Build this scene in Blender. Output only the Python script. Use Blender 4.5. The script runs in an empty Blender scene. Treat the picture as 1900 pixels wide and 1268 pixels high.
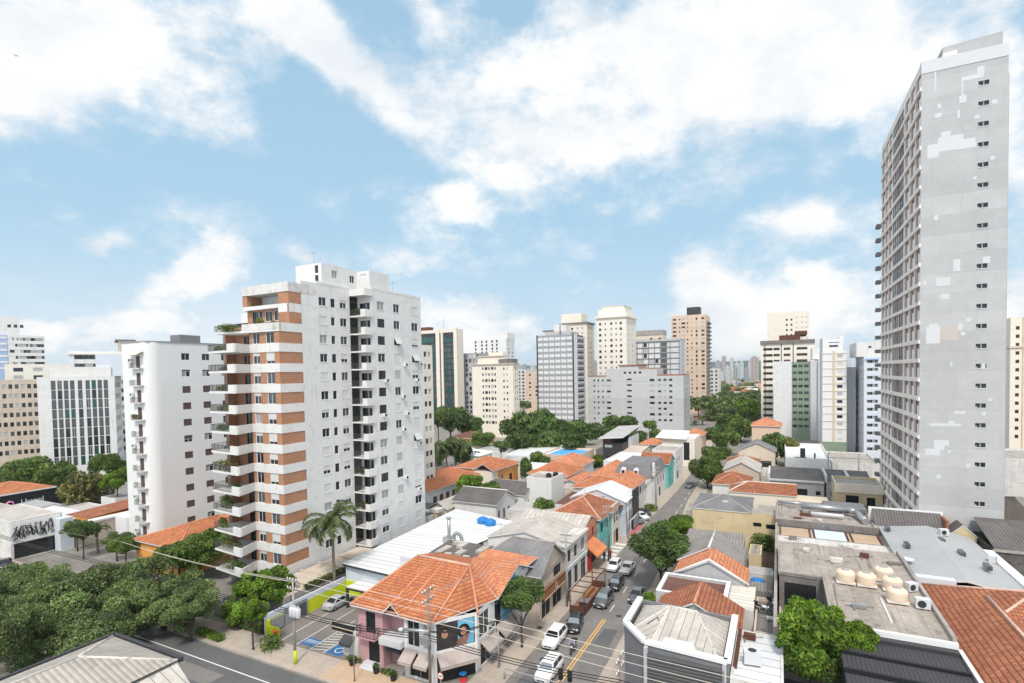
import bpy, math, random
import numpy as np
from mathutils import Matrix, Vector, Euler
R = random.Random(7)
SC = bpy.context.scene
COL = SC.collection
# ------------------------------------------------------------------ camera
CAM_H, FPX, ROLL, PITCH = 31.0, 985.0, 0.0185, 0.0325
GA = math.radians(26.7)                      # the street grid is turned 26.7 degrees from the view
CG, SG = math.cos(GA), math.sin(GA)
cam = bpy.data.cameras.new("camera"); cam_o = bpy.data.objects.new("camera", cam); COL.objects.link(cam_o)
cam.sensor_width = 36; cam.lens = FPX/1900*36; cam.clip_start = .5; cam.clip_end = 30000
Y0 = 694 + FPX*math.tan(PITCH)
cam.shift_y = (Y0-634)/1900
fw = Vector((0, math.cos(PITCH), -math.sin(PITCH))); up = Vector((0, math.sin(PITCH), math.cos(PITCH))); hr = Vector((1, 0, 0))
cr = hr*math.cos(ROLL)-up*math.sin(ROLL); cu = hr*math.sin(ROLL)+up*math.cos(ROLL)
cam_o.matrix_world = Matrix(((cr.x, cu.x, -fw.x, 0), (cr.y, cu.y, -fw.y, 0), (cr.z, cu.z, -fw.z, CAM_H), (0, 0, 0, 1)))
SC.camera = cam_o
def ray(px, py):                              # direction of a pixel of the 1900 px photograph
    x, y = px-950, py-Y0
    c, s = math.cos(ROLL), math.sin(ROLL)
    xr, yd = x*c-y*s, x*s+y*c
    cp, sp = math.cos(PITCH), math.sin(PITCH)
    return xr, FPX*cp-yd*sp, -FPX*sp-yd*cp
def st_of(X, Y): return X*CG-Y*SG, X*SG+Y*CG
def at_z(px, py, z):
    r = ray(px, py); k = (z-CAM_H)/r[2]; return st_of(r[0]*k, r[1]*k)
def at_y(px, py, Y):                          # (s, t, z) of a pixel at a known distance ahead
    r = ray(px, py); k = Y/r[1]; s, t = st_of(r[0]*k, Y); return s, t, CAM_H+r[2]*k
def on_t(px, py, t):
    r = ray(px, py); rs, rt = st_of(r[0], r[1]); k = t/rt; return rs*k, CAM_H+r[2]*k
def on_s(px, py, s):
    r = ray(px, py); rs, rt = st_of(r[0], r[1]); k = s/rs; return rt*k, CAM_H+r[2]*k
# ------------------------------------------------------------------ node helper
class G:
    def __init__(s, tree): s.t = tree
    def n(s, typ, **k):
        nd = s.t.nodes.new(typ)
        for a, b in k.items(): setattr(nd, a, b)
        return nd
    def lk(s, a, b): s.t.links.new(a, b)
    def put(s, sock, v):
        if isinstance(v, bpy.types.NodeSocket): s.lk(v, sock)
        else:
            if isinstance(v, (tuple, list)) and len(v) == 3 and sock.type == 'RGBA': v = (*v, 1)
            sock.default_value = v
    def m(s, op, a, b=0.0, c=None, clamp=False):
        nd = s.n('ShaderNodeMath', operation=op, use_clamp=clamp)
        s.put(nd.inputs[0], a); s.put(nd.inputs[1], b)
        if c is not None: s.put(nd.inputs[2], c)
        return nd.outputs[0]
    def mix(s, f, a, b, mode='MIX'):
        nd = s.n('ShaderNodeMix', data_type='RGBA', blend_type=mode)
        s.put(nd.inputs[0], f); s.put(nd.inputs[6], a); s.put(nd.inputs[7], b)
        return nd.outputs[2]
    def rng(s, v, a, b, c=0., d=1., smooth=False):
        nd = s.n('ShaderNodeMapRange', interpolation_type='SMOOTHSTEP' if smooth else 'LINEAR')
        for i, x in enumerate((v, a, b, c, d)): s.put(nd.inputs[i], x)
        return nd.outputs[0]
    def noise(s, vec, sc, det=4, rough=.55, out=0):
        nd = s.n('ShaderNodeTexNoise'); s.lk(vec, nd.inputs['Vector'])
        nd.inputs['Scale'].default_value = sc; nd.inputs['Detail'].default_value = det; nd.inputs['Roughness'].default_value = rough
        return nd.outputs[out]
    def mapv(s, vec, sc=(1, 1, 1), loc=(0, 0, 0), rot=(0, 0, 0), typ='POINT'):
        nd = s.n('ShaderNodeMapping', vector_type=typ); s.lk(vec, nd.inputs[0])
        nd.inputs['Location'].default_value = loc; nd.inputs['Rotation'].default_value = rot; nd.inputs['Scale'].default_value = sc
        return nd.outputs[0]
    def sep(s, vec):
        nd = s.n('ShaderNodeSeparateXYZ'); s.lk(vec, nd.inputs[0]); return nd.outputs
    def comb(s, x, y, z=0.):
        nd = s.n('ShaderNodeCombineXYZ'); s.put(nd.inputs[0], x); s.put(nd.inputs[1], y); s.put(nd.inputs[2], z); return nd.outputs[0]
# ------------------------------------------------------------------ world: sky texture with broken clouds
SUN_EL, SUN_AZ = math.radians(54), math.radians(-174)     # azimuth from +Y, clockwise: high, behind the camera
wd = bpy.data.worlds.new("World"); SC.world = wd; wd.use_nodes = True
g = G(wd.node_tree); wd.node_tree.nodes.clear()
sky = g.n('ShaderNodeTexSky', sky_type='NISHITA'); sky.sun_disc = False; sky.sun_elevation = SUN_EL; sky.sun_rotation = SUN_AZ
sky.air_density = 1.0; sky.dust_density = 0.6; sky.ozone_density = 2.0
dirv = g.n('ShaderNodeTexCoord').outputs['Generated']
dx, dy, dz = g.sep(dirv)
az = g.m('ARCTAN2', dx, dy); el = g.m('ARCSINE', dz)
wn = g.noise(dirv, 3.2, 6, .6, 1)
wx, wy, _ = g.sep(wn)
ae = g.comb(g.m('ADD', az, g.m('MULTIPLY', g.m('SUBTRACT', wx, .5), .24)), g.m('ADD', el, g.m('MULTIPLY', g.m('SUBTRACT', wy, .5), .20)))
def azel(px, py):
    r = ray(px, py); return math.atan2(r[0], r[1]), math.atan2(r[2], math.hypot(r[0], r[1]))
# cloud banks: centre in photo pixels, radii in pixels, tilt, strength
BANKS = [(150, 100, 330, 170, -8, 1.15), (30, 200, 190, 110, 0, .7), (585, 85, 165, 85, 22, 1.5), (600, 250, 170, 110, 0, -.7), (480, 330, 200, 70, 0, -.4), (740, 40, 55, 50, 0, -.4), (1585, 330, 75, 80, 0, -.6), (1200, 250, 160, 90, 0, .5), (1000, 100, 200, 80, 0, .3), (800, 30, 140, 50, 0, .5),
         (1130, 110, 430, 140, 0, .75), (1500, 60, 420, 170, 0, 1.25), (1480, 190, 260, 110, 0, .7), (760, 215, 110, 60, 0, .55), (900, 290, 170, 75, 10, .6), (1050, 280, 130, 80, 0, .45), (830, 385, 100, 45, 0, .6), (950, 350, 90, 45, 0, .5),
         (1120, 310, 200, 85, 12, .62), (1000, 200, 160, 100, 0, .4), (840, 395, 70, 50, 0, .45), (1900, 150, 80, 300, 0, .5), (1400, 325, 190, 60, 0, .35),
         (1300, 520, 130, 95, 0, .85), (1470, 430, 110, 60, -10, .75), (1430, 590, 330, 90, 0, .8), (1560, 560, 160, 110, 0, .6), (1860, 560, 90, 130, 0, .8),
         (340, 560, 170, 60, -20, .8), (420, 505, 100, 40, -15, .6), (210, 440, 60, 40, -30, .35), (30, 610, 150, 60, 0, .9), (300, 625, 220, 40, 0, .7),
         (700, 480, 130, 40, 0, .35), (830, 560, 190, 90, 0, .5), (900, 610, 220, 50, 0, .5), (560, 470, 60, 25, 0, .3), (1620, 420, 50, 60, 0, .2)]
tot = None
for (bx, by, rx, ry, tilt, w) in BANKS:
    a0, e0 = azel(bx, by); a1, _ = azel(bx+rx, by); a2, _ = azel(bx-rx, by); _, e1 = azel(bx, by-ry); _, e2 = azel(bx, by+ry)
    v = g.mapv(ae, (abs(a1-a2)/2*1.25, abs(e1-e2)/2*1.25, 1), (a0, e0, 0), (0, 0, math.radians(-tilt)), 'TEXTURE')
    ln = g.n('ShaderNodeVectorMath', operation='LENGTH'); g.lk(v, ln.inputs[0])
    f = g.rng(ln.outputs['Value'], 1.0, 0.0, 0, w, True)
    tot = f if tot is None else g.m('ADD', tot, f)
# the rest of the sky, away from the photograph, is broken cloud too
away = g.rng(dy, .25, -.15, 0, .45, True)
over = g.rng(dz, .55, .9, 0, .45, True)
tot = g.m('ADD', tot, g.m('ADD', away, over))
fb = g.noise(g.mapv(dirv, (1, 1, 1.7)), 6.2, 10, .64)
fb2 = g.noise(g.mapv(dirv, (1, 1, 1.5), (4, 2, 1)), 1.8, 5, .5)
cm = g.m('ADD', tot, g.m('ADD', g.m('MULTIPLY', g.m('SUBTRACT', fb, .5), 2.9), g.m('MULTIPLY', g.m('SUBTRACT', fb2, .5), .5)))
mask = g.rng(cm, -.12, .88, 0, 1, True)
hz = g.rng(dz, .0, .27, .72, 0., True)
mask = g.m('MAXIMUM', mask, g.m('MULTIPLY', hz, g.rng(fb2, .3, .6, .4, 1)))
sv = g.n('ShaderNodeVectorMath', operation='SCALE'); g.lk(sky.outputs[0], sv.inputs[0]); sv.inputs['Scale'].default_value = 1.0
blue = g.mix(.85, sv.outputs[0], (3.55, 5.7, 7.5))
blue = g.mix(g.rng(dz, 0, .55, .75, 0., False), blue, (4.5, 6.6, 8.1))
sh = g.m('ADD', g.noise(g.mapv(dirv, (1, 1, 1.6), (1, 5, 2)), 4.2, 7, .6), g.m('MULTIPLY', g.m('SUBTRACT', 1.0, mask), .12))
cl = g.mix(g.rng(sh, .38, .70, 0, 1., True), (9.5, 9.4, 9.25), (7.3, 7.75, 8.2))
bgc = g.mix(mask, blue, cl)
bk = g.rng(dy, .2, -.3, 1., 1.35, True)                         # extra brightness added to the unseen sky behind the camera, as facade fill
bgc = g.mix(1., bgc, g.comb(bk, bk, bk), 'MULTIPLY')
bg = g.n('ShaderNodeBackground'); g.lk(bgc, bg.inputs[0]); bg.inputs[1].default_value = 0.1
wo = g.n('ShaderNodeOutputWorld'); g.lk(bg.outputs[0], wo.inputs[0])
sun = bpy.data.lights.new("sun", 'SUN'); sun.energy = 2.6; sun.angle = math.radians(10); sun.color = (1, .94, .86)
so = bpy.data.objects.new("sun", sun); COL.objects.link(so)
sd = Vector((math.sin(SUN_AZ)*math.cos(SUN_EL), math.cos(SUN_AZ)*math.cos(SUN_EL), math.sin(SUN_EL)))
so.rotation_euler = sd.to_track_quat('Z', 'Y').to_euler(); so.location = (0, 0, 120)
vs = SC.view_settings; vs.view_transform = 'Standard'; vs.look = 'None'; vs.exposure = 0.2; vs.gamma = 1; vs.use_curve_mapping = False
SC.cycles.max_bounces = 6; SC.cycles.diffuse_bounces = 3; SC.cycles.glossy_bounces = 3; SC.cycles.transparent_max_bounces = 6
# ------------------------------------------------------------------ materials
MATS = {}
def mat(name, c, rough=.85, var=.12, sc=.35, streak=0., dirt=(.12, .10, .08), pat=None, p=None, spec=.25, metal=0., bump=0.):
    m = bpy.data.materials.new(name); m.use_nodes = True; MATS[name] = m
    t = m.node_tree; b = t.nodes['Principled BSDF']; g = G(t)
    uv = g.n('ShaderNodeUVMap').outputs[0]
    info = g.n('ShaderNodeObjectInfo')
    col = g.n('ShaderNodeRGB').outputs[0]; col.default_value = (*c, 1)
    hgt = None
    if pat:
        u, v, _ = g.sep(uv)
    if pat == 'tile':                         # p = (tile width, course height, dark line)
        pu, pv, dk = p
        un, vn = g.m('DIVIDE', u, pu), g.m('DIVIDE', v, pv)
        wnz = g.n('ShaderNodeTexWhiteNoise', noise_dimensions='2D'); g.lk(g.comb(g.m('FLOOR', un), g.m('FLOOR', vn)), wnz.inputs['Vector'])
        k = g.rng(wnz.outputs[0], 0, 1, .86, 1.12)
        col = g.mix(1., col, g.comb(k, g.m('MULTIPLY', k, g.rng(wnz.outputs[0], 0, 1, .9, 1.1)), k), 'MULTIPLY')
        fv = g.m('FRACT', vn); fu = g.m('FRACT', un)
        ln = g.m('MAXIMUM', g.rng(fv, .08, .34, 1, 0), g.m('MULTIPLY', g.rng(g.m('ABSOLUTE', g.m('SUBTRACT', fu, .5)), .3, .5, 0, 1), .75))
        col = g.mix(g.m('MULTIPLY', ln, dk), col, (.06, .022, .012))
        hgt = g.m('ADD', g.m('SINE', g.m('MULTIPLY', un, 6.2832)), g.m('MULTIPLY', fv, -1.2))
    elif pat == 'brick':
        bt = g.n('ShaderNodeTexBrick'); g.lk(uv, bt.inputs['Vector'])
        bt.inputs['Scale'].default_value = 1; bt.inputs['Brick Width'].default_value = .24; bt.inputs['Row Height'].default_value = .085
        bt.inputs['Mortar Size'].default_value = .012; bt.inputs['Color1'].default_value = (*[x*1.12 for x in c], 1); bt.inputs['Color2'].default_value = (*[x*.82 for x in c], 1)
        bt.inputs['Mortar'].default_value = (*[min(1, x*.5+.15) for x in c], 1)
        col = bt.outputs[0]
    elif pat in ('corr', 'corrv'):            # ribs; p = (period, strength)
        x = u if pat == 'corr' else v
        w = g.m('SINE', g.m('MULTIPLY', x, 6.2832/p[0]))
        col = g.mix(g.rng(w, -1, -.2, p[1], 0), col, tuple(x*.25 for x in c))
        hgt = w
    elif pat in ('seam', 'seamv'):            # thin dark joints; p = (period, width, strength)
        x = u if pat == 'seam' else v
        fr = g.m('FRACT', g.m('DIVIDE', x, p[0]))
        wz = g.n('ShaderNodeTexWhiteNoise', noise_dimensions='1D'); g.lk(g.m('FLOOR', g.m('DIVIDE', x, p[0])), wz.inputs['W'])
        k = g.rng(wz.outputs[0], 0, 1, .93, 1.06)
        col = g.mix(1., col, g.comb(k, k, k), 'MULTIPLY')
        col = g.mix(g.m('MULTIPLY', g.m('LESS_THAN', fr, p[1]/p[0]), p[2]), col, tuple(x*.18 for x in c))
    elif pat == 'grid':
        fr = g.m('MAXIMUM', g.m('LESS_THAN', g.m('FRACT', g.m('DIVIDE', u, p[0])), p[2]/p[0]), g.m('LESS_THAN', g.m('FRACT', g.m('DIVIDE', v, p[1])), p[2]/p[1]))
        col = g.mix(g.m('MULTIPLY', fr, p[3]), col, tuple(x*.3 for x in c))
    n1 = g.noise(uv, sc, 6, .6); n2 = g.noise(uv, sc*7, 4, .6)
    k = g.m('ADD', g.rng(n1, .25, .75, 1-var, 1+var), g.rng(n2, .3, .7, -var*.45, var*.45))
    col = g.mix(1., col, g.comb(k, k, k), 'MULTIPLY')
    if streak:
        s1 = g.noise(g.mapv(uv, (1.3, .09, 1)), 1.0, 5, .65); s2 = g.noise(uv, .25, 5, .6)
        f = g.m('MULTIPLY', g.rng(s1, .5, .75, 0, 1, True), g.rng(s2, .38, .62, .15, 1, True))
        f2 = g.rng(g.noise(uv, .9, 8, .72), .50, .74, 0, .85, True)
        col = g.mix(g.m('MULTIPLY', g.m('MAXIMUM', f, f2), streak), col, dirt)
    g.put(b.inputs['Base Color'], col); b.inputs['Roughness'].default_value = rough
    b.inputs['Specular IOR Level'].default_value = spec; b.inputs['Metallic'].default_value = metal
    if hgt is not None or bump:
        bp = g.n('ShaderNodeBump'); bp.inputs['Strength'].default_value = .45 if hgt is not None else bump; bp.inputs['Distance'].default_value = .05
        g.put(bp.inputs['Height'], hgt if hgt is not None else g.noise(uv, 18, 4)); g.lk(bp.outputs[0], b.inputs['Normal'])
    return name
mat('white', (.73, .715, .695), streak=.38, dirt=(.34, .31, .27), var=.05); mat('white_clean', (.765, .755, .745), var=.03, sc=.2); mat('white_soft', (.715, .705, .69), streak=.42, dirt=(.3, .29, .28), var=.06)
mat('white_old', (.66, .64, .61), streak=.75, dirt=(.22, .19, .16), var=.14); mat('cream', (.72, .62, .49), streak=.3, dirt=(.35, .28, .2), var=.07)
mat('cream_light', (.80, .72, .62), streak=.25, dirt=(.45, .38, .3), var=.05); mat('ivory', (.80, .75, .66), streak=.25, dirt=(.45, .4, .33), var=.05); mat('beige', (.66, .53, .40), streak=.35, dirt=(.3, .22, .15))
mat('tan', (.58, .49, .40), streak=.5, dirt=(.25, .2, .16), var=.15); mat('peach', (.70, .53, .41), streak=.25, dirt=(.4, .28, .2), var=.05); mat('yellow_wall', (.64, .52, .32), streak=.55, dirt=(.3, .22, .12), var=.12)
mat('pink', (.56, .33, .34), streak=.3, dirt=(.3, .2, .2)); mat('salmon', (.66, .24, .15), streak=.2); mat('teal', (.17, .52, .50), streak=.3, dirt=(.3, .55, .5)); mat('sky_blue', (.16, .45, .66))
mat('grey_wall', (.46, .46, .47), streak=.35, dirt=(.25, .24, .23), var=.08); mat('tower_grey', (.47, .47, .465), streak=.45, dirt=(.37, .365, .355), var=.09, sc=.12, pat='seamv', p=(2.75, .05, .18))
mat('patch_white', (.61, .61, .625), var=.03); mat('patch_pink', (.52, .46, .42), var=.06); mat('tower_band', (.90, .82, .75), streak=.25, dirt=(.4, .36, .33)); mat('tower_brown', (.38, .25, .21), var=.25, sc=.8)
mat('light_grey', (.52, .52, .52), streak=.4, dirt=(.36, .35, .34), var=.06, pat='seamv', p=(8.6, .12, .5)); mat('slab_grey', (.34, .34, .36), var=.1); mat('grey_panel', (.72, .72, .71), var=.12, sc=.8)
mat('dark_grey', (.075, .075, .08), var=.15); mat('mid_grey', (.20, .20, .21), streak=.2, dirt=(.1, .1, .1)); mat('black', (.018, .018, .02), var=.1, rough=.6); mat('metal_dark', (.05, .05, .055), rough=.5, var=.1)
mat('brick', (.46, .205, .098), pat='brick', var=.12); mat('concrete', (.38, .345, .31), streak=.85, dirt=(.12, .105, .095), var=.18); mat('concrete_dark', (.20, .18, .17), streak=.8, dirt=(.05, .045, .04), var=.3)
mat('concrete_roof', (.37, .32, .28), streak=1., dirt=(.10, .085, .072), var=.25, sc=.25, pat='seam', p=(1.6, .05, .45)); mat('moss_wall', (.12, .11, .10), streak=1., dirt=(.02, .02, .018), var=.5, sc=.5)
mat('tile', (.57, .205, .095), pat='tile', p=(.24, .42, .75), var=.2, sc=.3, streak=.4, dirt=(.24, .085, .045)); mat('tile_old', (.43, .16, .085), pat='tile', p=(.24, .42, .8), var=.28, sc=.5, streak=.65, dirt=(.10, .05, .035))
mat('tile_pale', (.64, .255, .135), pat='tile', p=(.24, .42, .55), var=.2, sc=.25, streak=.4, dirt=(.32, .13, .07)); mat('ridge_tile', (.60, .27, .16), var=.3, sc=1.5); mat('ridge_pale', (.62, .42, .33), var=.3, sc=2)
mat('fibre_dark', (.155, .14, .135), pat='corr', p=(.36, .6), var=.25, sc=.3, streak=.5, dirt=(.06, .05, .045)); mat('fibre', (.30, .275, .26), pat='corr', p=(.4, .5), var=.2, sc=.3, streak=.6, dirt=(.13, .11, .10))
mat('fibre_pale', (.52, .475, .43), pat='seam', p=(.75, .06, .75), var=.16, sc=.3, streak=.8, dirt=(.22, .185, .155)); mat('fibre_beige', (.43, .385, .34), pat='corr', p=(.4, .4), var=.2, sc=.3, streak=.7, dirt=(.2, .17, .14)); mat('slate', (.20, .195, .20), streak=.4, dirt=(.09, .085, .085), var=.25, sc=.3)
mat('white_metal', (.72, .72, .72), pat='seamv', p=(1.25, .12, .65), var=.06, streak=.4, dirt=(.5, .48, .45), rough=.5); mat('white_metal_u', (.72, .72, .72), pat='seam', p=(1.1, .09, .6), var=.06, streak=.4, dirt=(.5, .47, .44), rough=.5)
mat('grey_metal', (.43, .435, .44), pat='corr', p=(.25, .22), var=.10, streak=.35, dirt=(.40, .40, .40), rough=.45, sc=.12); mat('grey_metal_v', (.50, .48, .47), pat='corrv', p=(.3, .4), var=.12, streak=.4, dirt=(.25, .22, .2))
mat('rust_roof', (.155, .075, .058), pat='seam', p=(2.2, .05, .5), var=.2, streak=.25, dirt=(.3, .2, .16)); mat('cream_roof', (.68, .63, .56), pat='seamv', p=(.9, .07, .6), var=.06, streak=.3, dirt=(.4, .33, .27))
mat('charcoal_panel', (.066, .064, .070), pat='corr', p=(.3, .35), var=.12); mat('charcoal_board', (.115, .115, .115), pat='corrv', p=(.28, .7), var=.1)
mat('asphalt', (.205, .190, .180), var=.2, sc=.25, streak=.4, dirt=(.27, .24, .215), bump=.2); mat('asphalt_new', (.125, .125, .127), var=.15, sc=.3, streak=.2, dirt=(.17, .17, .165)); mat('pavement', (.45, .38, .32), var=.15, sc=.4, streak=.4, dirt=(.24, .2, .17), pat='grid', p=(2.2, 2.2, .05, .35))
mat('pavement_warm', (.52, .38, .26), var=.12, sc=.6, streak=.2, dirt=(.35, .25, .17)); mat('pavement_grey', (.36, .34, .32), var=.15, sc=.5, streak=.4, dirt=(.2, .18, .17)); mat('kerb', (.42, .39, .36), var=.2)
mat('ground', (.24, .22, .20), var=.3, sc=.15, streak=.5, dirt=(.09, .085, .08)); mat('lot', (.23, .205, .185), var=.12, pat='seam', p=(.11, .02, .3)); mat('red_paint', (.50, .17, .16), var=.2, streak=.4, dirt=(.3, .25, .23))
mat('paint_white', (.72, .72, .70), var=.15, sc=2); mat('paint_yellow', (.78, .43, .12), var=.2, sc=1.5); mat('paint_blue', (.045, .15, .36), var=.12); mat('lime', (.58, .66, .02), var=.06, streak=.1, dirt=(.4, .5, .05))
mat('orange_plastic', (.80, .17, .035), rough=.5); mat('blue_plastic', (.03, .20, .55), rough=.35, var=.08); mat('tank_cream', (.74, .60, .46), rough=.55, var=.05, streak=.25, dirt=(.5, .4, .3)); mat('red', (.5, .03, .03), rough=.5)
mat('rust', (.125, .052, .034), var=.3, sc=1.2); mat('wood', (.30, .15, .075), var=.25, sc=2, pat='seam', p=(.2, .02, .5)); mat('orange_awning', (.74, .27, .12), pat='seam', p=(.5, .05, .35), var=.06); mat('awning', (.44, .37, .34), pat='seam', p=(.7, .03, .25), var=.05)
mat('orange_wall', (.72, .34, .10), streak=.2, dirt=(.4, .2, .08)); mat('green_wall', (.25, .31, .225), var=.12, streak=.2, dirt=(.1, .16, .09)); mat('blue_wall', (.36, .46, .66), var=.06); mat('pale_blue', (.62, .66, .72), var=.05)
mat('frame_white', (.70, .70, .70), var=.04, rough=.6); mat('frame_dark', (.04, .04, .045), rough=.6); mat('frame_grey', (.30, .30, .31), rough=.6); mat('shutter', (.74, .735, .72), pat='corrv', p=(.09, .25), var=.05); mat('shutter_grey', (.52, .52, .52), pat='corrv', p=(.12, .25), var=.06)
mat('shutter_brown', (.145, .095, .085), pat='corrv', p=(.12, .5), var=.15); mat('curtain', (.40, .39, .38), pat='corr', p=(.3, .3), var=.15, rough=.5); mat('curtain_pink', (.42, .30, .27), pat='corr', p=(.3, .3), rough=.5)
mat('glass', (.018, .021, .024), rough=.1, spec=.5, var=.4, sc=.5); mat('glass_mid', (.075, .085, .09), rough=.15, spec=.5, var=.35, sc=.6); mat('glass_green', (.02, .085, .075), rough=.12, spec=.5, var=.35, sc=.2)
mat('glass_brown', (.50, .42, .37), rough=.2, spec=.4, var=.35, sc=.7); mat('dark_room', (.03, .028, .027), var=.5, sc=.8); mat('railing', (.10, .095, .095), rough=.5); mat('steel', (.42, .43, .44), rough=.35, metal=.6, var=.1)
mat('pole_grey', (.36, .34, .32), var=.15); mat('pole_wood', (.24, .21, .19), var=.2); mat('ceramic', (.70, .70, .68), rough=.3); mat('cable_pale', (.66, .60, .52), rough=.6); mat('cable_dark', (.025, .025, .028), rough=.6)
mat('rubber', (.012, .012, .013), rough=.8); mat('alloy', (.35, .35, .36), rough=.3, metal=.7); mat('lamp_clear', (.75, .77, .80), rough=.15, spec=.6); mat('lamp_red', (.45, .02, .02), rough=.2, spec=.5); mat('car_glass', (.012, .015, .018), rough=.05, spec=.6, var=.1); mat('car_glass_pale', (.20, .24, .28), rough=.08, spec=.6)
for nm, c in (('car_white', (.80, .80, .81)), ('car_silver', (.44, .45, .46)), ('car_black', (.016, .017, .019)), ('car_grey', (.10, .105, .115)), ('car_blue', (.02, .05, .12)), ('car_red', (.35, .02, .02))):
    mat(nm, c, rough=.28, var=.02, spec=.6)
    b = MATS[nm].node_tree.nodes['Principled BSDF']; b.inputs['Coat Weight'].default_value = .6; b.inputs['Coat Roughness'].default_value = .05
mat('skin', (.40, .22, .15), rough=.6); mat('hair', (.02, .014, .01)); mat('cloth_dark', (.02, .02, .025)); mat('cloth_red', (.45, .03, .03)); mat('cloth_lilac', (.42, .38, .50)); mat('cloth_blue', (.05, .09, .2)); mat('bark', (.085, .062, .048), var=.35, sc=3); mat('palm_bark', (.20, .165, .14), var=.3, sc=3)
mat('poster_dark', (.05, .04, .042), var=.4, sc=.8); mat('poster_skin', (.42, .23, .15), var=.25, sc=1.5); mat('mural_teal', (.01, .42, .40)); mat('mural_pink', (.72, .06, .17)); mat('mural_orange', (.80, .33, .02)); mat('mural_red', (.70, .10, .05)); mat('mural_brown', (.30, .15, .12), var=.3, sc=1); mat('mural_purple', (.35, .06, .33)); mat('sign_pink', (.85, .30, .62)); mat('earth', (.10, .075, .055), var=.3)
def leaf_mat(name, c, var=.55, trans=.28):
    m = bpy.data.materials.new(name); m.use_nodes = True; MATS[name] = m
    t = m.node_tree; t.nodes.clear(); g = G(t)
    geo = g.n('ShaderNodeNewGeometry'); oi = g.n('ShaderNodeObjectInfo'); tc = g.n('ShaderNodeTexCoord')
    k = g.rng(geo.outputs['Random Per Island'], 0, 1, 1-var, 1+var)
    cl = g.rng(g.noise(tc.outputs['Object'], 1.6, 3), .32, .68, .55, 1.5)
    k = g.m('MULTIPLY', g.m('MULTIPLY', k, cl), g.rng(oi.outputs['Random'], 0, 1, .82, 1.18))
    kr = g.m('MULTIPLY', k, g.rng(geo.outputs['Random Per Island'], 0, 1, .75, 1.45))
    col = g.mix(1., (*c, 1), g.comb(kr, k, g.m('MULTIPLY', k, .9)), 'MULTIPLY')
    d = g.n('ShaderNodeBsdfPrincipled'); g.lk(col, d.inputs['Base Color']); d.inputs['Roughness'].default_value = .55; d.inputs['Specular IOR Level'].default_value = .3
    tr = g.n('ShaderNodeBsdfTranslucent'); g.lk(g.mix(1., col, (1.3, 1.6, .6, 1), 'MULTIPLY'), tr.inputs[0])
    mx = g.n('ShaderNodeMixShader'); mx.inputs[0].default_value = trans; g.lk(d.outputs[0], mx.inputs[1]); g.lk(tr.outputs[0], mx.inputs[2])
    o = g.n('ShaderNodeOutputMaterial'); g.lk(mx.outputs[0], o.inputs[0])
leaf_mat('leaf', (.095, .165, .036)); leaf_mat('leaf_dark', (.078, .140, .042)); leaf_mat('leaf_bright', (.120, .225, .026)); leaf_mat('leaf_feather', (.125, .192, .080), var=.65); leaf_mat('leaf_olive', (.150, .165, .055)); leaf_mat('leaf_palm', (.085, .125, .050)); leaf_mat('leaf_far', (.105, .160, .062))
mat('paint_sky', (.10, .36, .72), var=.15); mat('paint_sky2', (.58, .68, .80), var=.08); mat('beige_board', (.50, .36, .25), var=.1, pat='seamv', p=(.6, .04, .4)); mat('white_roof', (.60, .565, .53), var=.14, streak=.7, dirt=(.35, .3, .27), pat='seam', p=(1.5, .03, .3))
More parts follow.
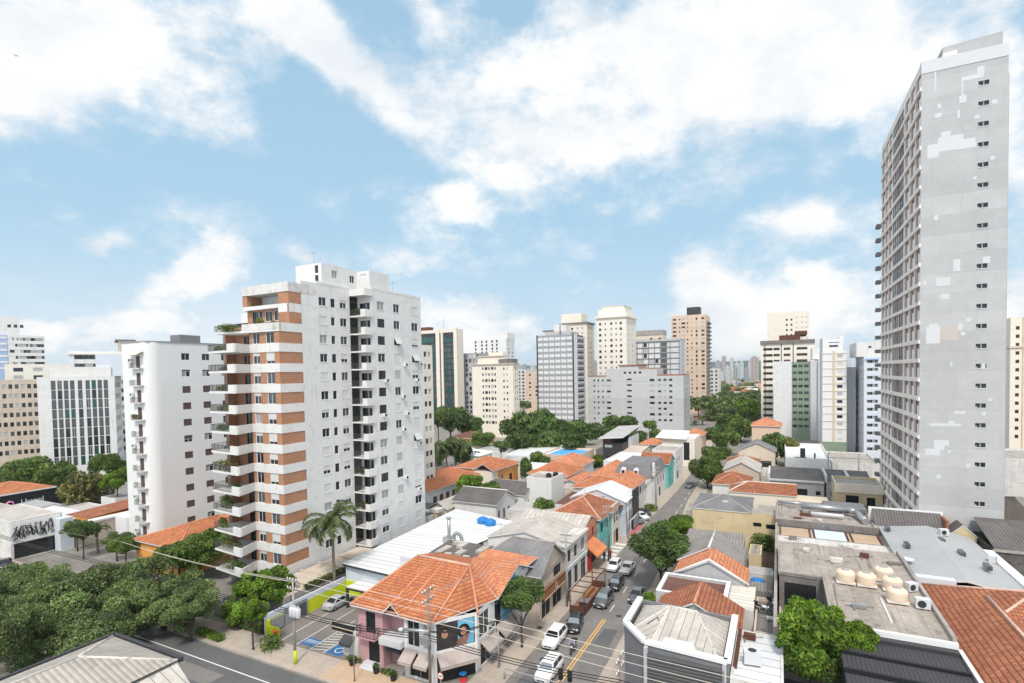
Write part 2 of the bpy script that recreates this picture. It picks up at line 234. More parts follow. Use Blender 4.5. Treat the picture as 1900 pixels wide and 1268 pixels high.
# ------------------------------------------------------------------ mesh builder, in street-grid coordinates (s right, t along the street, z up)
ORG = {}
def W(s, t, z=0.): return Vector((s*CG+t*SG, -s*SG+t*CG, z))
def setp(o, label=None, cat=None, group=None, kind=None):
    if label: o['label'] = label
    if cat: o['category'] = cat
    if group: o['group'] = group
    if kind: o['kind'] = kind
    return o
def T(name, label, cat, s, t, z=0., group=None):           # an Empty at a thing's base
    o = bpy.data.objects.new(name, None); COL.objects.link(o); o.location = W(s, t, z); o.rotation_euler = (0, 0, -GA); o.empty_display_size = .3
    ORG[o.name] = (s, t, z); return setp(o, label, cat, group)
class MB:
    def __init__(s): s.v = []; s.f = []; s.m = []; s.sm = []
    def poly(s, pts, m, smooth=False):
        i = len(s.v); s.v.extend(pts); s.f.append(tuple(range(i, i+len(pts)))); s.m.append(m); s.sm.append(smooth)
    def box(s, x0, x1, y0, y1, z0, z1, m, top=None, skip=''):
        x0, x1 = min(x0, x1), max(x0, x1); y0, y1 = min(y0, y1), max(y0, y1); z0, z1 = min(z0, z1), max(z0, z1)
        a, b, c, d = (x0, y0), (x1, y0), (x1, y1), (x0, y1)
        for k, (p, q) in zip('FRBL', ((a, b), (b, c), (c, d), (d, a))):
            if k not in skip: s.poly([(*p, z0), (*q, z0), (*q, z1), (*p, z1)], m)
        if 'T' not in skip: s.poly([(*a, z1), (*b, z1), (*c, z1), (*d, z1)], top or m)
        if 'D' not in skip: s.poly([(*d, z0), (*c, z0), (*b, z0), (*a, z0)], m)
    def prism(s, pl, z0, z1, m, top=None, bottom=True):     # counter-clockwise outline
        n = len(pl)
        for i in range(n):
            p, q = pl[i], pl[(i+1) % n]; s.poly([(*p, z0), (*q, z0), (*q, z1), (*p, z1)], m)
        s.poly([(*p, z1) for p in pl], top or m)
        if bottom: s.poly([(*p, z0) for p in reversed(pl)], m)
    def obox(s, p, q, w, z0, z1, m, top=None):              # a wall from p to q in plan, w thick
        dx, dy = q[0]-p[0], q[1]-p[1]; L = math.hypot(dx, dy) or 1; nx, ny = -dy/L*w/2, dx/L*w/2
        s.prism([(p[0]-nx, p[1]-ny), (q[0]-nx, q[1]-ny), (q[0]+nx, q[1]+ny), (p[0]+nx, p[1]+ny)], z0, z1, m, top)
    def tube(s, p, q, r, m, n=8, r2=None, cap=True):
        p, q = Vector(p), Vector(q); d = (q-p)
        if d.length < 1e-6: return
        d.normalize(); a = d.orthogonal().normalized(); b = d.cross(a); r2 = r if r2 is None else r2
        c0 = [p+(a*math.cos(6.2832*i/n)+b*math.sin(6.2832*i/n))*r for i in range(n)]; c1 = [q+(a*math.cos(6.2832*i/n)+b*math.sin(6.2832*i/n))*r2 for i in range(n)]
        i0 = len(s.v); s.v.extend([tuple(x) for x in c0+c1])
        for i in range(n):
            j = (i+1) % n; s.f.append((i0+i, i0+j, i0+n+j, i0+n+i)); s.m.append(m); s.sm.append(n > 5)
        if cap:
            s.f.append(tuple(i0+i for i in reversed(range(n)))); s.m.append(m); s.sm.append(False)
            s.f.append(tuple(i0+n+i for i in range(n))); s.m.append(m); s.sm.append(False)
    def path(s, pts, r, m, n=6):
        for a, b in zip(pts, pts[1:]): s.tube(a, b, r, m, n)
    def lathe(s, c, prof, m, n=20):                         # prof: (radius, z)
        i0 = len(s.v)
        for (r, z) in prof:
            for i in range(n): s.v.append((c[0]+r*math.cos(6.2832*i/n), c[1]+r*math.sin(6.2832*i/n), c[2]+z))
        for k in range(len(prof)-1):
            for i in range(n):
                j = (i+1) % n; s.f.append((i0+k*n+i, i0+k*n+j, i0+(k+1)*n+j, i0+(k+1)*n+i)); s.m.append(m); s.sm.append(True)
        s.f.append(tuple(i0+(len(prof)-1)*n+i for i in range(n))); s.m.append(m); s.sm.append(False)
    def roof(s, polys, m, th=.14, under='frame_white'):     # sloping faces given thickness
        cnt = {}
        for pl in polys:
            if sum((pl[i][0]-pl[i-1][0])*(pl[i][1]+pl[i-1][1]) for i in range(len(pl))) > 0: pl = pl[::-1]
            s.poly(pl, m); s.poly([(x, y, z-th) for (x, y, z) in reversed(pl)], under)
            for a, b in zip(pl, pl[1:]+pl[:1]):
                k = tuple(sorted((tuple(round(c, 2) for c in a), tuple(round(c, 2) for c in b)))); cnt.setdefault(k, []).append((a, b))
        for e in cnt.values():
            if len(e) == 1:
                a, b = e[0]; s.poly([(b[0], b[1], b[2]-.001), (a[0], a[1], a[2]-.001), (a[0], a[1], a[2]-th), (b[0], b[1], b[2]-th)], under)
    def add(s, o, M):
        i = len(s.v); s.v.extend([tuple(M @ Vector(p)) for p in o.v]); s.f.extend([tuple(k+i for k in f) for f in o.f]); s.m.extend(o.m); s.sm.extend(o.sm)
    def mesh(s, name, org=(0, 0, 0)):
        me = bpy.data.meshes.new(name)
        v = np.array(s.v, dtype=np.float64)
        me.from_pydata([tuple(p) for p in (v-np.array(org))], [], s.f)
        nm = []
        for x in s.m:
            if x not in nm: nm.append(x)
        for x in nm: me.materials.append(MATS[x])
        ix = {x: i for i, x in enumerate(nm)}
        me.polygons.foreach_set('material_index', [ix[x] for x in s.m]); me.polygons.foreach_set('use_smooth', s.sm)
        me.update()
        n = len(me.polygons); nor = np.zeros(n*3); me.polygons.foreach_get('normal', nor); nor = nor.reshape(-1, 3)
        lt = np.array([len(f) for f in s.f]); nl = np.repeat(nor, lt, axis=0)
        li = np.concatenate([np.array(f) for f in s.f]); co = v[li]
        flat = np.abs(nl[:, 2]) > .985
        ua = np.stack([-nl[:, 1], nl[:, 0], np.zeros(len(nl))], 1); ul = np.linalg.norm(ua, axis=1); ul[ul == 0] = 1; ua /= ul[:, None]
        ua[flat] = (1, 0, 0); va = np.cross(nl, ua); va[flat] = (0, 1, 0)
        uv = np.stack([(co*ua).sum(1), (co*va).sum(1)], 1).astype(np.float32)
        me.uv_layers.new(name='UVMap').data.foreach_set('uv', uv.ravel())
        return me
    def part(s, name, root, label=None, kind=None):
        if not s.f: return None
        o = bpy.data.objects.new(name, s.mesh(name, ORG[root.name])); COL.objects.link(o); o.parent = root; ORG[o.name] = ORG[root.name]
        return setp(o, label, None, None, kind)
    def top(s, name, label, cat, group=None, kind=None):    # a thing that is one mesh
        v = np.array(s.v); org = ((v[:, 0].min()+v[:, 0].max())/2, (v[:, 1].min()+v[:, 1].max())/2, v[:, 2].min())
        o = bpy.data.objects.new(name, s.mesh(name, org)); COL.objects.link(o); o.location = W(*org); o.rotation_euler = (0, 0, -GA); ORG[o.name] = org
        return setp(o, label, cat, group, kind)
def structure(name, mb):
    return mb.top(name, None, None, None, 'structure')
# ------------------------------------------------------------------ windows and doors: x across, y into the wall, z up
def win_mb(kind, w, h):
    b = MB(); fr = 'frame_white'; k = kind.split('_')[0]; ds = .16
    def fbox(x0, x1, z0, z1, y=.07, m=fr): b.box(x0, x1, y, ds, z0, z1, m, skip='B')
    def pane(x0, x1, z0, z1, m, y=.13): b.poly([(x0, y, z0), (x1, y, z0), (x1, y, z1), (x0, y, z1)], m)
    def framed(n, gm, f=.05, z0=0., z1=None, m=fr):
        z1 = h if z1 is None else z1
        fbox(0, w, z0, z0+f, m=m); fbox(0, w, z1-f, z1, m=m); fbox(0, f, z0+f, z1-f, m=m); fbox(w-f, w, z0+f, z1-f, m=m)
        for i in range(1, n): fbox(w*i/n-f/2, w*i/n+f/2, z0+f, z1-f, m=m)
        gl = gm if isinstance(gm, list) else [gm]*n
        for i in range(n): pane(w*i/n, w*(i+1)/n, z0, z1, gl[i % len(gl)])
    if k == 'w': framed(2, 'glass')
    elif k == 'wc': framed(2, ['curtain', 'glass'])
    elif k == 'wg': framed(2, 'glass_mid')
    elif k == 'wd': framed(2, 'glass', m='frame_dark')
    elif k == 'w3': framed(3, ['glass', 'glass_mid', 'glass'])
    elif k == 'w4': framed(4, ['glass', 'curtain', 'glass', 'glass_mid'])
    elif k == 'w4d': framed(4, ['glass', 'glass_mid', 'curtain', 'glass'], m='frame_dark', f=.06)
    elif k == 'w1': framed(1, 'glass')
    elif k == 'cu': framed(2, 'curtain')
    elif k == 'sh': fbox(0, w, 0, h, .05, 'shutter')
    elif k == 'shg': fbox(0, w, 0, h, .05, 'shutter_grey')
    elif k == 'ha': fbox(0, w, h*.45, h, .05, 'shutter'); framed(2, 'glass', z1=h*.45)
    elif k == 'hq': fbox(0, w, h*.25, h, .05, 'shutter'); framed(2, 'glass', z1=h*.25, f=.03)
    elif k == 'ht': fbox(0, w, h*.72, h, .05, 'shutter'); framed(2, ['glass', 'glass_mid'], z1=h*.72)
    elif k == 'br': fbox(0, w, 0, h, .08, 'shutter_brown')
    elif k == 'brf': pane(0, w, 0, h, 'dark_room', .12); fbox(0, w, h*.55, h, .09, 'shutter_brown') if R.random() < .5 else None; fbox(w*.48, w*.5, 0, h, .06, 'frame_grey')
    elif k == 'brh': fbox(0, w, h*.45, h, .08, 'shutter_brown'); framed(2, 'glass', z1=h*.45, m='frame_white')
    elif k == 'brl': fbox(0, w, h*.8, h, .08, 'shutter_brown'); framed(2, ['curtain', 'glass'], z1=h*.8)
    elif k == 'aw':                                   # a white shutter pushed out at the foot
        framed(2, 'glass', z1=h*.9); z0 = h*.22; out = -h*.42
        b.poly([(0, 0, h), (0, out, z0), (w, out, z0), (w, 0, h)], 'shutter'); b.poly([(0, .02, h), (w, .02, h), (w, out+.02, z0-.03), (0, out+.02, z0-.03)], 'shutter')
        fbox(0, w, h*.9, h)
    elif k == 'd': pane(0, w, 0, h, 'dark_room'); fbox(0, .04, 0, h, m='frame_dark'); fbox(w-.04, w, 0, h, m='frame_dark'); fbox(.04, w-.04, h-.05, h, m='frame_dark')
    elif k == 'dot': pane(0, w, 0, h, 'glass', .15)
    elif k == 'dotm': pane(0, w, 0, h, 'glass_mid', .15)
    elif k == 'dots': pane(0, w, 0, h, 'shutter_grey', .10)
    elif k == 'bath':                                 # low pair of dark slots with a bright sill
        pane(0, w, 0, h, 'glass', .15); fbox(w*.44, w*.56, 0, h, .05, 'frame_grey'); fbox(0, w*.2, 0, h*.35, .08, 'frame_grey'); b.box(-.05, w+.05, -.05, .0, -.1, -.005, 'patch_white')
    elif k == 'tw':                                   # tower unit: brown panels, glass, white spandrel
        o = R.random() < .12
        pane(0, w*.24, 0, h, 'tower_brown', .10); pane(w*.24, w*.30, 0, h, 'tower_band', .05); pane(w*.30, w*.62, 0, h, ['glass_brown', 'glass_brown', 'curtain_pink', 'glass_mid'][R.randrange(4)], .14); pane(w*.62, w, 0, h, 'tower_brown', .12)
        b.box(w*.62, w*.95, .0, .12, 0, h*.66, 'tower_band', skip='B'); fbox(w*.29, w*.32, 0, h, .05, 'frame_grey'); fbox(w*.60, w*.62, 0, h, .05, 'frame_grey')
    elif k == 'tc':
        n = 5
        for i in range(n):
            pane(w*i/n, w*(i+1)/n, 0, h, ['glass_mid', 'glass_brown', 'curtain', 'glass_brown', 'curtain_pink', 'glass_brown'][R.randrange(6)], .14); fbox(w*i/n-.03, w*i/n+.05, 0, h, .04, 'frame_grey')
        fbox(0, w, h*.36, h*.40, .06, 'frame_grey')
    elif k == 'gp':                                   # office bay: pale panel with a dark leaf ajar
        q = R.random(); pane(0, w, 0, h, 'grey_panel', .08); fbox(w*.48, w*.5, 0, h, .04, 'frame_grey')
        if q < .24: fbox(w*(.1+.5*R.random()), w*.75, .1, h-.05, .06, 'black')
    elif k == 'gg': pane(0, w, 0, h, ['glass_green', 'glass_green', 'glass', 'glass_mid'][R.randrange(4)], .12); fbox(0, w, h*.0, h*.06, .05, 'frame_dark')
    elif k == 'loft': framed(5, ['glass', 'curtain', 'glass_mid', 'glass', 'glass'], m='frame_grey')
    elif k == 'bw': fbox(0, w, 0, h*.30, .02, 'frame_white'); framed(4, ['glass_mid', 'glass', 'curtain', 'glass_mid'], z0=h*.30, m='frame_grey')
    elif k == 'door': fbox(0, w, 0, h, .06, 'wood'); b.box(w*.82, w*.9, .02, .06, h*.45, h*.5, 'steel')
    elif k == 'doord': pane(0, w, 0, h, 'black', .12); fbox(0, .08, 0, h, m='frame_dark'); fbox(w-.08, w, 0, h, m='frame_dark'); fbox(w*.48, w*.52, 0, h, m='frame_dark'); fbox(.08, w-.08, h-.1, h, m='frame_dark')
    elif k == 'gar': fbox(0, w, 0, h, .08, 'shutter_grey')
    elif k == 'shop': pane(0, w, 0, h, 'dark_room', .15); fbox(0, .06, 0, h, m='frame_grey'); fbox(w-.06, w, 0, h, m='frame_grey'); fbox(w*.49, w*.52, 0, h, m='frame_grey'); fbox(.06, w-.06, h*.78, h*.82, m='frame_grey')
    elif k == 'arch': framed(2, 'glass', m='frame_dark')
    if k in ('w', 'wc', 'wg', 'cu', 'sh', 'ha', 'ht', 'hq', 'w3', 'w4') and 'n' not in kind.split('_')[1:]:
        b.box(-.06, w+.06, -.05, .0, -.07, -.004, 'frame_white')
    return b
WC = {}
def win_mesh(kind, w, h, var):
    key = (kind, round(w, 2), round(h, 2), var)
    if key not in WC:
        mb = win_mb(kind, w, h); WC[key] = [mb, None]
    return WC[key]
ROT = {'F': 0., 'R': math.pi/2, 'B': math.pi, 'L': -math.pi/2}
def fpt(face, pos, a, d, z):
    return {'F': (a, pos+d, z), 'R': (pos-d, a, z), 'B': (a, pos-d, z), 'L': (pos+d, a, z)}[face]
class Bld:
    def __init__(s, name, label, cat, s0, t0, z0=0., group=None):
        s.root = T(name, label, cat, s0, t0, z0, group); s.mb = MB(); s.wins = []; s.rf = MB()
    def wall(s, face, pos, a0, a1, z0, z1, m, wins=(), depth=.16, reveal=None):
        # wins: (a, z, w, h, kind) lower corner nearest the smaller a; leaves real openings
        W_ = [(a, z, w, h, k) for (a, z, w, h, k) in wins if a > a0-.01 and a+w < a1+.01 and z > z0-.01 and z+h < z1+.01]
        xs = sorted({round(x, 3) for a, z, w, h, k in W_ for x in (a, a+w)} | {a0, a1}); zs = sorted({round(x, 3) for a, z, w, h, k in W_ for x in (z, z+h)} | {z0, z1})
        fl = face in 'LB'
        def q(p, mm): s.mb.poly(p[::-1] if fl else p, mm)
        hole = set()
        for a, z, w, h, k in W_:
            for i in range(len(xs)-1):
                if xs[i] >= a-.002 and xs[i+1] <= a+w+.002:
                    for j in range(len(zs)-1):
                        if zs[j] >= z-.002 and zs[j+1] <= z+h+.002: hole.add((i, j))
        for j in range(len(zs)-1):
            i = 0
            while i < len(xs)-1:
                if (i, j) in hole: i += 1; continue
                i2 = i
                while i2+1 < len(xs)-1 and (i2+1, j) not in hole: i2 += 1
                q([fpt(face, pos, xs[i], 0, zs[j]), fpt(face, pos, xs[i2+1], 0, zs[j]), fpt(face, pos, xs[i2+1], 0, zs[j+1]), fpt(face, pos, xs[i], 0, zs[j+1])], m)
                i = i2+1
        rm = reveal or m
        for a, z, w, h, k in W_:
            P = lambda x, d, y: fpt(face, pos, x, d, y)
            q([P(a, 0, z), P(a+w, 0, z), P(a+w, depth, z), P(a, depth, z)][::-1] if False else [P(a, depth, z), P(a+w, depth, z), P(a+w, 0, z), P(a, 0, z)][::-1], rm)
            q([P(a, 0, z+h), P(a+w, 0, z+h), P(a+w, depth, z+h), P(a, depth, z+h)], rm)
            q([P(a, 0, z), P(a, 0, z+h), P(a, depth, z+h), P(a, depth, z)][::-1], rm); q([P(a+w, 0, z), P(a+w, 0, z+h), P(a+w, depth, z+h), P(a+w, depth, z)], rm)
            if k: s.wins.append((face, pos, a, z, w, h, k))
    def box(s, s0, s1, t0, t1, z0, z1, m, F=(), Rt=(), L=(), faces='FRLB', top=None, depth=.16):
        if 'F' in faces: s.wall('F', t0, s0, s1, z0, z1, m, F, depth)
        if 'R' in faces: s.wall('R', s1, t0, t1, z0, z1, m, Rt, depth)
        if 'L' in faces: s.wall('L', s0, t0, t1, z0, z1, m, L, depth)
        if 'B' in faces: s.wall('B', t1, s0, s1, z0, z1, m)
        if top: s.rf.poly([(s0, t0, z1), (s1, t0, z1), (s1, t1, z1), (s0, t1, z1)], top)
    def parapet(s, s0, s1, t0, t1, z, h, m, th=.2, cap=None):   # upstand round a flat roof, standing on the wall head
        for a, b, c, d in ((s0, s1, t0, t0+th), (s0, s1, t1-th, t1), (s0, s0+th, t0+th, t1-th), (s1-th, s1, t0+th, t1-th)): s.mb.box(a, b, c, d, z-.02, z+h, m, top=cap or m)
    def done(s, wall='wall', roof='roof'):
        s.mb.part(wall, s.root); s.rf.part(roof, s.root)
        org = ORG[s.root.name]; camst = (0, 0, CAM_H)
        def size(x):
            p = fpt(x[0], x[1], x[2], 0, x[3]); return -(x[4]*x[5])/max(1, (p[0]**2+p[1]**2+(p[2]-CAM_H)**2))
        ws = sorted(s.wins, key=size); rest = MB()
        for i, (face, pos, a, z, w, h, k) in enumerate(ws):
            var = R.randrange(4) if k.split('_')[0] in ('tw', 'tc', 'gp', 'gg') else 0
            c = win_mesh(k, w, h, var)
            p = fpt(face, pos, a if face in 'FR' else a+w, 0, z)
            nm = 'door' if k.startswith('door') else 'shutter_door' if k == 'gar' else 'shop_window' if k == 'shop' else 'window'
            if i < 96:
                if c[1] is None: c[1] = c[0].mesh('window')
                o = bpy.data.objects.new(nm, c[1]); COL.objects.link(o); o.parent = s.root
                o.location = Vector(p)-Vector(org); o.rotation_euler = (0, 0, ROT[face])
            else: rest.add(c[0], Matrix.Translation(Vector(p)) @ Matrix.Rotation(ROT[face], 4, 'Z'))
        if rest.f: rest.part('window', s.root, kind='stuff')
        return s.root
def grid(a0, da, n, z0, dz, nz, w, h, kinds, skip=0., seed=1):   # regular windows
    r = random.Random(seed); out = []
    for j in range(nz):
        for i in range(n):
            if r.random() < skip: continue
            k = kinds if isinstance(kinds, str) else kinds[r.randrange(len(kinds))]
            out.append((a0+i*da, z0+j*dz, w, h, k))
    return out
# ------------------------------------------------------------------ roofs of houses
def hip(rf, s0, s1, t0, t1, z, zr, m, oh=.45, under='frame_white', cap='ridge_tile', ends='hh', axis=None):
    # hipped or gabled roof; ends: h = hip, g = gable at the low / high end of the ridge
    S0, S1, T0, T1 = s0-oh, s1+oh, t0-oh, t1+oh
    ax = axis or ('s' if S1-S0 >= T1-T0 else 't')
    if ax == 's':
        tm = (T0+T1)/2; run = min((T1-T0)/2, (S1-S0)/2*.98)
        A = (S0+(run if ends[0] == 'h' else 0), tm, zr); B = (S1-(run if ends[1] == 'h' else 0), tm, zr)
        P = [(S0, T0, z), (S1, T0, z), (S1, T1, z), (S0, T1, z)]
        pl = [[P[0], P[1], B, A], [P[2], P[3], A, B]]
        if ends[0] == 'h': pl.append([P[3], P[0], A])
        if ends[1] == 'h': pl.append([P[1], P[2], B])
        hips = ([(A, P[0]), (A, P[3])] if ends[0] == 'h' else [])+([(B, P[1]), (B, P[2])] if ends[1] == 'h' else [])
    else:
        sm = (S0+S1)/2; run = min((S1-S0)/2, (T1-T0)/2*.98)
        A = (sm, T0+(run if ends[0] == 'h' else 0), zr); B = (sm, T1-(run if ends[1] == 'h' else 0), zr)
        P = [(S0, T0, z), (S1, T0, z), (S1, T1, z), (S0, T1, z)]
        pl = [[P[1], P[2], B, A], [P[3], P[0], A, B]]
        if ends[0] == 'h': pl.append([P[0], P[1], A])
        if ends[1] == 'h': pl.append([P[2], P[3], B])
        hips = ([(A, P[0]), (A, P[1])] if ends[0] == 'h' else [])+([(B, P[2]), (B, P[3])] if ends[1] == 'h' else [])
    rf.roof(pl, m, .14, under)
    if cap:
        for a, b in hips+[(A, B)]: rf.tube(a, b, .13, cap, 6)
    return A, B
def gable_wall(mb, face, pos, a0, a1, z, zr, m):
    p = [fpt(face, pos, a0, 0, z), fpt(face, pos, a1, 0, z), fpt(face, pos, (a0+a1)/2, 0, zr)]
    mb.poly(p[::-1] if face in 'LB' else p, m)
def house(name, label, s0, s1, t0, t1, ze, zr, wall, roof, ends='hh', axis=None, F=(), Rt=(), L=(), oh=.45, cap='ridge_tile', cat='house', z0=0., under='frame_white', fin=True):
    b = Bld(name, label, cat, (s0+s1)/2, (t0+t1)/2, z0)
    b.box(s0, s1, t0, t1, z0, ze, wall, F, Rt, L)
    hip(b.rf, s0, s1, t0, t1, ze+.06, zr, roof, oh, under, cap, ends, axis)
    ax = axis or ('s' if s1-s0 >= t1-t0 else 't'); k = (zr-ze-.06)*.97
    if ax == 's':
        for e, f, p in ((ends[0], 'L', s0), (ends[1], 'R', s1)):
            if e == 'g': gable_wall(b.mb, f, p, t0, t1, ze, ze+k*(t1-t0)/(t1-t0+2*oh)+.0, wall)
    else:
        for e, f, p in ((ends[0], 'F', t0), (ends[1], 'B', t1)):
            if e == 'g': gable_wall(b.mb, f, p, s0, s1, ze, ze+k*(s1-s0)/(s1-s0+2*oh)+.0, wall)
    return b.done() if fin else b
def flat(name, label, s0, s1, t0, t1, z, wall, roof, par=.5, F=(), Rt=(), L=(), cat='building', z0=0., cap=None, slope=0., fin=True, th=.2):
    b = Bld(name, label, cat, (s0+s1)/2, (t0+t1)/2, z0)
    b.box(s0, s1, t0, t1, z0, z, wall, F, Rt, L)
    if slope: b.rf.poly([(s0+.02, t0+.02, z+.03), (s1-.02, t0+.02, z+.03), (s1-.02, t1-.02, z+.03+slope), (s0+.02, t1-.02, z+.03+slope)], roof)
    else: b.rf.poly([(s0, t0, z), (s1, t0, z), (s1, t1, z), (s0, t1, z)], roof)
    if par: b.parapet(s0, s1, t0, t1, z, par, wall, th, cap)
    return b.done() if fin else b
# ------------------------------------------------------------------ trees
def leaf_mesh(name, lobes, n, size, m, seed, asp=.55, droop=.0):
    rg = np.random.default_rng(seed)
    lobes = np.array(lobes, dtype=float)                      # x y z rx ry rz
    vol = (lobes[:, 3]*lobes[:, 4]+lobes[:, 4]*lobes[:, 5]+lobes[:, 3]*lobes[:, 5]); pick = rg.choice(len(lobes), n, p=vol/vol.sum())
    d = rg.normal(size=(n, 3)); d[:, 2] += .35; d /= np.linalg.norm(d, axis=1)[:, None]
    r = 1-np.abs(rg.normal(0, .20, n)); r = np.clip(r, .25, 1.12)
    L = lobes[pick]; c = L[:, :3]+d*L[:, 3:]*r[:, None]
    nrm = d*.7+rg.normal(size=(n, 3))*.75; nrm[:, 2] += .45; nrm /= np.linalg.norm(nrm, axis=1)[:, None]
    a = np.cross(nrm, rg.normal(size=(n, 3))); a /= np.linalg.norm(a, axis=1)[:, None]; b = np.cross(nrm, a)
    sz = size*rg.uniform(.55, 1.35, n); a *= sz[:, None]; b *= (sz*asp)[:, None]
    tip = c+a*1.0; tip[:, 2] -= droop*sz
    V = np.stack([c-a, c-b*.9-nrm*sz[:, None]*.1, tip, c+b*.9-nrm*sz[:, None]*.1], 1).reshape(-1, 3)
    me = bpy.data.meshes.new(name); me.from_pydata(V.tolist(), [], np.arange(n*4).reshape(-1, 4).tolist()); me.materials.append(MATS[m]); me.update()
    return me
def crown_lobes(seed, n, flat=.55, spread=.68, lob=.36):
    rg = random.Random(seed); out = []
    for i in range(n):
        a = rg.uniform(0, 6.283); q = math.sqrt(rg.random())*spread; zz = rg.uniform(-.35, .75)*(1-q*.55)
        k = lob*rg.uniform(.7, 1.25); out.append((q*math.cos(a), q*math.sin(a), zz*flat, k, k, k*rg.uniform(.55, .85)))
    return out
def trunk_mesh(seed, crown_base, R_, m='bark', up_=1., k=1.):               # unit: metres; limbs reach into the crown
    rg = random.Random(seed); b = MB(); h = crown_base
    top = (rg.uniform(-.2, .2), rg.uniform(-.2, .2), h); b.tube((0, 0, -.1), (top[0]*.5, top[1]*.5, h*.55), .2, m, 8, .16); b.tube((top[0]*.5, top[1]*.5, h*.55), top, .16, m, 8, .13)
    for i in range(6):
        a = i*1.047+rg.uniform(-.3, .3); q = R_*rg.uniform(.45, .7); mid = (top[0]+math.cos(a)*q*.45, top[1]+math.sin(a)*q*.45, h+up_*rg.uniform(.25, .45)); e = (math.cos(a)*q, math.sin(a)*q, h+up_*rg.uniform(.5, .9))
        b.tube((top[0]*.8, top[1]*.8, h*.9), mid, .1, m, 6, .07); b.tube(mid, e, .07, m, 6, .03)
    return b
CR = {}
def crown(kind):
    if kind not in CR:
        k, v = kind.rsplit('_', 1); v = int(v)
        spec = {'near': (30, .62, 14000, .046, 'leaf'), 'neardark': (28, .75, 14000, .045, 'leaf_dark'), 'bright': (26, .8, 12000, .055, 'leaf_bright'), 'feather': (58, .50, 30000, .019, 'leaf_feather'),
                'mid': (18, .62, 3600, .085, 'leaf'), 'middark': (18, .7, 3600, .085, 'leaf_dark'), 'umb': (22, .40, 4200, .075, 'leaf_dark'), 'olive': (14, .8, 3000, .085, 'leaf_olive'), 'midbright': (16, .75, 3000, .09, 'leaf_bright'), 'far': (12, .7, 750, .15, 'leaf_far')}[k]
        CR[kind] = leaf_mesh('crown', crown_lobes(v*17+len(k), spec[0], spec[1], lob={'near': .28, 'feather': .155, 'umb': .30, 'neardark': .32, 'bright': .27}.get(k, .38)), spec[2], spec[3], spec[4], v*5+3)
    return CR[kind]
def tree(label, s, t, h, r, kind, name='tree', base=0., cb=None, zs=None, group=None, cat='tree', rot=None, parts=True):
    # h: top of the crown, r: crown radius, cb: height where the limbs start
    root = T(name, label, cat, s, t, base, group)
    flatn = {'near': .62, 'neardark': .75, 'bright': .8, 'feather': .42, 'mid': .62, 'middark': .7, 'umb': .40, 'olive': .8, 'midbright': .75, 'far': .7}[kind.rsplit('_', 1)[0]]
    vz = zs or r; zc = (h-base)-vz*(flatn*.62+.22)
    o = bpy.data.objects.new('crown', crown(kind)); COL.objects.link(o); o.parent = root; o.location = (0, 0, zc); o.scale = (r, r, vz); o.rotation_euler = (0, 0, R.uniform(0, 6.28) if rot is None else rot)
    cb_ = cb if cb is not None else max(.8, zc-vz*.35)
    k = max(.6, min(2.2, r/4)); tb = trunk_mesh(int(s*7+t*3) % 1000, cb_, r*.8/k, up_=max(.2, zc-cb_)); me = tb.mesh('trunk')
    o2 = bpy.data.objects.new('trunk', me); COL.objects.link(o2); o2.parent = root; o2.scale = (k, k, 1)
    return root
def tree_px(label, px, pytop, wpx, Y, kind, h_over_w=None, **k):   # a tree seen at photo pixel px, its crown wpx wide, at distance Y
    s, t, z = at_y(px, pytop, Y); r = wpx*Y/FPX/2
    return tree(label, s, t, z, r, kind, **k)
def palm(label, s, t, h, r, nf=18, name='palm_tree', trunk_r=.2, fan=False):
    root = T(name, label, 'palm tree', s, t); b = MB(); k = 8
    for i in range(k): b.tube((.05*math.sin(i), 0, h*i/k), (.05*math.sin(i+1), 0, h*(i+1)/k), trunk_r*(1.25-.4*i/k), 'palm_bark', 9, trunk_r*(1.2-.4*(i+1)/k), cap=i == k-1)
    b.part_local('trunk', root); c = MB(); rg = random.Random(int(s*3+t))
    for i in range(nf):
        a = i*2.399+rg.uniform(-.2, .2); e0 = rg.uniform(-.05, 1.3); n = 10; prev = Vector((0, 0, h)); ang = e0; L = r*rg.uniform(.85, 1.15)
        for j in range(n):
            d = Vector((math.cos(a)*math.cos(ang), math.sin(a)*math.cos(ang), math.sin(ang))); nx = prev+d*L/n; side = Vector((-math.sin(a), math.cos(a), 0)); wl = L*.22*(math.sin(3.14*(j+.8)/(n+1)))
            c.tube(prev, nx, .035*(1-j/n)+.01, 'leaf_palm', 4, cap=False)
            for q in range(3):
                p = prev.lerp(nx, q/3)
                for sg in (-1, 1):
                    tipp = p+side*sg*wl*rg.uniform(.8, 1.1)+d*wl*.45+Vector((0, 0, -wl*rg.uniform(.3, .6))); wv = d*.05*L/2.2
                    c.poly([tuple(p-wv), tuple(tipp), tuple(p+wv)], 'leaf_palm')
            prev = nx; ang -= .11+.03*j
    c.part_local('crown', root); return root
def part_local(s, name, root):
    o = bpy.data.objects.new(name, s.mesh(name)); COL.objects.link(o); o.parent = root; return o
MB.part_local = part_local
def shrub(name, label, s, t, r, h, m='leaf', n=700, sz=.16, cat='shrub', z=0., sx=1., sy=1., group=None):
    root = T(name, label, cat, s, t, z, group); me = leaf_mesh('foliage', [(x*sx*r, y*sy*r, h*(.45+.1*q), sx*r*.6, sy*r*.6, h*.5) for x, y, q in ((0, 0, 1), (.45, .1, 0), (-.45, 0, 0), (0, .45, 0), (.1, -.45, 0), (.4, .4, -1), (-.4, -.4, 0), (-.4, .4, 0), (.4, -.4, 0))], n, sz, m, int(abs(s)*11+abs(t)*5) % 9999)
    o = bpy.data.objects.new('foliage', me); COL.objects.link(o); o.parent = root
    b = MB(); b.tube((0, 0, -.05), (0, 0, h*.5), .05, 'bark', 6); b.part_local('stem', root); return root
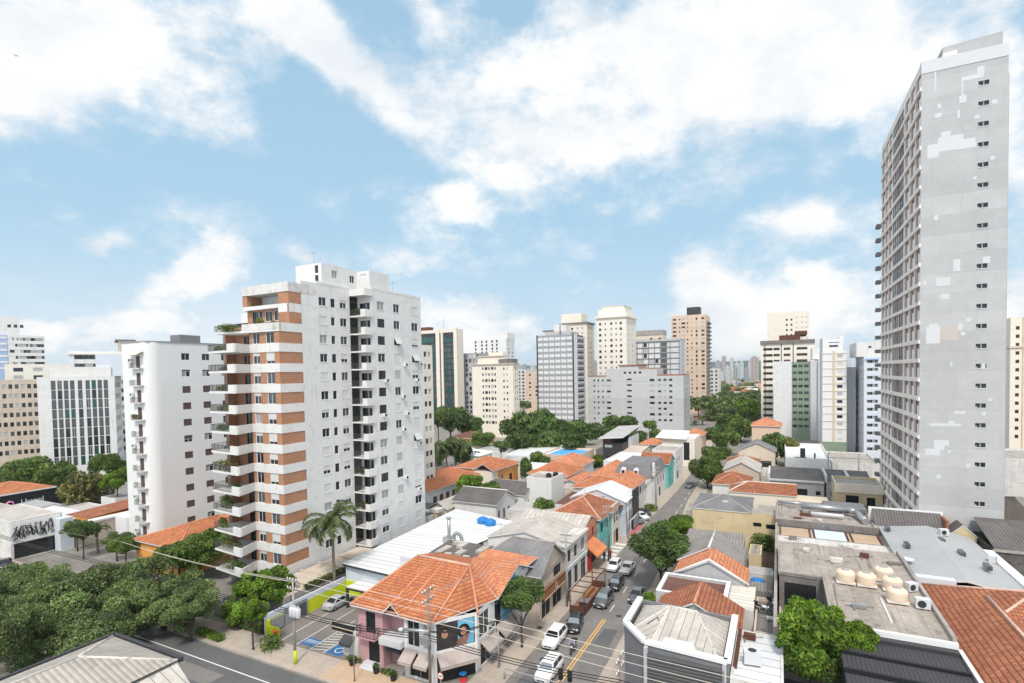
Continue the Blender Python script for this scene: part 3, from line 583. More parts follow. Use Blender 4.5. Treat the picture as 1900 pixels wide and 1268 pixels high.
# ================================================================== the setting
def sheet(name, pl, z, m):
    b = MB(); b.poly([(s, t, z) for s, t in pl], m); return structure(name, b)
gb = MB()
gb.poly([(-9000, -60, 0), (9000, -60, 0), (9000, 620, 0), (-9000, 620, 0)], 'ground')
structure('ground', gb)
roadL = [(20, -24.4), (95, -24.1), (112, -23.9), (140, -23.2), (165, -23.4), (260, -25), (420, -27)]
roadR = [(20, -16.5), (75, -16.6), (100, -17.6), (130, -19.6), (165, -20.0), (260, -20.5), (420, -22)]
b = MB()
for (ta, tb_) in ((-40, 31.2), (38.4, 420)):
    pass
lf = [(s, t) for t, s in roadL]; rt = [(s, t) for t, s in roadR]
b.poly([(s, t, .012) for s, t in rt+lf[::-1]], 'asphalt'); structure('main_street', b)
sheet('cross_street', [(-190, 31.0), (90, 31.0), (90, 38.4), (-190, 38.4)], .008, 'asphalt_new')
b = MB()                                                     # raised pavements with kerbs
def pave(pl, m='pavement', z=.13, k=.18):
    n = len(pl); b.prism(pl, 0, z, 'kerb', m, bottom=False)
pave([(-27.9, 38.6), (-24.6, 41.5), (-24.3, 95), (-24.1, 112), (-23.4, 140), (-23.6, 165), (-25.2, 260), (-28, 260), (-28, 42.6), (-190, 42.6), (-190, 38.6)][::-1][::-1])
structure('pavement', b)
b = MB(); b.prism([(-16.3, 42), (-13.5, 39.5), (90, 39.5), (90, 44), (-12.7, 44.6), (-12.7, 66), (-13.6, 100), (-16, 130), (-17, 165), (-19.9, 165), (-19.4, 130), (-17.4, 100), (-16.4, 75)], 0, .13, 'kerb', 'pavement', bottom=False); structure('pavement', b)
sheet('pavement_strip', [(-42.5, 38.9), (-28.5, 39.2), (-28.5, 42.3), (-42.5, 42.5)], .134, 'pavement_warm')
sheet('red_crossing', [(-27.0, 98.2), (-24.4, 98.2), (-24.2, 106), (-26.8, 106)], .136, 'red_paint')
b = MB()
for i in range(5): b.box(-27.2, -24.5, 84.5+i*1.9, 85.5+i*1.9, .131, .135, 'paint_white', skip='D')
structure('pavement_marking', b)
b = MB()                                                     # painted lines, a few millimetres proud
for off in (-.16, .16): b.poly([(-19.72+off-.07, 45.5, .017), (-19.72+off+.07, 45.5, .017), (-19.60+off+.07, 63.6, .017), (-19.60+off-.07, 63.6, .017)], 'paint_yellow')
structure('yellow_centre_line', b)
b = MB()
for k in range(12):
    t0 = 66+k*6.5; s = -19.6-.012*max(0, t0-80); b.poly([(s-.06, t0, .017), (s+.06, t0, .017), (s+.06, t0+2.2, .017), (s-.06, t0+2.2, .017)], 'paint_white')
for t0 in (80.3, 92.8): b.poly([(-24.0, t0, .017), (-21.4, t0, .017), (-21.4, t0+.16, .017), (-24.0, t0+.16, .017)], 'paint_white')
b.poly([(-190, 35.95, .013), (-30, 35.95, .013), (-30, 36.09, .013), (-190, 36.09, .013)], 'paint_white')
for k in range(6): b.poly([(-23.8+k*1.2, 39.2, .017), (-23.2+k*1.2, 39.2, .017), (-23.2+k*1.2, 41.6, .017), (-23.8+k*1.2, 41.6, .017)], 'paint_white')
structure('road_marking', b)
b = MB()                                                     # resurfaced patches in the carriageway
for (a, c, d, e) in ((-23.6, -21.8, 46, 50), (-19, -17.2, 57, 61.5), (-21.6, -20.2, 75, 88), (-19.2, -18, 90, 99), (-23, -20.5, 104, 110)): b.poly([(a, d, .0145), (c, d+.2, .0145), (c-.1, e, .0145), (a+.1, e-.2, .0145)], 'asphalt_new')
b.poly([(-60, 33, .0105), (-52, 33, .0105), (-52, 35, .0105), (-60, 35, .0105)], 'asphalt'); structure('road_patch', b)
for (s, t, lab) in ((-18.2, 65.2, 'round iron manhole cover in the lane by the mural building'), (-22.9, 51.8, 'round iron manhole cover before the white parked car'), (-26.0, 58.0, 'manhole cover in the pavement by the dark hipped bar')):
    q = MB(); q.tube((s, t, .0 if s > -24.3 else .1), (s, t, .024 if s > -24.3 else .14), .36, 'metal_dark', 18); q.top('manhole_cover', lab, 'manhole cover')
# the car park beside the pink corner house
sheet('parking_ground', [(-55.2, 42.3), (-42.4, 42.3), (-42.4, 56), (-55.2, 56)], .136, 'lot')
b = MB(); z = .142
def line(p, q, w=.11, m='paint_white', z=.142):
    dx, dy = q[0]-p[0], q[1]-p[1]; L = math.hypot(dx, dy); nx, ny = -dy/L*w/2, dx/L*w/2
    b.poly([(p[0]-nx, p[1]-ny, z), (q[0]-nx, q[1]-ny, z), (q[0]+nx, q[1]+ny, z), (p[0]+nx, p[1]+ny, z)], m)
line((-52.4, 42.5), (-52.9, 52)); line((-50.0, 42.6), (-50.4, 52.4)); line((-47.7, 42.4), (-48.0, 50)); line((-45.7, 42.5), (-45.7, 48)); line((-54.6, 48.3), (-45.8, 48.9))
for k in range(9): line((-47.6, 42.6+k*.62), (-45.8, 43.2+k*.62), .13)
structure('parking_marking', b)
b = MB(); b.poly([(-49.9, 43.0, .146), (-47.85, 43.0, .146), (-47.85, 44.5, .146), (-49.9, 44.5, .146)], 'paint_blue')
for k in range(4):                                            # worn white lettering strokes on the blue ground
    x = -49.6+k*.45
    for (p, q) in (((x, 43.35), (x, 44.15)), ((x, 44.15), (x+.28, 44.15)), ((x, 43.75), (x+.28, 43.75)), ((x+.28, 43.75), (x+.28, 44.15))): line(p, q, .08, z=.15)
b.poly([(-45.5, 42.7, .146), (-43.4, 42.7, .146), (-43.4, 44.6, .146), (-45.5, 44.6, .146)], 'paint_blue')
for k in range(14):
    a = k*.449; line((-44.4+.5*math.cos(a), 43.7+.5*math.sin(a)), (-44.4+.5*math.cos(a+.45), 43.7+.5*math.sin(a+.45)), .14, z=.15)
structure('disabled_bay_marking', b)
# hills far beyond the valley
b = MB(); rg = random.Random(5); n = 70
def hgt(a): return 62+22*math.sin(a*7.1)+16*math.sin(a*17.3+1)+8*math.sin(a*41+2)
prev = None
for i in range(n+1):
    a = -1.25+2.5*i/n; row = []
    for (d, k) in ((620, 0), (1500, .02), (2600, .22), (3600, 1.0), (4600, .8), (6000, 0)):
        X, Y = d*math.sin(a), d*math.cos(a); s, t = st_of(X, Y); row.append((s, t, -.5+hgt(a)*k*1.05))
    if prev:
        for q in range(5): b.poly([prev[q], row[q], row[q+1], prev[q+1]], 'hill_green', True)
    prev = row
mat('hill_green', (.045, .075, .05), var=.5, sc=.012)
structure('hills', b)
# ================================================================== the grey tower on the right
TW = Bld('apartment_tower', 'tall grey apartment tower with white patches on its blank wall', 'tower', 23, 110)
fw_ = [(24.47, 11.3+2.755*k, 1.15, .62, 'bath') for k in range(23)]
lw = []
for k in range(25):
    z = 4.6+2.755*k
    for a in (95.35, 98.95, 102.75): lw.append((a, z, 3.25, 2.15, 'tw'))
    lw.append((106.75, z, 9.3, 2.15, 'tc'))
    for a in (116.6, 120.2, 123.75): lw.append((a, z, 3.25, 2.15, 'tw'))
TW.wall('F', 95, 18.2, 27.6, 0, 72.4, 'tower_grey', fw_); TW.wall('L', 18.2, 95, 127.5, 0, 73.3, 'tower_band', lw, .12, 'tower_band')
TW.wall('R', 27.6, 95, 127.5, 0, 74, 'tower_grey'); TW.wall('B', 127.5, 18.2, 27.6, 0, 74, 'tower_grey')
TW.mb.box(18.14, 27.64, 94.94, 95.6, 72.4, 74.1, 'patch_white'); TW.mb.box(18.2, 18.5, 95.6, 127.5, 73.3, 74.1, 'tower_band'); TW.rf.poly([(18.5, 95.6, 73.6), (27.6, 95.6, 73.6), (27.6, 127.5, 73.6), (18.5, 127.5, 73.6)], 'concrete')
for k in range(25):
    z = 4.6+2.755*k; TW.mb.box(18.02, 18.2, 94.98, 127.6, z-.62, z-.10, 'tower_band', skip='R')
TW.mb.box(27.62, 28.05, 96.2, 127, 0, 70.6, 'grey_wall')
P_ = [(18.9, 24.2, 61.1, 62.3), (20.1, 22.9, 62.2, 63.1), (18.9, 20.2, 60.4, 61.2), (22.0, 24.3, 61.0, 61.6), (20.4, 21.5, 63.0, 63.8), (22.6, 25.0, 70.2, 70.8), (24.3, 25.1, 70.7, 71.7), (19.65, 19.85, 69.6, 72.4), (22.65, 22.85, 68.3, 70.2), (22.4, 23.2, 67.3, 68.3),
      (20.0, 20.4, 67.2, 67.8), (19.7, 20.5, 65.9, 66.5), (22.2, 22.5, 65.3, 66.4), (24.1, 24.6, 64.8, 65.3), (25.9, 26.5, 66.4, 66.9), (25.8, 26.3, 58.9, 59.4), (24.0, 24.4, 56.6, 57.0), (19.7, 20.2, 51.6, 52.3), (21.9, 22.7, 44.2, 45.9), (25.1, 25.9, 45.0, 45.9), (20.0, 21.6, 42.3, 43.5), (20.5, 21.5, 40.4, 41.2),
      (18.5, 18.9, 42.6, 43.2), (18.9, 20.5, 34.2, 36.6), (19.2, 20.3, 36.6, 37.0), (22.5, 23.0, 36.0, 36.9), (22.8, 23.3, 35.2, 35.7), (23.4, 23.9, 37.0, 37.6), (21.7, 21.9, 30.9, 31.6), (25.1, 25.5, 30.4, 31.2), (22.1, 23.4, 24.2, 24.6), (19.4, 22.9, 22.4, 22.8), (21.5, 22.2, 22.7, 23.2), (25.8, 26.3, 26.0, 26.4), (25.2, 25.6, 24.0, 24.5),
      (19.9, 21.6, 19.6, 20.4), (19.9, 21.1, 19.0, 19.7), (18.9, 20.6, 18.2, 19.1), (20.2, 20.7, 14.9, 15.4), (23.5, 23.9, 16.6, 17.2), (21.5, 21.8, 18.6, 19.0)]
for i, (a, c, e, f) in enumerate(P_): q = MB(); q.box(a, c, 94.985-.0012*(i % 7), 94.999, e, f, 'patch_white', skip='B'); q.part('plaster_patch', TW.root)
q = MB(); q.box(20.55, 22.5, 94.988, 94.999, 34.6, 36.6, 'patch_pink', skip='B'); q.part('plaster_patch', TW.root)
q = MB(); q.prism([(21.4, 99), (27.9, 98.2), (27.9, 112), (21.4, 112)], 73.6, 77.3, 'tower_grey', 'concrete'); q.prism([(21.35, 98.6), (22.9, 98.3), (22.9, 98.9), (21.35, 99.2)], 73.6, 76.2, 'tower_band'); q.part('rooftop_block', TW.root)
for k in range(19): q = MB(); q.box(17.4, 18.2, 127.6, 129.4, 9+2.755*k, 9.7+2.755*k, 'mid_grey'); q.part('rear_balcony', TW.root)
TW.done()
# ================================================================== the white and brick apartment building
BK = Bld('apartment_building', 'white apartment building with orange brick bands and plants on its balconies', 'apartment building', -68, 66)
SR, S2, TF = -62.45, -59.5, 51.95
kk = ['w', 'ha', 'wg', 'w', 'ht', 'sh', 'w', 'hq', 'wc', 'w']
rr = random.Random(11); pick = lambda *a: a[rr.randrange(len(a))]
fwin, rwin, r2win, fback = [], [], [], []
for k in range(12):
    zb = 4.28+2.88*k
    fwin += [(-68.0, zb+.02, 1.45, 1.6, pick('ht', 'wg', 'cu', 'ht', 'w')), (-65.2, zb+.02, 1.65, 1.6, pick('w', 'ha', 'sh', 'hq', 'wg', 'w'))]
for k in range(14):
    zb = 4.28+2.88*k
    rwin += [(59.35, zb+.25, 1.5, 1.30, pick('w', 'w', 'cu', 'ha', 'wg', 'sh', 'ht')), (61.75, zb+.2, .85, 1.35, pick('w1', 'w1', 'wd')), (63.7, zb+.25, 1.45, 1.30, pick('w', 'sh', 'ha', 'wg', 'ht', 'w'))]
    r2win += [(69.05, zb+.3, 1.8, 1.45, pick('wd', 'cu', 'w', 'wg', 'ht')), (73.25, zb+.3, 1.6, 1.45, pick('sh', 'aw', 'hq', 'w', 'shg', 'wd', 'aw')), (78.2, zb+.3, 1.9, 1.45, pick('sh', 'hq', 'aw', 'w', 'sh', 'ha'))]
    fback.append((-72.4, zb-.9, 3.4, 2.3, 'w4d'))
zt = 4.28
for k in range(12):                                           # brick storey fields and plain bands, front and the return beside the corner
    z0, z1 = zt+2.88*k, zt+2.88*k+1.65; z2 = z0+2.88
    fw1 = [w for w in fwin if abs(w[1]-z0-.02) < .1]
    BK.wall('F', TF+.06, -68.7, SR-.06, z0, z1, 'brick', fw1, .2, 'frame_white'); BK.wall('R', SR-.06, TF+.06, 56, z0, z1, 'brick')
    BK.mb.box(-68.8, SR, TF-.02, TF+.4, z1, z2, 'white'); BK.mb.box(SR-.4, SR+.01, TF+.4, 56, z1, z2, 'white')
BK.mb.box(-68.8, SR, TF-.02, TF+.4, 2.6, zt, 'white'); BK.mb.box(SR-.4, SR+.01, TF+.4, 56, 2.6, zt, 'white')
zU = zt+2.88*12
BK.wall('R', SR, 56, 65.85, 0, 45.25, 'white_soft', rwin);
BK.wall('R', S2, 67.66, 81.1, 0, 45.2, 'white_soft', r2win); BK.wall('B', 81.1, -76, S2, 0, 45.2, 'white_soft'); BK.wall('L', -75.2, 52.4, 81.1, 0, 39.5, 'white_soft'); BK.mb.box(-77.0, -74.0, 57, 62, 37, 41.4, 'white_clean', 'concrete'); BK.wall('L', -72.2, 58, 81.1, 39.5, 45.2, 'white_soft'); BK.rf.poly([(-75.2, 54.5, 39.5), (-72, 54.5, 39.5), (-72, 81, 39.5), (-75.2, 81, 39.5)], 'concrete')
# front wall behind the left balconies
BK.wall('F', 53.9, -74.4, -68.7, 2.6, zU, 'brick', fback, .25, 'frame_dark'); BK.wall('R', -74.4, 52.5, 53.9, 2.6, zU, 'brick'); BK.wall('L', -68.7, 52.1, 53.9, 2.6, zU, 'brick')
# upper two storeys set back
TU = 53.8
BK.wall('F', TU, -64.6, SR, zU, 43.4, 'brick'); BK.wall('R', SR-.02, TU, 56, zU, zU+1.65, 'brick'); BK.mb.box(SR-.3, SR+.005, TU, 56, zU+1.65, zU+2.88, 'white'); BK.wall('R', SR-.02, TU, 56, zU+2.88, 43.4, 'brick')
BK.mb.box(-64.6, SR-.3, TU-.03, TU+.02, zU+1.65, zU+2.88, 'white')
BK.wall('F', TU+.6, -72.1, -64.6, zU, zU+2.5, 'brick', [(-71, zU+.4, 2.2, 1.7, 'w4d'), (-68.2, zU+.6, 1.5, 1.5, 'w'), (-66.3, zU+.6, 1.5, 1.5, 'w')], .2, 'frame_white')
BK.mb.box(-72.1, -64.6, TU-.1, TU+.6, zU+2.35, zU+2.9, 'white'); BK.wall('F', TU+2.6, -72.1, -64.6, zU+2.9, 43.4, 'white_soft', [(-71.3, zU+3.4, 2.4, 1.6, 'w4d'), (-67.9, zU+3.5, 2.0, 1.5, 'w')])
BK.wall('L', -64.62, TU, TU+2.6, zU+2.9, 43.4, 'brick'); BK.mb.box(-72.3, -71.3, TU, TU+2.6, zU+2.9, 43.4, 'brick')
BK.mb.box(-72.3, SR+.03, TU-.1, TU+5, 43.4, 44.75, 'white_old'); BK.rf.poly([(-72.2, 59, 45.21), (SR-.05, 59, 45.21), (SR-.05, 81, 45.21), (-72.2, 81, 45.21)], 'concrete'); BK.rf.poly([(SR-.05, 65.9, 45.21), (S2-.05, 65.9, 45.21), (S2-.05, 81, 45.21), (SR-.05, 81, 45.21)], 'concrete')
BK.mb.box(SR-.3, SR+.03, 58.9, 65.85, 45.2, 45.6, 'white'); BK.mb.box(S2-.3, S2+.03, 67.6, 81.1, 45.2, 45.6, 'white')
# pilotis and the dark entrance below
for s in (-74, -70.5, -67, -63.4): BK.mb.box(s, s+.5, 53.2, 53.7, 0, 2.6, 'concrete')
BK.mb.box(-75, SR-.1, 57, 57.2, 0, 2.6, 'concrete_dark'); BK.mb.box(-74.6, SR, 52.4, 80, 2.3, 2.6, 'concrete')
# balconies
def rail(mb, p, q, z, h, m='railing', n=None):
    L = math.dist(p, q); n = n or max(3, int(L/.22)); mb.tube((*p, z+h), (*q, z+h), .03, m, 5); mb.tube((*p, z+.08), (*q, z+.08), .02, m, 4)
    for i in range(n+1):
        x = p[0]+(q[0]-p[0])*i/n, p[1]+(q[1]-p[1])*i/n; mb.tube((*x, z), (*x, z+h), .026, m, 4, cap=False)
for k in range(13):
    z0 = zt+2.88*k-1.23; q = MB()
    if k < 12:
        pl = [(-74.6, 52.5), (-74.2, 49.3), (-67.9, 48.6), (-67.4, 48.6), (-68.6, 52.0), (-68.75, 53.9), (-74.6, 53.9)]
        q.prism(pl, z0, z0+.28, 'white'); q.obox((-67.5, 48.75), (-68.72, 52.1), .18, z0+.28, z0+1.23, 'white'); q.obox((-69.2, 48.83), (-67.5, 48.65), .18, z0+.28, z0+1.23, 'white')
        q.obox((-74.2, 49.4), (-69.2, 48.85), .1, z0+.2, z0+.34, 'white_old')
        rail(q, (-74.2, 49.35), (-69.25, 48.8), z0+.3, .92); rail(q, (-74.25, 49.4), (-74.6, 52.4), z0+.3, .92)
        q.obox((-74.62, 52.4), (-74.62, 52.9), .3, z0+.3, z0+2.88, 'brick')
    else:
        pl = [(-74.8, 54.4), (-74.6, 50.6), (-68.8, 51.4), (SR, 51.95), (SR, 53.8), (-72, 54.4)]
        q.prism(pl, z0, z0+.28, 'white'); q.obox((-69.4, 51.4), (SR-.02, 52.0), .16, z0+.28, z0+1.23, 'white_old'); q.obox((SR-.08, 52.1), (SR-.08, 53.7), .16, z0+.28, z0+1.23, 'white_old'); rail(q, (-74.6, 50.7), (-69.5, 51.4), z0+.3, .92)
    q.part('balcony', BK.root)
    q = MB()
for k in range(14):                                           # side balconies at the step in the right-hand wall
    zf = zt+2.88*k-1.05; q = MB()
    q.prism([(SR, 65.85), (S2+.25, 65.85), (S2+.25, 67.7), (SR, 67.7)], zf, zf+.22, 'white'); q.box(S2+.05, S2+.25, 65.85, 67.72, zf+.22, zf+1.2, 'white'); q.box(S2-.7, S2+.05, 65.85, 66.0, zf+.22, zf+1.2, 'white'); rail(q, (SR+.05, 65.9), (S2-.72, 65.9), zf+.2, .95)
    q.part('side_balcony', BK.root)
BK.wall('F', 67.66, SR, S2, 0, 45.2, 'white_soft', [(SR+.5, zt+2.88*k-.75, 2.1, 2.1, 'w4d') for k in range(14)], .2)
q = MB(); q.box(SR, S2+.25, 65.85, 67.7, 44.1, 45.2, 'white'); q.part('balcony_canopy', BK.root)
RB = Bld('x', 'x', 'x', 0, 0); bpy.data.objects.remove(RB.root); RB.root = BK.root
RB.wall('F', 60.3, -68.2, -62.7, 45.2, 48.6, 'white_soft', [(-64.1, 47.1, .75, 1.2, 'dot_n'), (-64.1, 45.6, .75, 1.2, 'dot_n')]); RB.wall('R', -62.7, 60.3, 68.0, 45.2, 48.6, 'white_soft', [(62.4, 46.6, 1.2, 1.2, 'cu_n'), (66.3, 46.4, 1.1, 1.2, 'w_n')]); RB.wall('F', 68.0, -62.7, -60.0, 45.2, 48.4, 'white_soft', [(-61.9, 47.3, 1.1, .6, 'dot_n')]); RB.wall('R', -60.0, 68.0, 72.9, 45.2, 48.4, 'white_soft')
RB.mb.box(-68.2, -60.05, 68.1, 72.8, 45.2, 48.38, 'white_soft', 'concrete'); RB.rf.poly([(-68.2, 60.3, 48.6), (-62.7, 60.3, 48.6), (-62.7, 68.05, 48.6), (-68.2, 68.05, 48.6)], 'concrete'); RB.wall('L', -68.2, 60.3, 68.1, 45.2, 48.6, 'white_soft')
RB.done('rooftop_wall', 'rooftop_cover')
q = MB(); rg = random.Random(3)
for k, (t, z) in enumerate([(76.0, 33.6), (80.3, 33.7), (75.2, 28.0), (76.2, 24.9), (79.3, 30.9), (70.8, 30.9), (70.1, 25.1), (75.1, 22.2), (79.6, 19.2), (75.4, 13.6), (79.2, 10.8)]):
    q = MB(); q.box(S2+.02, S2+.5, t-.4, t+.35, z-.9, z-.35, 'frame_white'); q.lathe((S2+.52, t, z-.63), [(.001, 0)], 'black', 3) if False else None
    q.box(S2+.5, S2+.52, t-.28, t+.2, z-.82, z-.43, 'frame_dark'); q.part('air_conditioner', BK.root)
q = MB()
for i in range(7): q.tube((-76.9+i*.46, 57.1, 41.4), (-76.9+i*.46, 57.1, 42.7), .035, 'white_clean', 4)
for i in range(3): q.tube((-77.0, 57.1, 41.8+i*.42), (-74.0, 57.1, 41.8+i*.42), .03, 'white_clean', 4)
q.part('roof_railing', BK.root)
BK.done()
# plants growing on the balconies stand in their own pots
PB = [(12, -72.0, 50.9, 2.4, 1.1, 'leaf', 'shrubby plants along the rail of the top left balcony'), (12, -66.8, 52.4, .8, 2.0, 'leaf_olive', 'tall bushy plant on the stained terrace under the roof loggia'), (12, -64.2, 52.6, .7, 1.3, 'leaf_olive', 'yellow green bush at the right end of the stained terrace'),
      (13, -71.2, 54.6, 1.0, 1.5, 'leaf', 'dark plant in the loggia under the roof slab'), (5, -71.6, 49.6, 2.6, 1.6, 'leaf_olive', 'lush greenery overflowing the middle left balcony'), (8, -71.4, 49.7, 1.6, .8, 'leaf_olive', 'low yellowish plants on the upper middle balcony'), (3, -72.6, 50.3, 1.5, 2.0, 'leaf', 'round bush filling a lower balcony of the brick banded block'),
      (2, -73.4, 50.2, 1.0, 1.5, 'leaf', 'plant by the left post of a low balcony'), (0, -70.5, 49.8, 2.6, 1.4, 'leaf', 'shrubs in the planter of the lowest balcony'), (9, -72.4, 50.1, 1.2, .7, 'leaf', 'small pot plants on a high left balcony'), (4, -70.2, 50.2, 1.0, 1.0, 'leaf_dark', 'dark pot plant on the balcony under the lush one'), (7, -72.8, 50.2, 1.2, .9, 'leaf', 'green pots one balcony above the lush one'), (10, -71.0, 50.0, 1.6, .7, 'leaf_olive', 'trailing pot plants two balconies under the top terrace'), (1, -71.8, 50.2, 2.2, 1.3, 'leaf_olive', 'bushy plants on the second lowest balcony'), (11, -73.0, 50.2, 1.0, .8, 'leaf', 'pot plant on the balcony just under the top terrace')]
for (k, s, t, r, h, m, lab) in PB: shrub('balcony_plant', lab, s, t, r, h, m, 420, .17, 'plant', zt+2.88*k-.93, sx=1., sy=.28)
for (k, m, lab) in ((13, 'leaf', 'leafy plants on the top side balcony'), (4, 'leaf', 'plant hanging over a side balcony rail above the palm'), (2, 'leaf_olive', 'plant on the side balcony beside the palm fronds')): shrub('balcony_plant', lab, -61.2, 66.4, .8, 1.3, m, 260, .16, 'plant', zt+2.88*k-.8, sx=1., sy=.5)
# ================================================================== the white building with the rounded corner
WB = Bld('apartment_building', 'plain white apartment building with a rounded corner and brown shutters', 'apartment building', -104, 66)
wr = []
for k in range(11):
    z = 34.75-3.12*k
    for a in (61.6, 65.6, 69.6): wr.append((a, z, 1.58, 1.3, 'w_n' if k == 0 else 'brl_n' if k == 1 else ['br', 'br', 'brh', 'br', 'brl_n'][rr.randrange(5)]))
WB.wall('R', -100.6, 57.5, 82, 0, 37.9, 'white_clean', wr); fdoor = [(-104.1, 33.3-3.1*k, 1.3, 2.2, 'br') for k in range(11)]
WB.wall('F', 55.5, -108.4, -102.6, 0, 37.9, 'white_clean', fdoor); WB.wall('L', -108.4, 55.5, 82, 0, 37.9, 'white_clean')
for i in range(8):
    a0, a1 = -math.pi/2+i*math.pi/16, -math.pi/2+(i+1)*math.pi/16; c = (-102.6, 57.5)
    p, q2 = (c[0]+2.0*math.cos(a0), c[1]+2.0*math.sin(a0)), (c[0]+2.0*math.cos(a1), c[1]+2.0*math.sin(a1)); WB.mb.poly([(*p, 0), (*q2, 0), (*q2, 37.9), (*p, 37.9)], 'white_clean', True)
WB.rf.prism([(-108.5, 55.4), (-102.6, 55.4), (-101.1, 55.9), (-100.5, 57.4), (-100.5, 82), (-108.5, 82)], 37.9, 38.15, 'frame_grey', 'concrete'); WB.mb.box(-104.5, -101.5, 62, 66, 38.15, 39.6, 'mid_grey'); WB.mb.box(-112, -108.4, 55.0, 60, 0, 5.6, 'white_clean')
for k in range(11):
    z = 33.1-3.1*k; q = MB(); q.prism([(-105.0, 55.5), (-105.0, 54.7), (-101.9, 54.7), (-101.9, 55.5)], z, z+.2, 'white_old'); rail(q, (-104.9, 54.75), (-101.95, 54.75), z+.2, .9, n=9); rail(q, (-104.95, 54.8), (-104.95, 55.4), z+.2, .9, n=3); q.part('balcony', WB.root)
    if k in (0, 2, 5, 8, 10): q = MB(); q.box(-105.5, -104.7, 54.9, 55.3, z+1.3, z+1.9, 'frame_white'); q.box(-105.3, -104.9, 54.88, 54.9, z+1.4, z+1.8, 'frame_dark'); q.part('air_conditioner', WB.root)
    if k == 0: q = MB(); q.poly([(-105.4, 54.2, z+2.5), (-101.7, 54.2, z+2.5), (-101.7, 55.5, z+3.2), (-105.4, 55.5, z+3.2)], 'cream'); q.part('awning', WB.root)
WB.done()
shrub('balcony_plant', 'plants in the narrow white balcony third from the top', -103.9, 54.9, .9, 1.0, 'leaf_olive', 160, .16, 'plant', 33.1-9.3+.2, sx=1, sy=.4)
# ================================================================== distant towers, each placed by its silhouette
def far(name, label, pxL, pxC, pxR, Y, py, wall, side='R', fw=None, sw=None, dep=None, cat='tower', fin=True, roof='concrete', par=0.):
    r = ray(pxC, 690); k = Y/r[1]; s0, t0 = st_of(r[0]*k, Y); z = on_t(pxC, py, t0)[1]
    if side == 'R':
        w = s0-on_t(pxL, 690, t0)[0]; d = dep or min(30, max(4, on_s(pxR, 690, s0)[0]-t0)); a, c = s0-w, s0
    else:
        w = on_t(pxR, 690, t0)[0]-s0; d = dep or 20; a, c = s0, s0+w
    b = Bld(name, label, cat, (a+c)/2, t0+d/2); b.bx = (a, c, t0, t0+d, z)
    b.box(a, c, t0, t0+d, 0, z, wall, fw(a, c, z) if fw else (), (sw(t0, t0+d, z) if sw and side == 'R' else ()), (sw(t0, t0+d, z) if sw and side == 'L' else ()), depth=.3)
    b.rf.poly([(a, t0, z), (c, t0, z), (c, t0+d, z), (a, t0+d, z)], roof)
    if par: b.parapet(a, c, t0, t0+d, z, par, wall, .4)
    return b.done() if fin else b
def face(name, label, pxL, pxR, Y, py, wall, fw=None, sw=None, dep=16, yaw=0., cat='tower', roof='concrete'):   # a block turned to its own plot, seen almost square on
    pm = (pxL+pxR)/2; r = ray(pm, 690); ph = math.atan2(r[0], r[1]); D = Y/math.cos(ph); rl, rr_ = ray(pxL, 690), ray(pxR, 690); w = 2*D*math.tan((math.atan2(rr_[0], rr_[1])-math.atan2(rl[0], rl[1]))/2)/math.cos(math.radians(yaw))
    s, t, z = at_y(pm, py, Y); a, c = s-w/2, s+w/2; b = Bld(name, label, cat, s, t)
    b.box(a, c, t, t+dep, 0, z, wall, fw(a, c, z) if fw else (), sw(t, t+dep, z) if sw else (), depth=.3); b.rf.poly([(a, t, z), (c, t, z), (c, t+dep, z), (a, t+dep, z)], roof)
    b.bx = (a, c, t, t+dep, z); b.root.rotation_euler = (0, 0, -ph+math.radians(yaw)); return b
def cols(fr, w, h, fl, kinds, top=1.5, zmin=4, seed=1, skip=0.):   # windows at fractions of the front, every fl metres down from the top
    def f(a, c, z):
        r = random.Random(seed); out = []; k = 0
        while z-top-h-k*fl > zmin:
            for x in fr:
                x0 = a+(c-a)*x-w/2
                if x0 > a+.1 and x0+w < c-.1 and r.random() >= skip: out.append((x0, z-top-h-k*fl, w, h, kinds if isinstance(kinds, str) else kinds[r.randrange(len(kinds))]))
            k += 1
        return out
    return f
both = lambda *fs: (lambda a, c, z: [w for f in fs for w in f(a, c, z)])
D3 = ['dot', 'dots', 'dotm', 'dots', 'dot', 'dotm']
face('office_building', 'beige office block of many small windows at the left edge', -60, 72, 178, 705, 'tan', fw=cols([i/11+.05 for i in range(11)], .95, 1.5, 3.2, D3, 1.6), dep=18).done()
b = face('office_building', 'white office block with vertical strips of green glass', 70, 214, 165, 699, 'white_soft', fw=cols([.20, .28, .36, .44, .54, .64, .72, .80, .88], 1.1, 2.82, 2.95, ['dotm', 'gg', 'dotm', 'wg_n', 'dotm'], 1.2, seed=4), sw=lambda a, c, z: [(a+.6+1.5*i, z-3.6-3.6*k, 1.2, 1.5, 'dot') for k in range(8) for i in range(8)], dep=16, yaw=-9)
a, c, t0, t1, z = b.bx
b.mb.box(a+15, c-4, t0+3, t1, z, z+5.4, 'white_soft'); b.mb.box(a+14, a+22, t0+2, t1, z, z+7, 'pale_blue'); b.mb.box(c-16, c-1, t0+1.5, t1, z, z+3, 'white'); b.done()
b = face('apartment_building', 'stepped white block with a brown penthouse behind the rounded corner building', 130, 262, 190, 652, 'white_soft', fw=cols([i/14+.05 for i in range(14)], 2.2, 1.5, 3, D3, 1.4, seed=2), dep=20)
a, c, t0, t1, z = b.bx; b.mb.box(a+14, c-2, t0+5, t1, z, z+4.2, 'tan'); b.mb.box(a+13, c-1, t0+4.5, t1, z+4.2, z+4.6, 'mid_grey'); b.mb.box(a-1, c, t0-.5, t0, z-1.2, z-.7, 'ivory'); b.done()
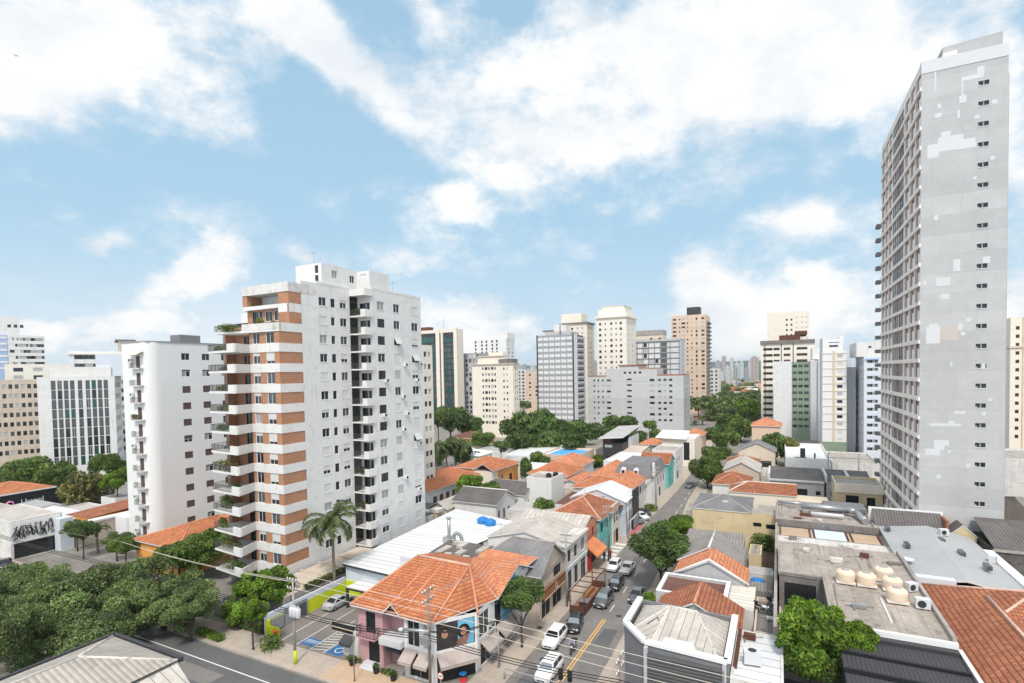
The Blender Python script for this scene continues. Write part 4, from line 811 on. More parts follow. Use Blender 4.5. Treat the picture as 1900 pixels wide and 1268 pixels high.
b = face('apartment_building', 'blue and white tower block at the far left edge', -40, 84, 280, 622, 'white', fw=both(cols([.62, .66, .74, .78, .82, .9, .94, .98], 2.4, 1.6, 3.2, D3, 1.3, seed=8), cols([.53, .57, .50], 2.2, 1.6, 3.2, ['dot', 'gp', 'gp'], 1.3)), dep=16)
a, c, t0, t1, z = b.bx; b.mb.box(a, a+(c-a)*.42, t0-.3, t0, 0, z, 'blue_wall'); b.mb.box(a, a+(c-a)*.62, t0+1, t1, z, z+10, 'white_soft')
for i in range(3): b.wins.append(('F', t0+.84, a+(c-a)*.44+i*2.4, z+4, 1.4, 1.6, 'dot'))
for k in range(6): b.mb.box(a, a+(c-a)*.42, t0-.45, t0-.3, z-2-3.2*k, z-1-3.2*k, 'white')
b.done()
face('office_building', 'low cream block with rooftop gardens beside the blue and white tower', 10, 130, 225, 676, 'ivory', fw=cols([.2, .5, .8], 3, 1.6, 3.2, D3), dep=16).done()
far('apartment_building', 'narrow pale block peeping out behind the brick banded building', 750, 782, 803, 122, 640, 'ivory', sw=cols([.35, .7], 1.1, 1.2, 2.9, ['dot', 'dots', 'br']))
def green_glass():
    b = Bld('office_tower', 'dark green glass office tower with cream stone piers', 'tower', -195, 285); Yc = 330
    s0, t0, _ = at_y(850, 700, Yc); sl, _ = on_t(778, 700, t0); z = on_t(850, 610, t0)[1]; w = s0-sl
    b.wall('R', s0, t0, t0+7, 0, z-2, 'cream_light'); b.box(sl, s0, t0, t0+7, 0, z-2, 'metal_dark', faces='FLB', F=[(sl+w*fr, zz, w*.085, 3.1, 'gg') for fr in (.02, .11, .20, .29, .38, .66, .75, .84) for zz in [2+3.6*k for k in range(14)]], depth=.2)
    for (f0, f1) in ((.47, .56), (.60, .65), (.92, 1.0)): b.mb.box(sl+w*f0, sl+w*f1, t0-.8, t0+.2, 0, z+.5, 'cream_light')
    b.mb.box(sl, s0, t0-.3, t0+7, z-2, z, 'cream_light'); b.rf.poly([(sl, t0-.5, z-8), (sl+w*.45, t0-.5, z-8), (sl+w*.40, t0-.5, z-4.5), (sl+w*.1, t0-.5, z-4.5)], 'glass_green'); b.rf.poly([(sl+w*.66, t0-.5, z-8), (sl+w*.92, t0-.5, z-8), (sl+w*.92, t0-.5, z-7), (sl+w*.66, t0-.5, z-4)], 'glass_green')
    b.mb.box(sl, sl+w*.25, t0+2, t0+6.5, z, z+2.4, 'rust'); b.mb.tube((s0-w*.4, t0+3, z), (s0-w*.4, t0+3, z+8), .12, 'steel', 5); b.done()
green_glass()
far('apartment_building', 'grey gridded block between the green glass tower and the cream block', 856, 890, 892, 340, 655, 'grey_wall', fw=cols([.1, .3, .5, .7, .9], 1.5, 2.0, 3.0, ['dot', 'gp', 'dotm', 'gp'], .8), dep=12)
b = far('apartment_building', 'white block with little square windows in the distance above the cream block', 880, 940, 956, 440, 628, 'white_clean', fw=cols([.06, .26, .4, .58, .72], 1.5, 2.0, 3.05, ['dot'], 1.0), sw=cols([.3, .7], 1.8, 1.8, 3.05, D3), fin=False)
a, c, t0, t1, z = b.bx; b.mb.box(a+8, c+.2, t0+2, t1, z, z+5, 'white_clean'); b.done()
b = far('apartment_building', 'cream apartment block with rounded edge and a roof terrace above the street trees', 876, 952, 963, 255, 676, 'cream_light', fw=both(cols([.27, .42, .57], .8, 1.25, 2.95, 'dot', 1.2), cols([.35, .50], 1.5, 1.4, 2.95, D3, 1.1, seed=6), cols([.78, .86], .8, 1.2, 2.95, D3)), sw=cols([.4, .7], .9, 1.2, 2.95, D3), fin=False)
a, c, t0, t1, z = b.bx; b.mb.box(a-.5, c+.6, t0-.5, t1+.5, z, z+.5, 'tan'); b.mb.box(a+2, c-6, t0+2, t1, z+.5, z+4, 'cream_light'); b.mb.box(a+2, c-6, t0+1.5, t1, z+4, z+4.5, 'tan'); b.mb.box(a+8, c-7, t0+3, t1, z+4.5, z+6.2, 'cream_light'); b.mb.box(c-8, c-.6, t0+.3, t1, z+.5, z+2.6, 'concrete_dark'); b.done()
far('apartment_building', 'small pale pink block in the gap left of the grey panelled tower', 974, 1004, 1006, 390, 690, 'peach', fw=cols([.3, .7], 1.6, 1.4, 3, D3), dep=14)
far('apartment_building', 'small white block in the gap right of the cream block', 958, 976, 980, 470, 686, 'white_soft', fw=cols([.3, .7], 2, 1.6, 3, 'dot'), dep=14)
b = far('office_tower', 'grey panelled slab tower with rows of pale blinds', 997, 1065, 1086, 270, 620, 'slab_grey', fw=cols([.09, .25, .41, .57, .73, .89], 2.75, 1.65, 2.9, 'gp', 1.0), sw=cols([.2], 3.2, 2.3, 2.9, 'dots', .4), dep=17, fin=False)
a, c, t0, t1, z = b.bx; b.mb.box(a-.1, a+.5, t0-.35, t0, 0, z+.3, 'metal_dark'); b.mb.box(c-.5, c+.1, t0-.35, t0, 0, z+.3, 'metal_dark'); b.mb.box(c, c+.2, t0+.2, t0+5, 0, z, 'white'); b.mb.box(c, c+.25, t0+15, t1, 0, z, 'white')
for k in range(15): b.mb.box(c, c+.8, t0+6, t0+15, z-2.2-2.9*k, z-1.0-2.9*k, 'grey_wall'); b.mb.box(c-.02, c+.03, t0+5.2, t0+15, z-1.0-2.9*k, z-.3-2.9*k, 'black')
b.mb.box(a+3, c-3, t0+4, t1, z, z+2, 'grey_wall'); b.mb.tube((a+12, t0+3, z), (a+12, t0+3, z+6), .25, 'metal_dark', 6); b.done()
b = far('apartment_tower', 'tall cream tower with a planted balcony, half behind the grey panelled slab', 1030, 1090, 1103, 320, 600, 'cream_light', fw=cols([.55, .72, .86], 1.4, 1.3, 3, D3, 2.2), sw=cols([.3, .6], 1.4, 1.3, 3, D3, 2), fin=False)
a, c, t0, t1, z = b.bx; b.mb.box(a+5, c+.8, t0-.8, t1, z, z+.8, 'concrete_dark'); b.mb.box(a+4, c-4, t0+2, t1, z+.8, z+6.5, 'cream_light'); b.mb.box(a-5, a+7, t0-4, t1, z-14, z-4, 'ivory'); b.mb.box(a+2, a+10, t0-6, t0, z-12, z-1, 'white'); b.mb.box(a-6, a+7.5, t0-4.5, t1, z-4, z-3.3, 'concrete_dark'); b.done()
b = far('apartment_tower', 'tall white classical tower with a projecting cornice', 1108, 1163, 1181, 300, 588, 'ivory', fw=both(cols([.12, .5, .82], 1.4, 1.5, 3.15, ['dot', 'dots', 'dotm'], 2.6, seed=5), cols([.30, .66], .8, 1.0, 3.15, 'dot', 2.8)), sw=cols([.25, .6], 1.6, 1.5, 3.15, D3, 2.6), fin=False)
a, c, t0, t1, z = b.bx; b.mb.box(a-.9, c+.9, t0-.9, t1+.9, z, z+1.2, 'ivory'); b.mb.box(a+.8, c-.8, t0+1, t1-1, z+1.2, z+5, 'ivory'); b.mb.box(a+3, c-2, t0+2, t1-2, z+5, z+6.6, 'ivory'); b.mb.box(a+2.6, c-1.6, t0+1.8, t1-2, z+6.6, z+7, 'cream'); b.done()
lgk = ['dot','dots']
b = far('apartment_building', 'wide light grey apartment block standing behind the trees', 1090, 1268, 1280, 262, 697, 'light_grey', fw=both(cols([.075, .12, .17], .9, 1.0, 2.9, D3, 1.5, seed=3), cols([.235], 2.2, 1.1, 2.9, D3, 1.5, seed=9), cols([.455], 2.4, .9, 2.9, 'dot', 1.2), cols([.69], 2.4, 1.2, 2.9, ['dot', 'dots', 'dot'], 1.5), cols([.765, .82, .875], 1.5, 1.1, 2.9, D3, 1.5, seed=12)), sw=cols([.2, .45, .7], 2.2, 2.0, 2.9, 'dotm', .6), fin=False)
a, c, t0, t1, z = b.bx; b.mb.box(a+10, c-13, t0+.6, t1-4, z, z+3.8, 'light_grey'); b.mb.box(a+17, a+27, t0+.8, t1-3, z+3.8, z+5.4, 'light_grey'); b.rf.box(a+16.5, a+27.5, t0+.4, t1-3, z+5.4, z+5.9, 'tile_old'); b.rf.box(a+27.5, c-13, t0+.4, t1-4, z+3.8, z+4.2, 'tile_pale'); b.rf.box(c-12.6, c-.5, t0+.3, t1, z, z+.6, 'tile_old'); b.rf.box(a+.2, a+9.6, t0+.3, t1, z, z+.5, 'tile_old')
for i in range(4): b.wins.append(('F', t0+.44, a+19.5+i*2.6, z+1.3, 1.3, 1.1, 'dot'))
b.done()
b = far('apartment_building', 'modern block with a dark line grid facade behind the wide grey block', 1172, 1262, 1276, 310, 632, 'patch_white', fw=cols([.06, .18, .30, .42, .54], 3.0, 2.5, 3.25, ['gp', 'gp', 'dots', 'gp'], .7), sw=cols([.5], 6, 2.6, 3.25, 'dots', .6), dep=20, fin=False)
a, c, t0, t1, z = b.bx
for k in range(9): b.mb.box(a, c, t0-.3, t0-.05, z-.5-3.25*k, z-.15-3.25*k, 'mid_grey')
for f in (0, .12, .24, .36, .48, .60, .73, .80, .98): b.mb.box(a+(c-a)*f, a+(c-a)*f+.3, t0-.35, t0-.05, 0, z, 'mid_grey')
for k in range(9): b.mb.box(a+(c-a)*.62, a+(c-a)*.73, t0-.12, t0-.02, z-3.1-3.25*k, z-.8-3.25*k, 'glass_mid')
b.mb.box(a, c, t0-.5, t1, z, z+1.3, 'grey_wall'); b.done()
b = far('apartment_building', 'plain cream block rising behind the dark line grid facade', 1178, 1230, 1233, 350, 621, 'cream', fw=cols([.6, .9], 1.8, 1.2, 3, 'dot', 2), dep=14, fin=False); a, c, t0, t1, z = b.bx; b.mb.box(a, c, t0-.3, t1, z, z+3.2, 'concrete'); b.done()
b = far('apartment_tower', 'tall peach tower with a black tank on its roof', 1246, 1310, 1318, 380, 583, 'peach', fw=both(cols([.25, .48, .6], .9, 1.3, 2.95, D3, 2.2), cols([.1, .36], 2.6, 1.5, 2.95, ['dotm', 'dots', 'dot'], 2.0, seed=4), cols([.74], 1.2, 1.8, 2.95, ['dot', 'dots'], 2.0), cols([.92], 2.2, 1.6, 2.95, ['dotm', 'dots', 'dot'], 2.0)), fin=False)
a, c, t0, t1, z = b.bx; b.mb.box(c-13, c-4, t0+.5, t0+9, z+.3, z+5.6, 'metal_dark')
for k in range(18): b.mb.box(c, c+1.6, t0+4, t0+22, z-6-2.95*k, z-4.9-2.95*k, 'mid_grey')
for zz in (z-9.5, z-25, z-61): b.mb.box(a, c+.05, t0-.12, t0, zz, zz+.35, 'tan')
b.mb.box(a+1, c-1, t0+1, t1, z, z+.4, 'cream'); b.done()
far('apartment_building', 'slim white block right of the peach tower', 1314, 1334, 1338, 420, 684, 'white_soft', fw=cols([.35, .75], 1.5, 1.6, 3.0, 'dotm'), dep=14)
far('house', 'pink low house with palms at the foot of the peach tower', 1283, 1312, 1316, 330, 775, 'peach', fw=cols([.3, .6], 1.5, 1.6, 3.2, 'dot', zmin=1), dep=14, cat='house', roof='tile_old')
# right of the street
b = far('apartment_building', 'white block with brown window strips and a red penthouse', 1408, 1412, 1512, 262, 640, 'ivory', 'L', fw=lambda a, c, z: [(x, z-3.0-2.95*k, w, 1.25, 'brf_n') for k in range(12) for (x, w) in ((a+1.0, 4.2), (a+5.6, 2.6), (a+10, 2.8), (a+15.5, 4.5))], sw=lambda a, c, z: [(a+2+4.5*i, z-3.0-2.95*k, 2.6, 1.4, 'dot') for k in range(12) for i in range(4)], dep=20, fin=False)
a, c, t0, t1, z = b.bx
b.mb.box(a-.3, c, t0-.6, t1, z, z+1.8, 'concrete_dark'); b.mb.box(a+8, c-6, t0+1, t1, z+1.8, z+4.2, 'rust'); b.mb.box(a+15, a+20, t0+.8, t1, z+4.2, z+6, 'rust')
for f in (.07, .38, .60): b.mb.box(a+(c-a)*f, a+(c-a)*f+.35, t0-.14, t0, 3, z, 'rust')
b.done()
far('apartment_tower', 'tall cream tower behind the white block with brown window strips', 1415, 1424, 1502, 330, 585, 'cream_light', 'L', fw=both(cols([.47, .58], 1.0, 1.2, 3.1, 'dot', 3), cols([.7, .83, .93], .7, 1.0, 3.1, 'dots', 2)), sw=cols([.5], 8, 1.5, 3.1, 'dotm'), dep=16, par=1.2)
b = far('apartment_building', 'grey and green striped block with a blank pale flank', 1432, 1436, 1518, 235, 673, 'green_wall', 'L', fw=cols([.48, .61, .74], 1.7, 1.2, 2.9, ['dot', 'dotm', 'w_n', 'dotm'], 1.2), dep=18, fin=False)
a, c, t0, t1, z = b.bx; b.mb.box(a-.2, a+(c-a)*.41, t0-.3, t1, 0, z+.4, 'grey_panel'); b.mb.box(a+(c-a)*.83, c, t0-.3, t1, 0, z+.4, 'patch_white'); b.mb.box(c, c+4, t0-2, t1, 0, z+1, 'white_soft'); b.mb.box(c-2, c+5, t0+3, t1, z+1, z+6, 'white'); b.done()
b = far('apartment_tower', 'slim white tower with a stepped crown and single window column', 1516, 1526, 1571, 195, 652, 'white_clean', 'L', fw=cols([.72], 1.7, 1.1, 2.75, ['dots', 'dot', 'sh', 'dots', 'dot'], 1.4, seed=2), sw=cols([.2, .5, .8], 1.0, 1.0, 2.75, 'dots'), dep=16, fin=False)
a, c, t0, t1, z = b.bx; w = c-a; b.mb.box(a+w*.42, a+w*.52, t0-.12, t0, 0, z, 'beige')
for k in range(11): b.mb.box(a-.05, c+.05, t0-.15, t0, z-1.0-2.75*k, z-.75-2.75*k, 'cream')
b.mb.box(a+.1, c-1.0, t0+.8, t1, z, z+4.3, 'white_clean'); b.mb.box(a+2.2, c-2.6, t0+.74, t0+.8, z+1.5, z+2.1, 'black'); b.mb.box(a+2, c-2.2, t0+.74, t0+.8, z+3, z+3.2, 'black'); b.mb.box(a+.1, a+1.2, t0+.8, t1, z+4.3, z+5, 'white_clean'); b.mb.box(c-2.2, c-1, t0+.8, t1, z+4.3, z+5.2, 'white_clean'); b.mb.box(c, c+3.2, t0+5, t1+6, 0, z-6, 'patch_white'); b.mb.box(a, c, t0-.3, t0, 0, 4, 'green_wall'); b.done()
b = far('apartment_building', 'blue white block with wide glazed balconies squeezed beside the grey tower', 1576, 1603, 1650, 182, 662, 'pale_blue', 'L', fw=lambda a, c, z: [(a+.9, z-2.7-2.72*k, 3.1, 1.5, 'bw') for k in range(12)], sw=lambda a, c, z: [(a+1.5+3*i, z-3-2.72*k, 1.2, 1.2, 'dot') for k in range(12) for i in range(6)], dep=22, fin=False)
a, c, t0, t1, z = b.bx; b.mb.box(a-2, c, t0+1.5, t1, z, z+5, 'white_soft'); b.mb.box(a+1.5, a+2.3, t0+1.44, t0+1.5, z+3, z+3.6, 'black'); b.mb.box(a+.4, a+4.2, t0-.5, t0, z-1.1, z-.7, 'blue_wall'); b.done()
b = far('apartment_tower', 'pale cream tower cut off by the right edge behind the grey tower', 1868, 1874, 1990, 185, 590, 'cream_light', 'L', fw=cols([.12], 1.0, 1.2, 2.9, 'dot', 3), dep=18, fin=False)
a, c, t0, t1, z = b.bx; b.mb.box(a-.4, c, t0-.4, t1, z-10.5, z-9.8, 'beige'); b.mb.box(a+3.2, a+3.6, t0-.2, t0, 0, z, 'beige'); b.done()
# far towers along the valley
rg = random.Random(21)
CT = [('car_white', 'white'), ('cream_light', 'cream'), ('peach', 'pinkish'), ('grey_wall', 'grey'), ('tan', 'brown')]
mat('far_white', (.62, .64, .66), var=.1, pat='grid', p=(4, 3, 1.2, .5)); mat('far_cream', (.60, .55, .48), var=.1, pat='grid', p=(5, 3, 1.2, .5)); mat('far_grey', (.40, .42, .45), var=.1, pat='grid', p=(4, 3, 1.3, .5)); mat('far_pink', (.50, .42, .40), var=.1, pat='grid', p=(5, 3, 1.3, .5))
FT = [(1327, 1338, 671, 1300, 'far_grey'), (1339, 1347, 662, 1500, 'far_pink'), (1332, 1344, 692, 900, 'far_white'), (1346, 1353, 680, 1000, 'far_white'), (1354, 1361, 665, 1250, 'far_white'), (1361, 1369, 683, 950, 'far_grey'), (1363, 1371, 674, 1150, 'far_white'), (1372, 1380, 673, 1050, 'far_white'), (1381, 1389, 684, 980, 'far_grey'), (1388, 1394, 672, 1350, 'far_white'), (1392, 1408, 664, 900, 'far_pink'), (1350, 1358, 690, 860, 'far_cream'),
      (1320, 1328, 684, 1100, 'far_cream'), (1398, 1406, 683, 1000, 'far_white'), (961, 969, 684, 900, 'far_white'), (968, 977, 678, 1200, 'far_grey'), (976, 984, 686, 1000, 'far_pink'), (984, 993, 680, 1300, 'far_white'), (990, 998, 687, 950, 'far_cream'), (1099, 1108, 672, 900, 'far_grey'), (1508, 1516, 660, 600, 'far_grey'), (1571, 1578, 668, 700, 'far_white')]
for (x0, x1, y, Y, m) in FT:
    s0, t0, z = at_y(x0, y, Y); s1, t1, _ = at_y(x1, y, Y); w = abs(x1-x0)*Y/FPX; b = MB(); d = w*.8
    b.box(s0, s0+w*.9, t0, t0+d, 0, z, m, 'concrete'); b.box(s0+w*.25, s0+w*.65, t0+d*.2, t0+d*.7, z, z+3, m, 'concrete')
    b.top('apartment_tower', 'pale tower block far away in the hazy skyline', 'tower', 'far skyline towers')
# ================================================================== pink corner house
PH = Bld('corner_house', 'pink and white corner house with a many sided orange tile roof and awnings', 'house', -35, 50)
dk = 'doord'
PH.wall('F', 43.2, -41, -37.6, 0, 6.4, 'pink', [(-39.9, 3.4, 1.3, 2.3, 'wd'), (-39.6, .3, 1.5, 2.5, 'doord')]); PH.wall('L', -41, 43.2, 60, 0, 6.4, 'pink'); PH.wall('R', -37.6, 43.2, 44.6, 0, 6.4, 'pink')
PH.wall('F', 44.6, -37.6, -34.6, 0, 7.4, 'pink', [(-36.9, .8, 1.2, 1.9, 'wg_n')]); PH.wall('L', -34.6, 43.0, 44.6, 0, 6.4, 'white')
PH.wall('F', 43.0, -34.6, -30.9, 0, 6.4, 'white', [(-34.2, 3.3, 1.5, 2.6, 'w_n'), (-32.2, 3.3, 1.0, 2.6, 'cu_n'), (-34.0, .2, 2.6, 2.4, 'shop')])
# canted bay towards the crossing
cb0, cb1 = (-30.9, 43.0), (-28.1, 46.6)
def bayp(f, z, off=0.):
    dx, dy = cb1[0]-cb0[0], cb1[1]-cb0[1]; L = math.hypot(dx, dy); n = (dy/L, -dx/L); return (cb0[0]+dx*f+n[0]*off, cb0[1]+dy*f+n[1]*off, z)
for (z0, z1, m) in ((0, 2.6, 'dark_room'), (2.6, 3.3, 'white'), (3.3, 6.0, 'poster_dark'), (6.0, 6.4, 'white')): PH.mb.poly([bayp(0, z0), bayp(1, z0), bayp(1, z1), bayp(0, z1)], m)
for f in (.0, .96): PH.mb.poly([bayp(f, 0, .03), bayp(f+.06, 0, .03), bayp(f+.06, 6.4, .03), bayp(f, 6.4, .03)], 'white_clean')
PH.wall('R', -28.1, 46.6, 60, 0, 6.4, 'white', [(47.2, 3.2, 2.2, 2.6, 'wg_n'), (50.6, 2.9, 3.2, 3.2, 'shop'), (47.4, .2, 2.6, 2.3, 'shop'), (51.0, .2, 4.0, 2.3, 'shop'), (56.2, 3.4, 1.6, 1.7, 'w')])
PH.wall('B', 60, -41, -28.1, 0, 6.4, 'white')
A, B_ = (-38.6, 51, 9.5), (-31.2, 50.6, 9.5); z = 6.42
E = [(-41.5, 42.5, z), (-36.9, 42.5, z), (-34.9, 42.5, z), (-30.7, 42.3, z), (-27.6, 46.2, z), (-27.6, 60.4, z), (-41.5, 60.4, z)]
PH.rf.roof([[E[0], E[1], (-36.2, 50.9, 9.5), A], [E[1], E[2], (-34.6, 50.8, 9.5), (-36.2, 50.9, 9.5)], [E[2], E[3], B_, (-34.6, 50.8, 9.5)], [E[3], (-27.6, 50.4, z), B_], [(-31.2, 60.4, z), E[6], A, B_], [E[6], E[0], A]], 'tile')
for p in (E[0], E[6]): PH.rf.tube(A, p, .14, 'ridge_tile', 6)
for p in (E[3], E[4]):
    if p[2]: PH.rf.tube(B_, p, .14, 'ridge_tile', 6)
PH.rf.tube(A, B_, .15, 'ridge_pale', 6); PH.rf.tube((-36.2, 50.9, 9.5), E[1], .1, 'ridge_tile', 6); PH.rf.tube((-34.6, 50.8, 9.5), E[2], .1, 'ridge_tile', 6)
# front gablet over the recess and street gable behind
PH.rf.roof([[(-36.9, 42.3, z), (-35.7, 42.3, 7.6), (-35.7, 47.2, 8.2), (-36.9, 45.5, z+.7)], [(-35.7, 42.3, 7.6), (-34.5, 42.3, z), (-34.5, 45.5, z+.7), (-35.7, 47.2, 8.2)]], 'tile'); PH.mb.poly([(-36.8, 43.1, 6.3), (-34.6, 43.1, 6.3), (-35.7, 43.1, 7.5)], 'white')
PH.rf.roof([[(-27.5, 50.4, 6.45), (-27.4, 55.4, 8.6), (-31.2, 55.4, 8.6)], [(-27.5, 50.4, 6.45), (-31.2, 55.4, 8.6), (-31.2, 50.6, 9.45)], [(-31.2, 50.6, 9.45), (-31.2, 55.4, 8.6), (-33.6, 55.4, 8.6)], [(-27.4, 55.4, 8.6), (-27.4, 61.0, 6.3), (-33.6, 61.0, 6.3), (-33.6, 55.4, 8.6)]], 'tile_pale'); PH.mb.poly([(-28.0, 50.6, 6.3), (-28.0, 60.4, 6.3), (-28.0, 55.4, 8.4)], 'white'); PH.mb.poly([(-27.97, 51.8, 3.2), (-27.97, 55.6, 3.2), (-27.97, 55.6, 7.9), (-27.97, 54.4, 7.7), (-27.97, 51.8, 6.5)], 'sky_blue')
PH.rf.roof([[(-35.6, 57.0, 6.9), (-28.2, 56.4, 6.9), (-27.2, 60.4, 7.9), (-34.6, 60.6, 7.9)]], 'tile_pale')
q = MB(); f0, f1 = .10, .52                                   # window posters: two dark figures, as in the photograph, without likeness
def pdisc(f, zc, rf, rz, m, off=.02, n=14): q.poly([bayp(f+rf*math.cos(6.283*i/n), zc+rz*math.sin(6.283*i/n), off) for i in range(n)], m)
q.poly([bayp(.56, 3.35, .01), bayp(.94, 3.35, .01), bayp(.94, 5.95, .01), bayp(.56, 5.95, .01)], 'sky_blue'); pdisc(.25, 5.0, .10, .55, 'hair', .02); pdisc(.25, 4.85, .08, .45, 'poster_skin', .025); pdisc(.70, 4.75, .15, .75, 'hair', .02); pdisc(.69, 4.75, .075, .45, 'poster_skin', .025); q.poly([bayp(.5, 3.35, .022), bayp(.75, 3.35, .022), bayp(.86, 4.5, .022), bayp(.55, 4.0, .022)], 'mural_brown'); q.part('window_poster', PH.root)
q = MB(); q.box(-28.0, -27.9, 54.2, 55.6, 3.4, 6.6, 'poster_dark'); q.box(-27.9, -27.87, 54.5, 55.2, 4.9, 5.9, 'poster_skin'); q.part('side_poster', PH.root)
q = MB(); q.prism([(-40.6, 43.2), (-40.6, 42.3), (-38.0, 42.3), (-38.0, 43.2)], 3.1, 3.25, 'pink'); rail(q, (-40.5, 42.35), (-38.1, 42.35), 3.25, 1.0, 'metal_dark', 12); rail(q, (-40.55, 42.4), (-40.55, 43.1), 3.25, 1.0, 'metal_dark', 3); rail(q, (-38.05, 42.4), (-38.05, 43.1), 3.25, 1.0, 'metal_dark', 3); q.part('balcony', PH.root)
q = MB()
for i, z0 in enumerate((.0, .14, .28)): q.box(-39.9, -38.0, 41.9+.3*i, 43.2, z0, z0+.14, 'patch_white')
q.part('entrance_steps', PH.root)
def awning(root, p, q_, zt_, zb_, out, m, name='awning'):     # sloping canopy between two wall points
    b = MB(); dx, dy = q_[0]-p[0], q_[1]-p[1]; L = math.hypot(dx, dy); n = (dy/L*out, -dx/L*out)
    a, c = (*p, zt_), (*q_, zt_); d, e = (q_[0]+n[0], q_[1]+n[1], zb_), (p[0]+n[0], p[1]+n[1], zb_)
    b.roof([[e, d, c, a]], m, .05, m); b.poly([e, d, (d[0], d[1], zb_-.3), (e[0], e[1], zb_-.3)], m); b.poly([a, e, (e[0], e[1], zb_-.3)], m); b.poly([d, c, (d[0], d[1], zb_-.3)], m); b.part(name, root)
for (p, q_, m) in (((-37.2, 44.5), (-35.4, 44.5), 'dark_grey'), ((-34.5, 43.0), (-32.9, 43.0), 'awning'), ((-32.6, 43.0), (-31.0, 43.0), 'awning'), (bayp(.06, 0)[:2], bayp(.95, 0)[:2], 'awning'), ((-28.1, 47.2), (-28.1, 50.2), 'awning'), ((-28.1, 50.8), (-28.1, 55.4), 'awning')): awning(PH.root, p, q_, 3.0, 2.2, 1.3, m)
q = MB(); q.box(-37.6, -34.7, 42.5, 44.5, 2.9, 3.6, 'patch_white'); q.part('terrace_box', PH.root)
q = MB(); q.box(-27.75, -27.65, 48.2, 50.0, 3.5, 4.3, 'frame_white'); q.box(-27.65, -27.63, 48.5, 49.7, 3.75, 4.05, 'metal_dark'); q.part('shop_sign', PH.root)
q = MB(); q.box(-41.9, -41.0, 43.4, 44.2, 0, 3.0, 'white_old'); q.box(-44.5, -41.0, 43.6, 43.9, 2.4, 3.0, 'pink'); q.box(-43.4, -41.2, 43.3, 43.6, 0, 2.4, 'white_old'); q.part('side_gate', PH.root)
awning(PH.root, (-43.2, 43.3), (-41.6, 43.3), 2.5, 1.9, .9, 'dark_grey')
PH.done()
# ================================================================== the left side of the street, going away
b = flat('warehouse', 'long low building under a big white ribbed metal roof', -55.2, -43.6, 56, 85, 4.4, 'pale_blue', 'white_metal', .0, fin=False, cat='warehouse'); b.rf.v = []; b.rf.f = []; b.rf.m = []; b.rf.sm = []
b.rf.roof([[(-55.5, 55.6, 4.5), (-44.8, 54.9, 4.5), (-40.9, 74.5, 4.9), (-41.8, 82.4, 5.2), (-55.6, 85.6, 5.2)]], 'white_metal', .3, 'metal_dark'); b.mb.box(-55.35, -55.2, 42.6, 56, 0, 2.4, 'patch_white'); b.done()
q = MB(); q.box(-55.32, -55.14, 42.7, 55.8, 0, 1.9, 'lime'); q.box(-55.2, -51.9, 55.84, 55.99, 0, 2.1, 'lime'); q.box(-55.36, -55.13, 42.7, 55.8, 1.9, 2.6, 'pale_blue'); q.top('boundary_wall', 'lime green painted wall around the small car park', 'wall')
q = MB(); q.box(-51.8, -44, 52.4, 55.9, 2.6, 2.9, 'metal_dark', 'white_metal'); q.box(-51.8, -51.5, 52.4, 52.7, 0, 2.6, 'metal_dark'); q.box(-44.4, -44, 52.4, 52.7, 0, 2.6, 'metal_dark'); q.box(-49, -44.1, 55.4, 55.8, 0, 2.6, 'metal_dark'); q.top('car_port', 'black car port with pale flat roof behind the parked silver car', 'canopy')
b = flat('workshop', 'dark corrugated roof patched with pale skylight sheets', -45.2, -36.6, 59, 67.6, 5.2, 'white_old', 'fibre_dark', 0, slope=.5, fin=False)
for (x, y, w, h) in ((-44, 62, 1.0, 3), (-42.5, 60.5, 1.0, 2.2), (-41, 62.5, 1.0, 1.8), (-42.3, 65, 1.0, 2), (-39.5, 60.6, 1.0, 2.0), (-38.6, 64.2, 1.0, 2.6), (-43.6, 66, 2, 1)): b.rf.box(x, x+w, y, y+h, 5.55, 5.62+.5*(y-58)/9, 'fibre_pale')
b.mb.box(-46.4, -44.2, 57.2, 58.9, 4.4, 6.3, 'patch_white'); b.done()
q = MB(); q.tube((-46.2, 69, 5.0), (-46.2, 69, 8.4), .26, 'steel', 10); q.tube((-46.2, 69, 8.4), (-46.2, 69, 8.7), .26, 'steel', 10, .5); q.box(-46.9, -45.3, 68.2, 69.5, 4.8, 5.7, 'steel'); pts = [(-45.3+.9+.8*math.cos(a), 68.6, 5.6+.95*math.sin(a)) for a in [math.pi*(1-i/8) for i in range(9)]]; q.path([(-45.3+.1, 68.6, 5.0)]+pts+[(-43.6, 68.6, 4.6)], .28, 'steel', 8); q.top('exhaust_duct', 'grey steel exhaust stack with a bent duct on the white metal roof', 'duct')
for i, (s, t) in enumerate(((-46.2, 79.6), (-44.4, 79.0))):
    q = MB(); q.lathe((s, t, 5.15), [(.95, 0), (1.02, .55), (.9, .75), (.55, .95), (.3, 1.0), (.3, 1.06)], 'blue_plastic'); q.top('water_tank', 'blue plastic water tank on the white metal roof, '+('left one of the pair' if i == 0 else 'right one of the pair'), 'water tank', 'blue water tanks')
b = flat('annex', 'small white annex with two square windows behind the white metal roof', -41.5, -35.5, 71.5, 78, 4.6, 'white', 'fibre', 0, F=[(-40.6, 2.6, .9, .9, 'dot'), (-38, 2.6, .9, .9, 'dot')], slope=.5)
b = house('restaurant', 'bar with a dark hipped roof and a long wooden signboard over the pavement', -36.2, -26.4, 59.0, 67.2, 6.0, 9.1, 'tan', 'slate', 'hg', 's', Rt=[(59.6, .2, 2.8, 2.5, 'shop'), (63.2, .2, 3.2, 2.5, 'shop'), (63.6, 4.2, 2.6, 1.3, 'wd')], F=[(-28.6, 3.6, .5, .5, 'dot')], cap='concrete', fin=False)
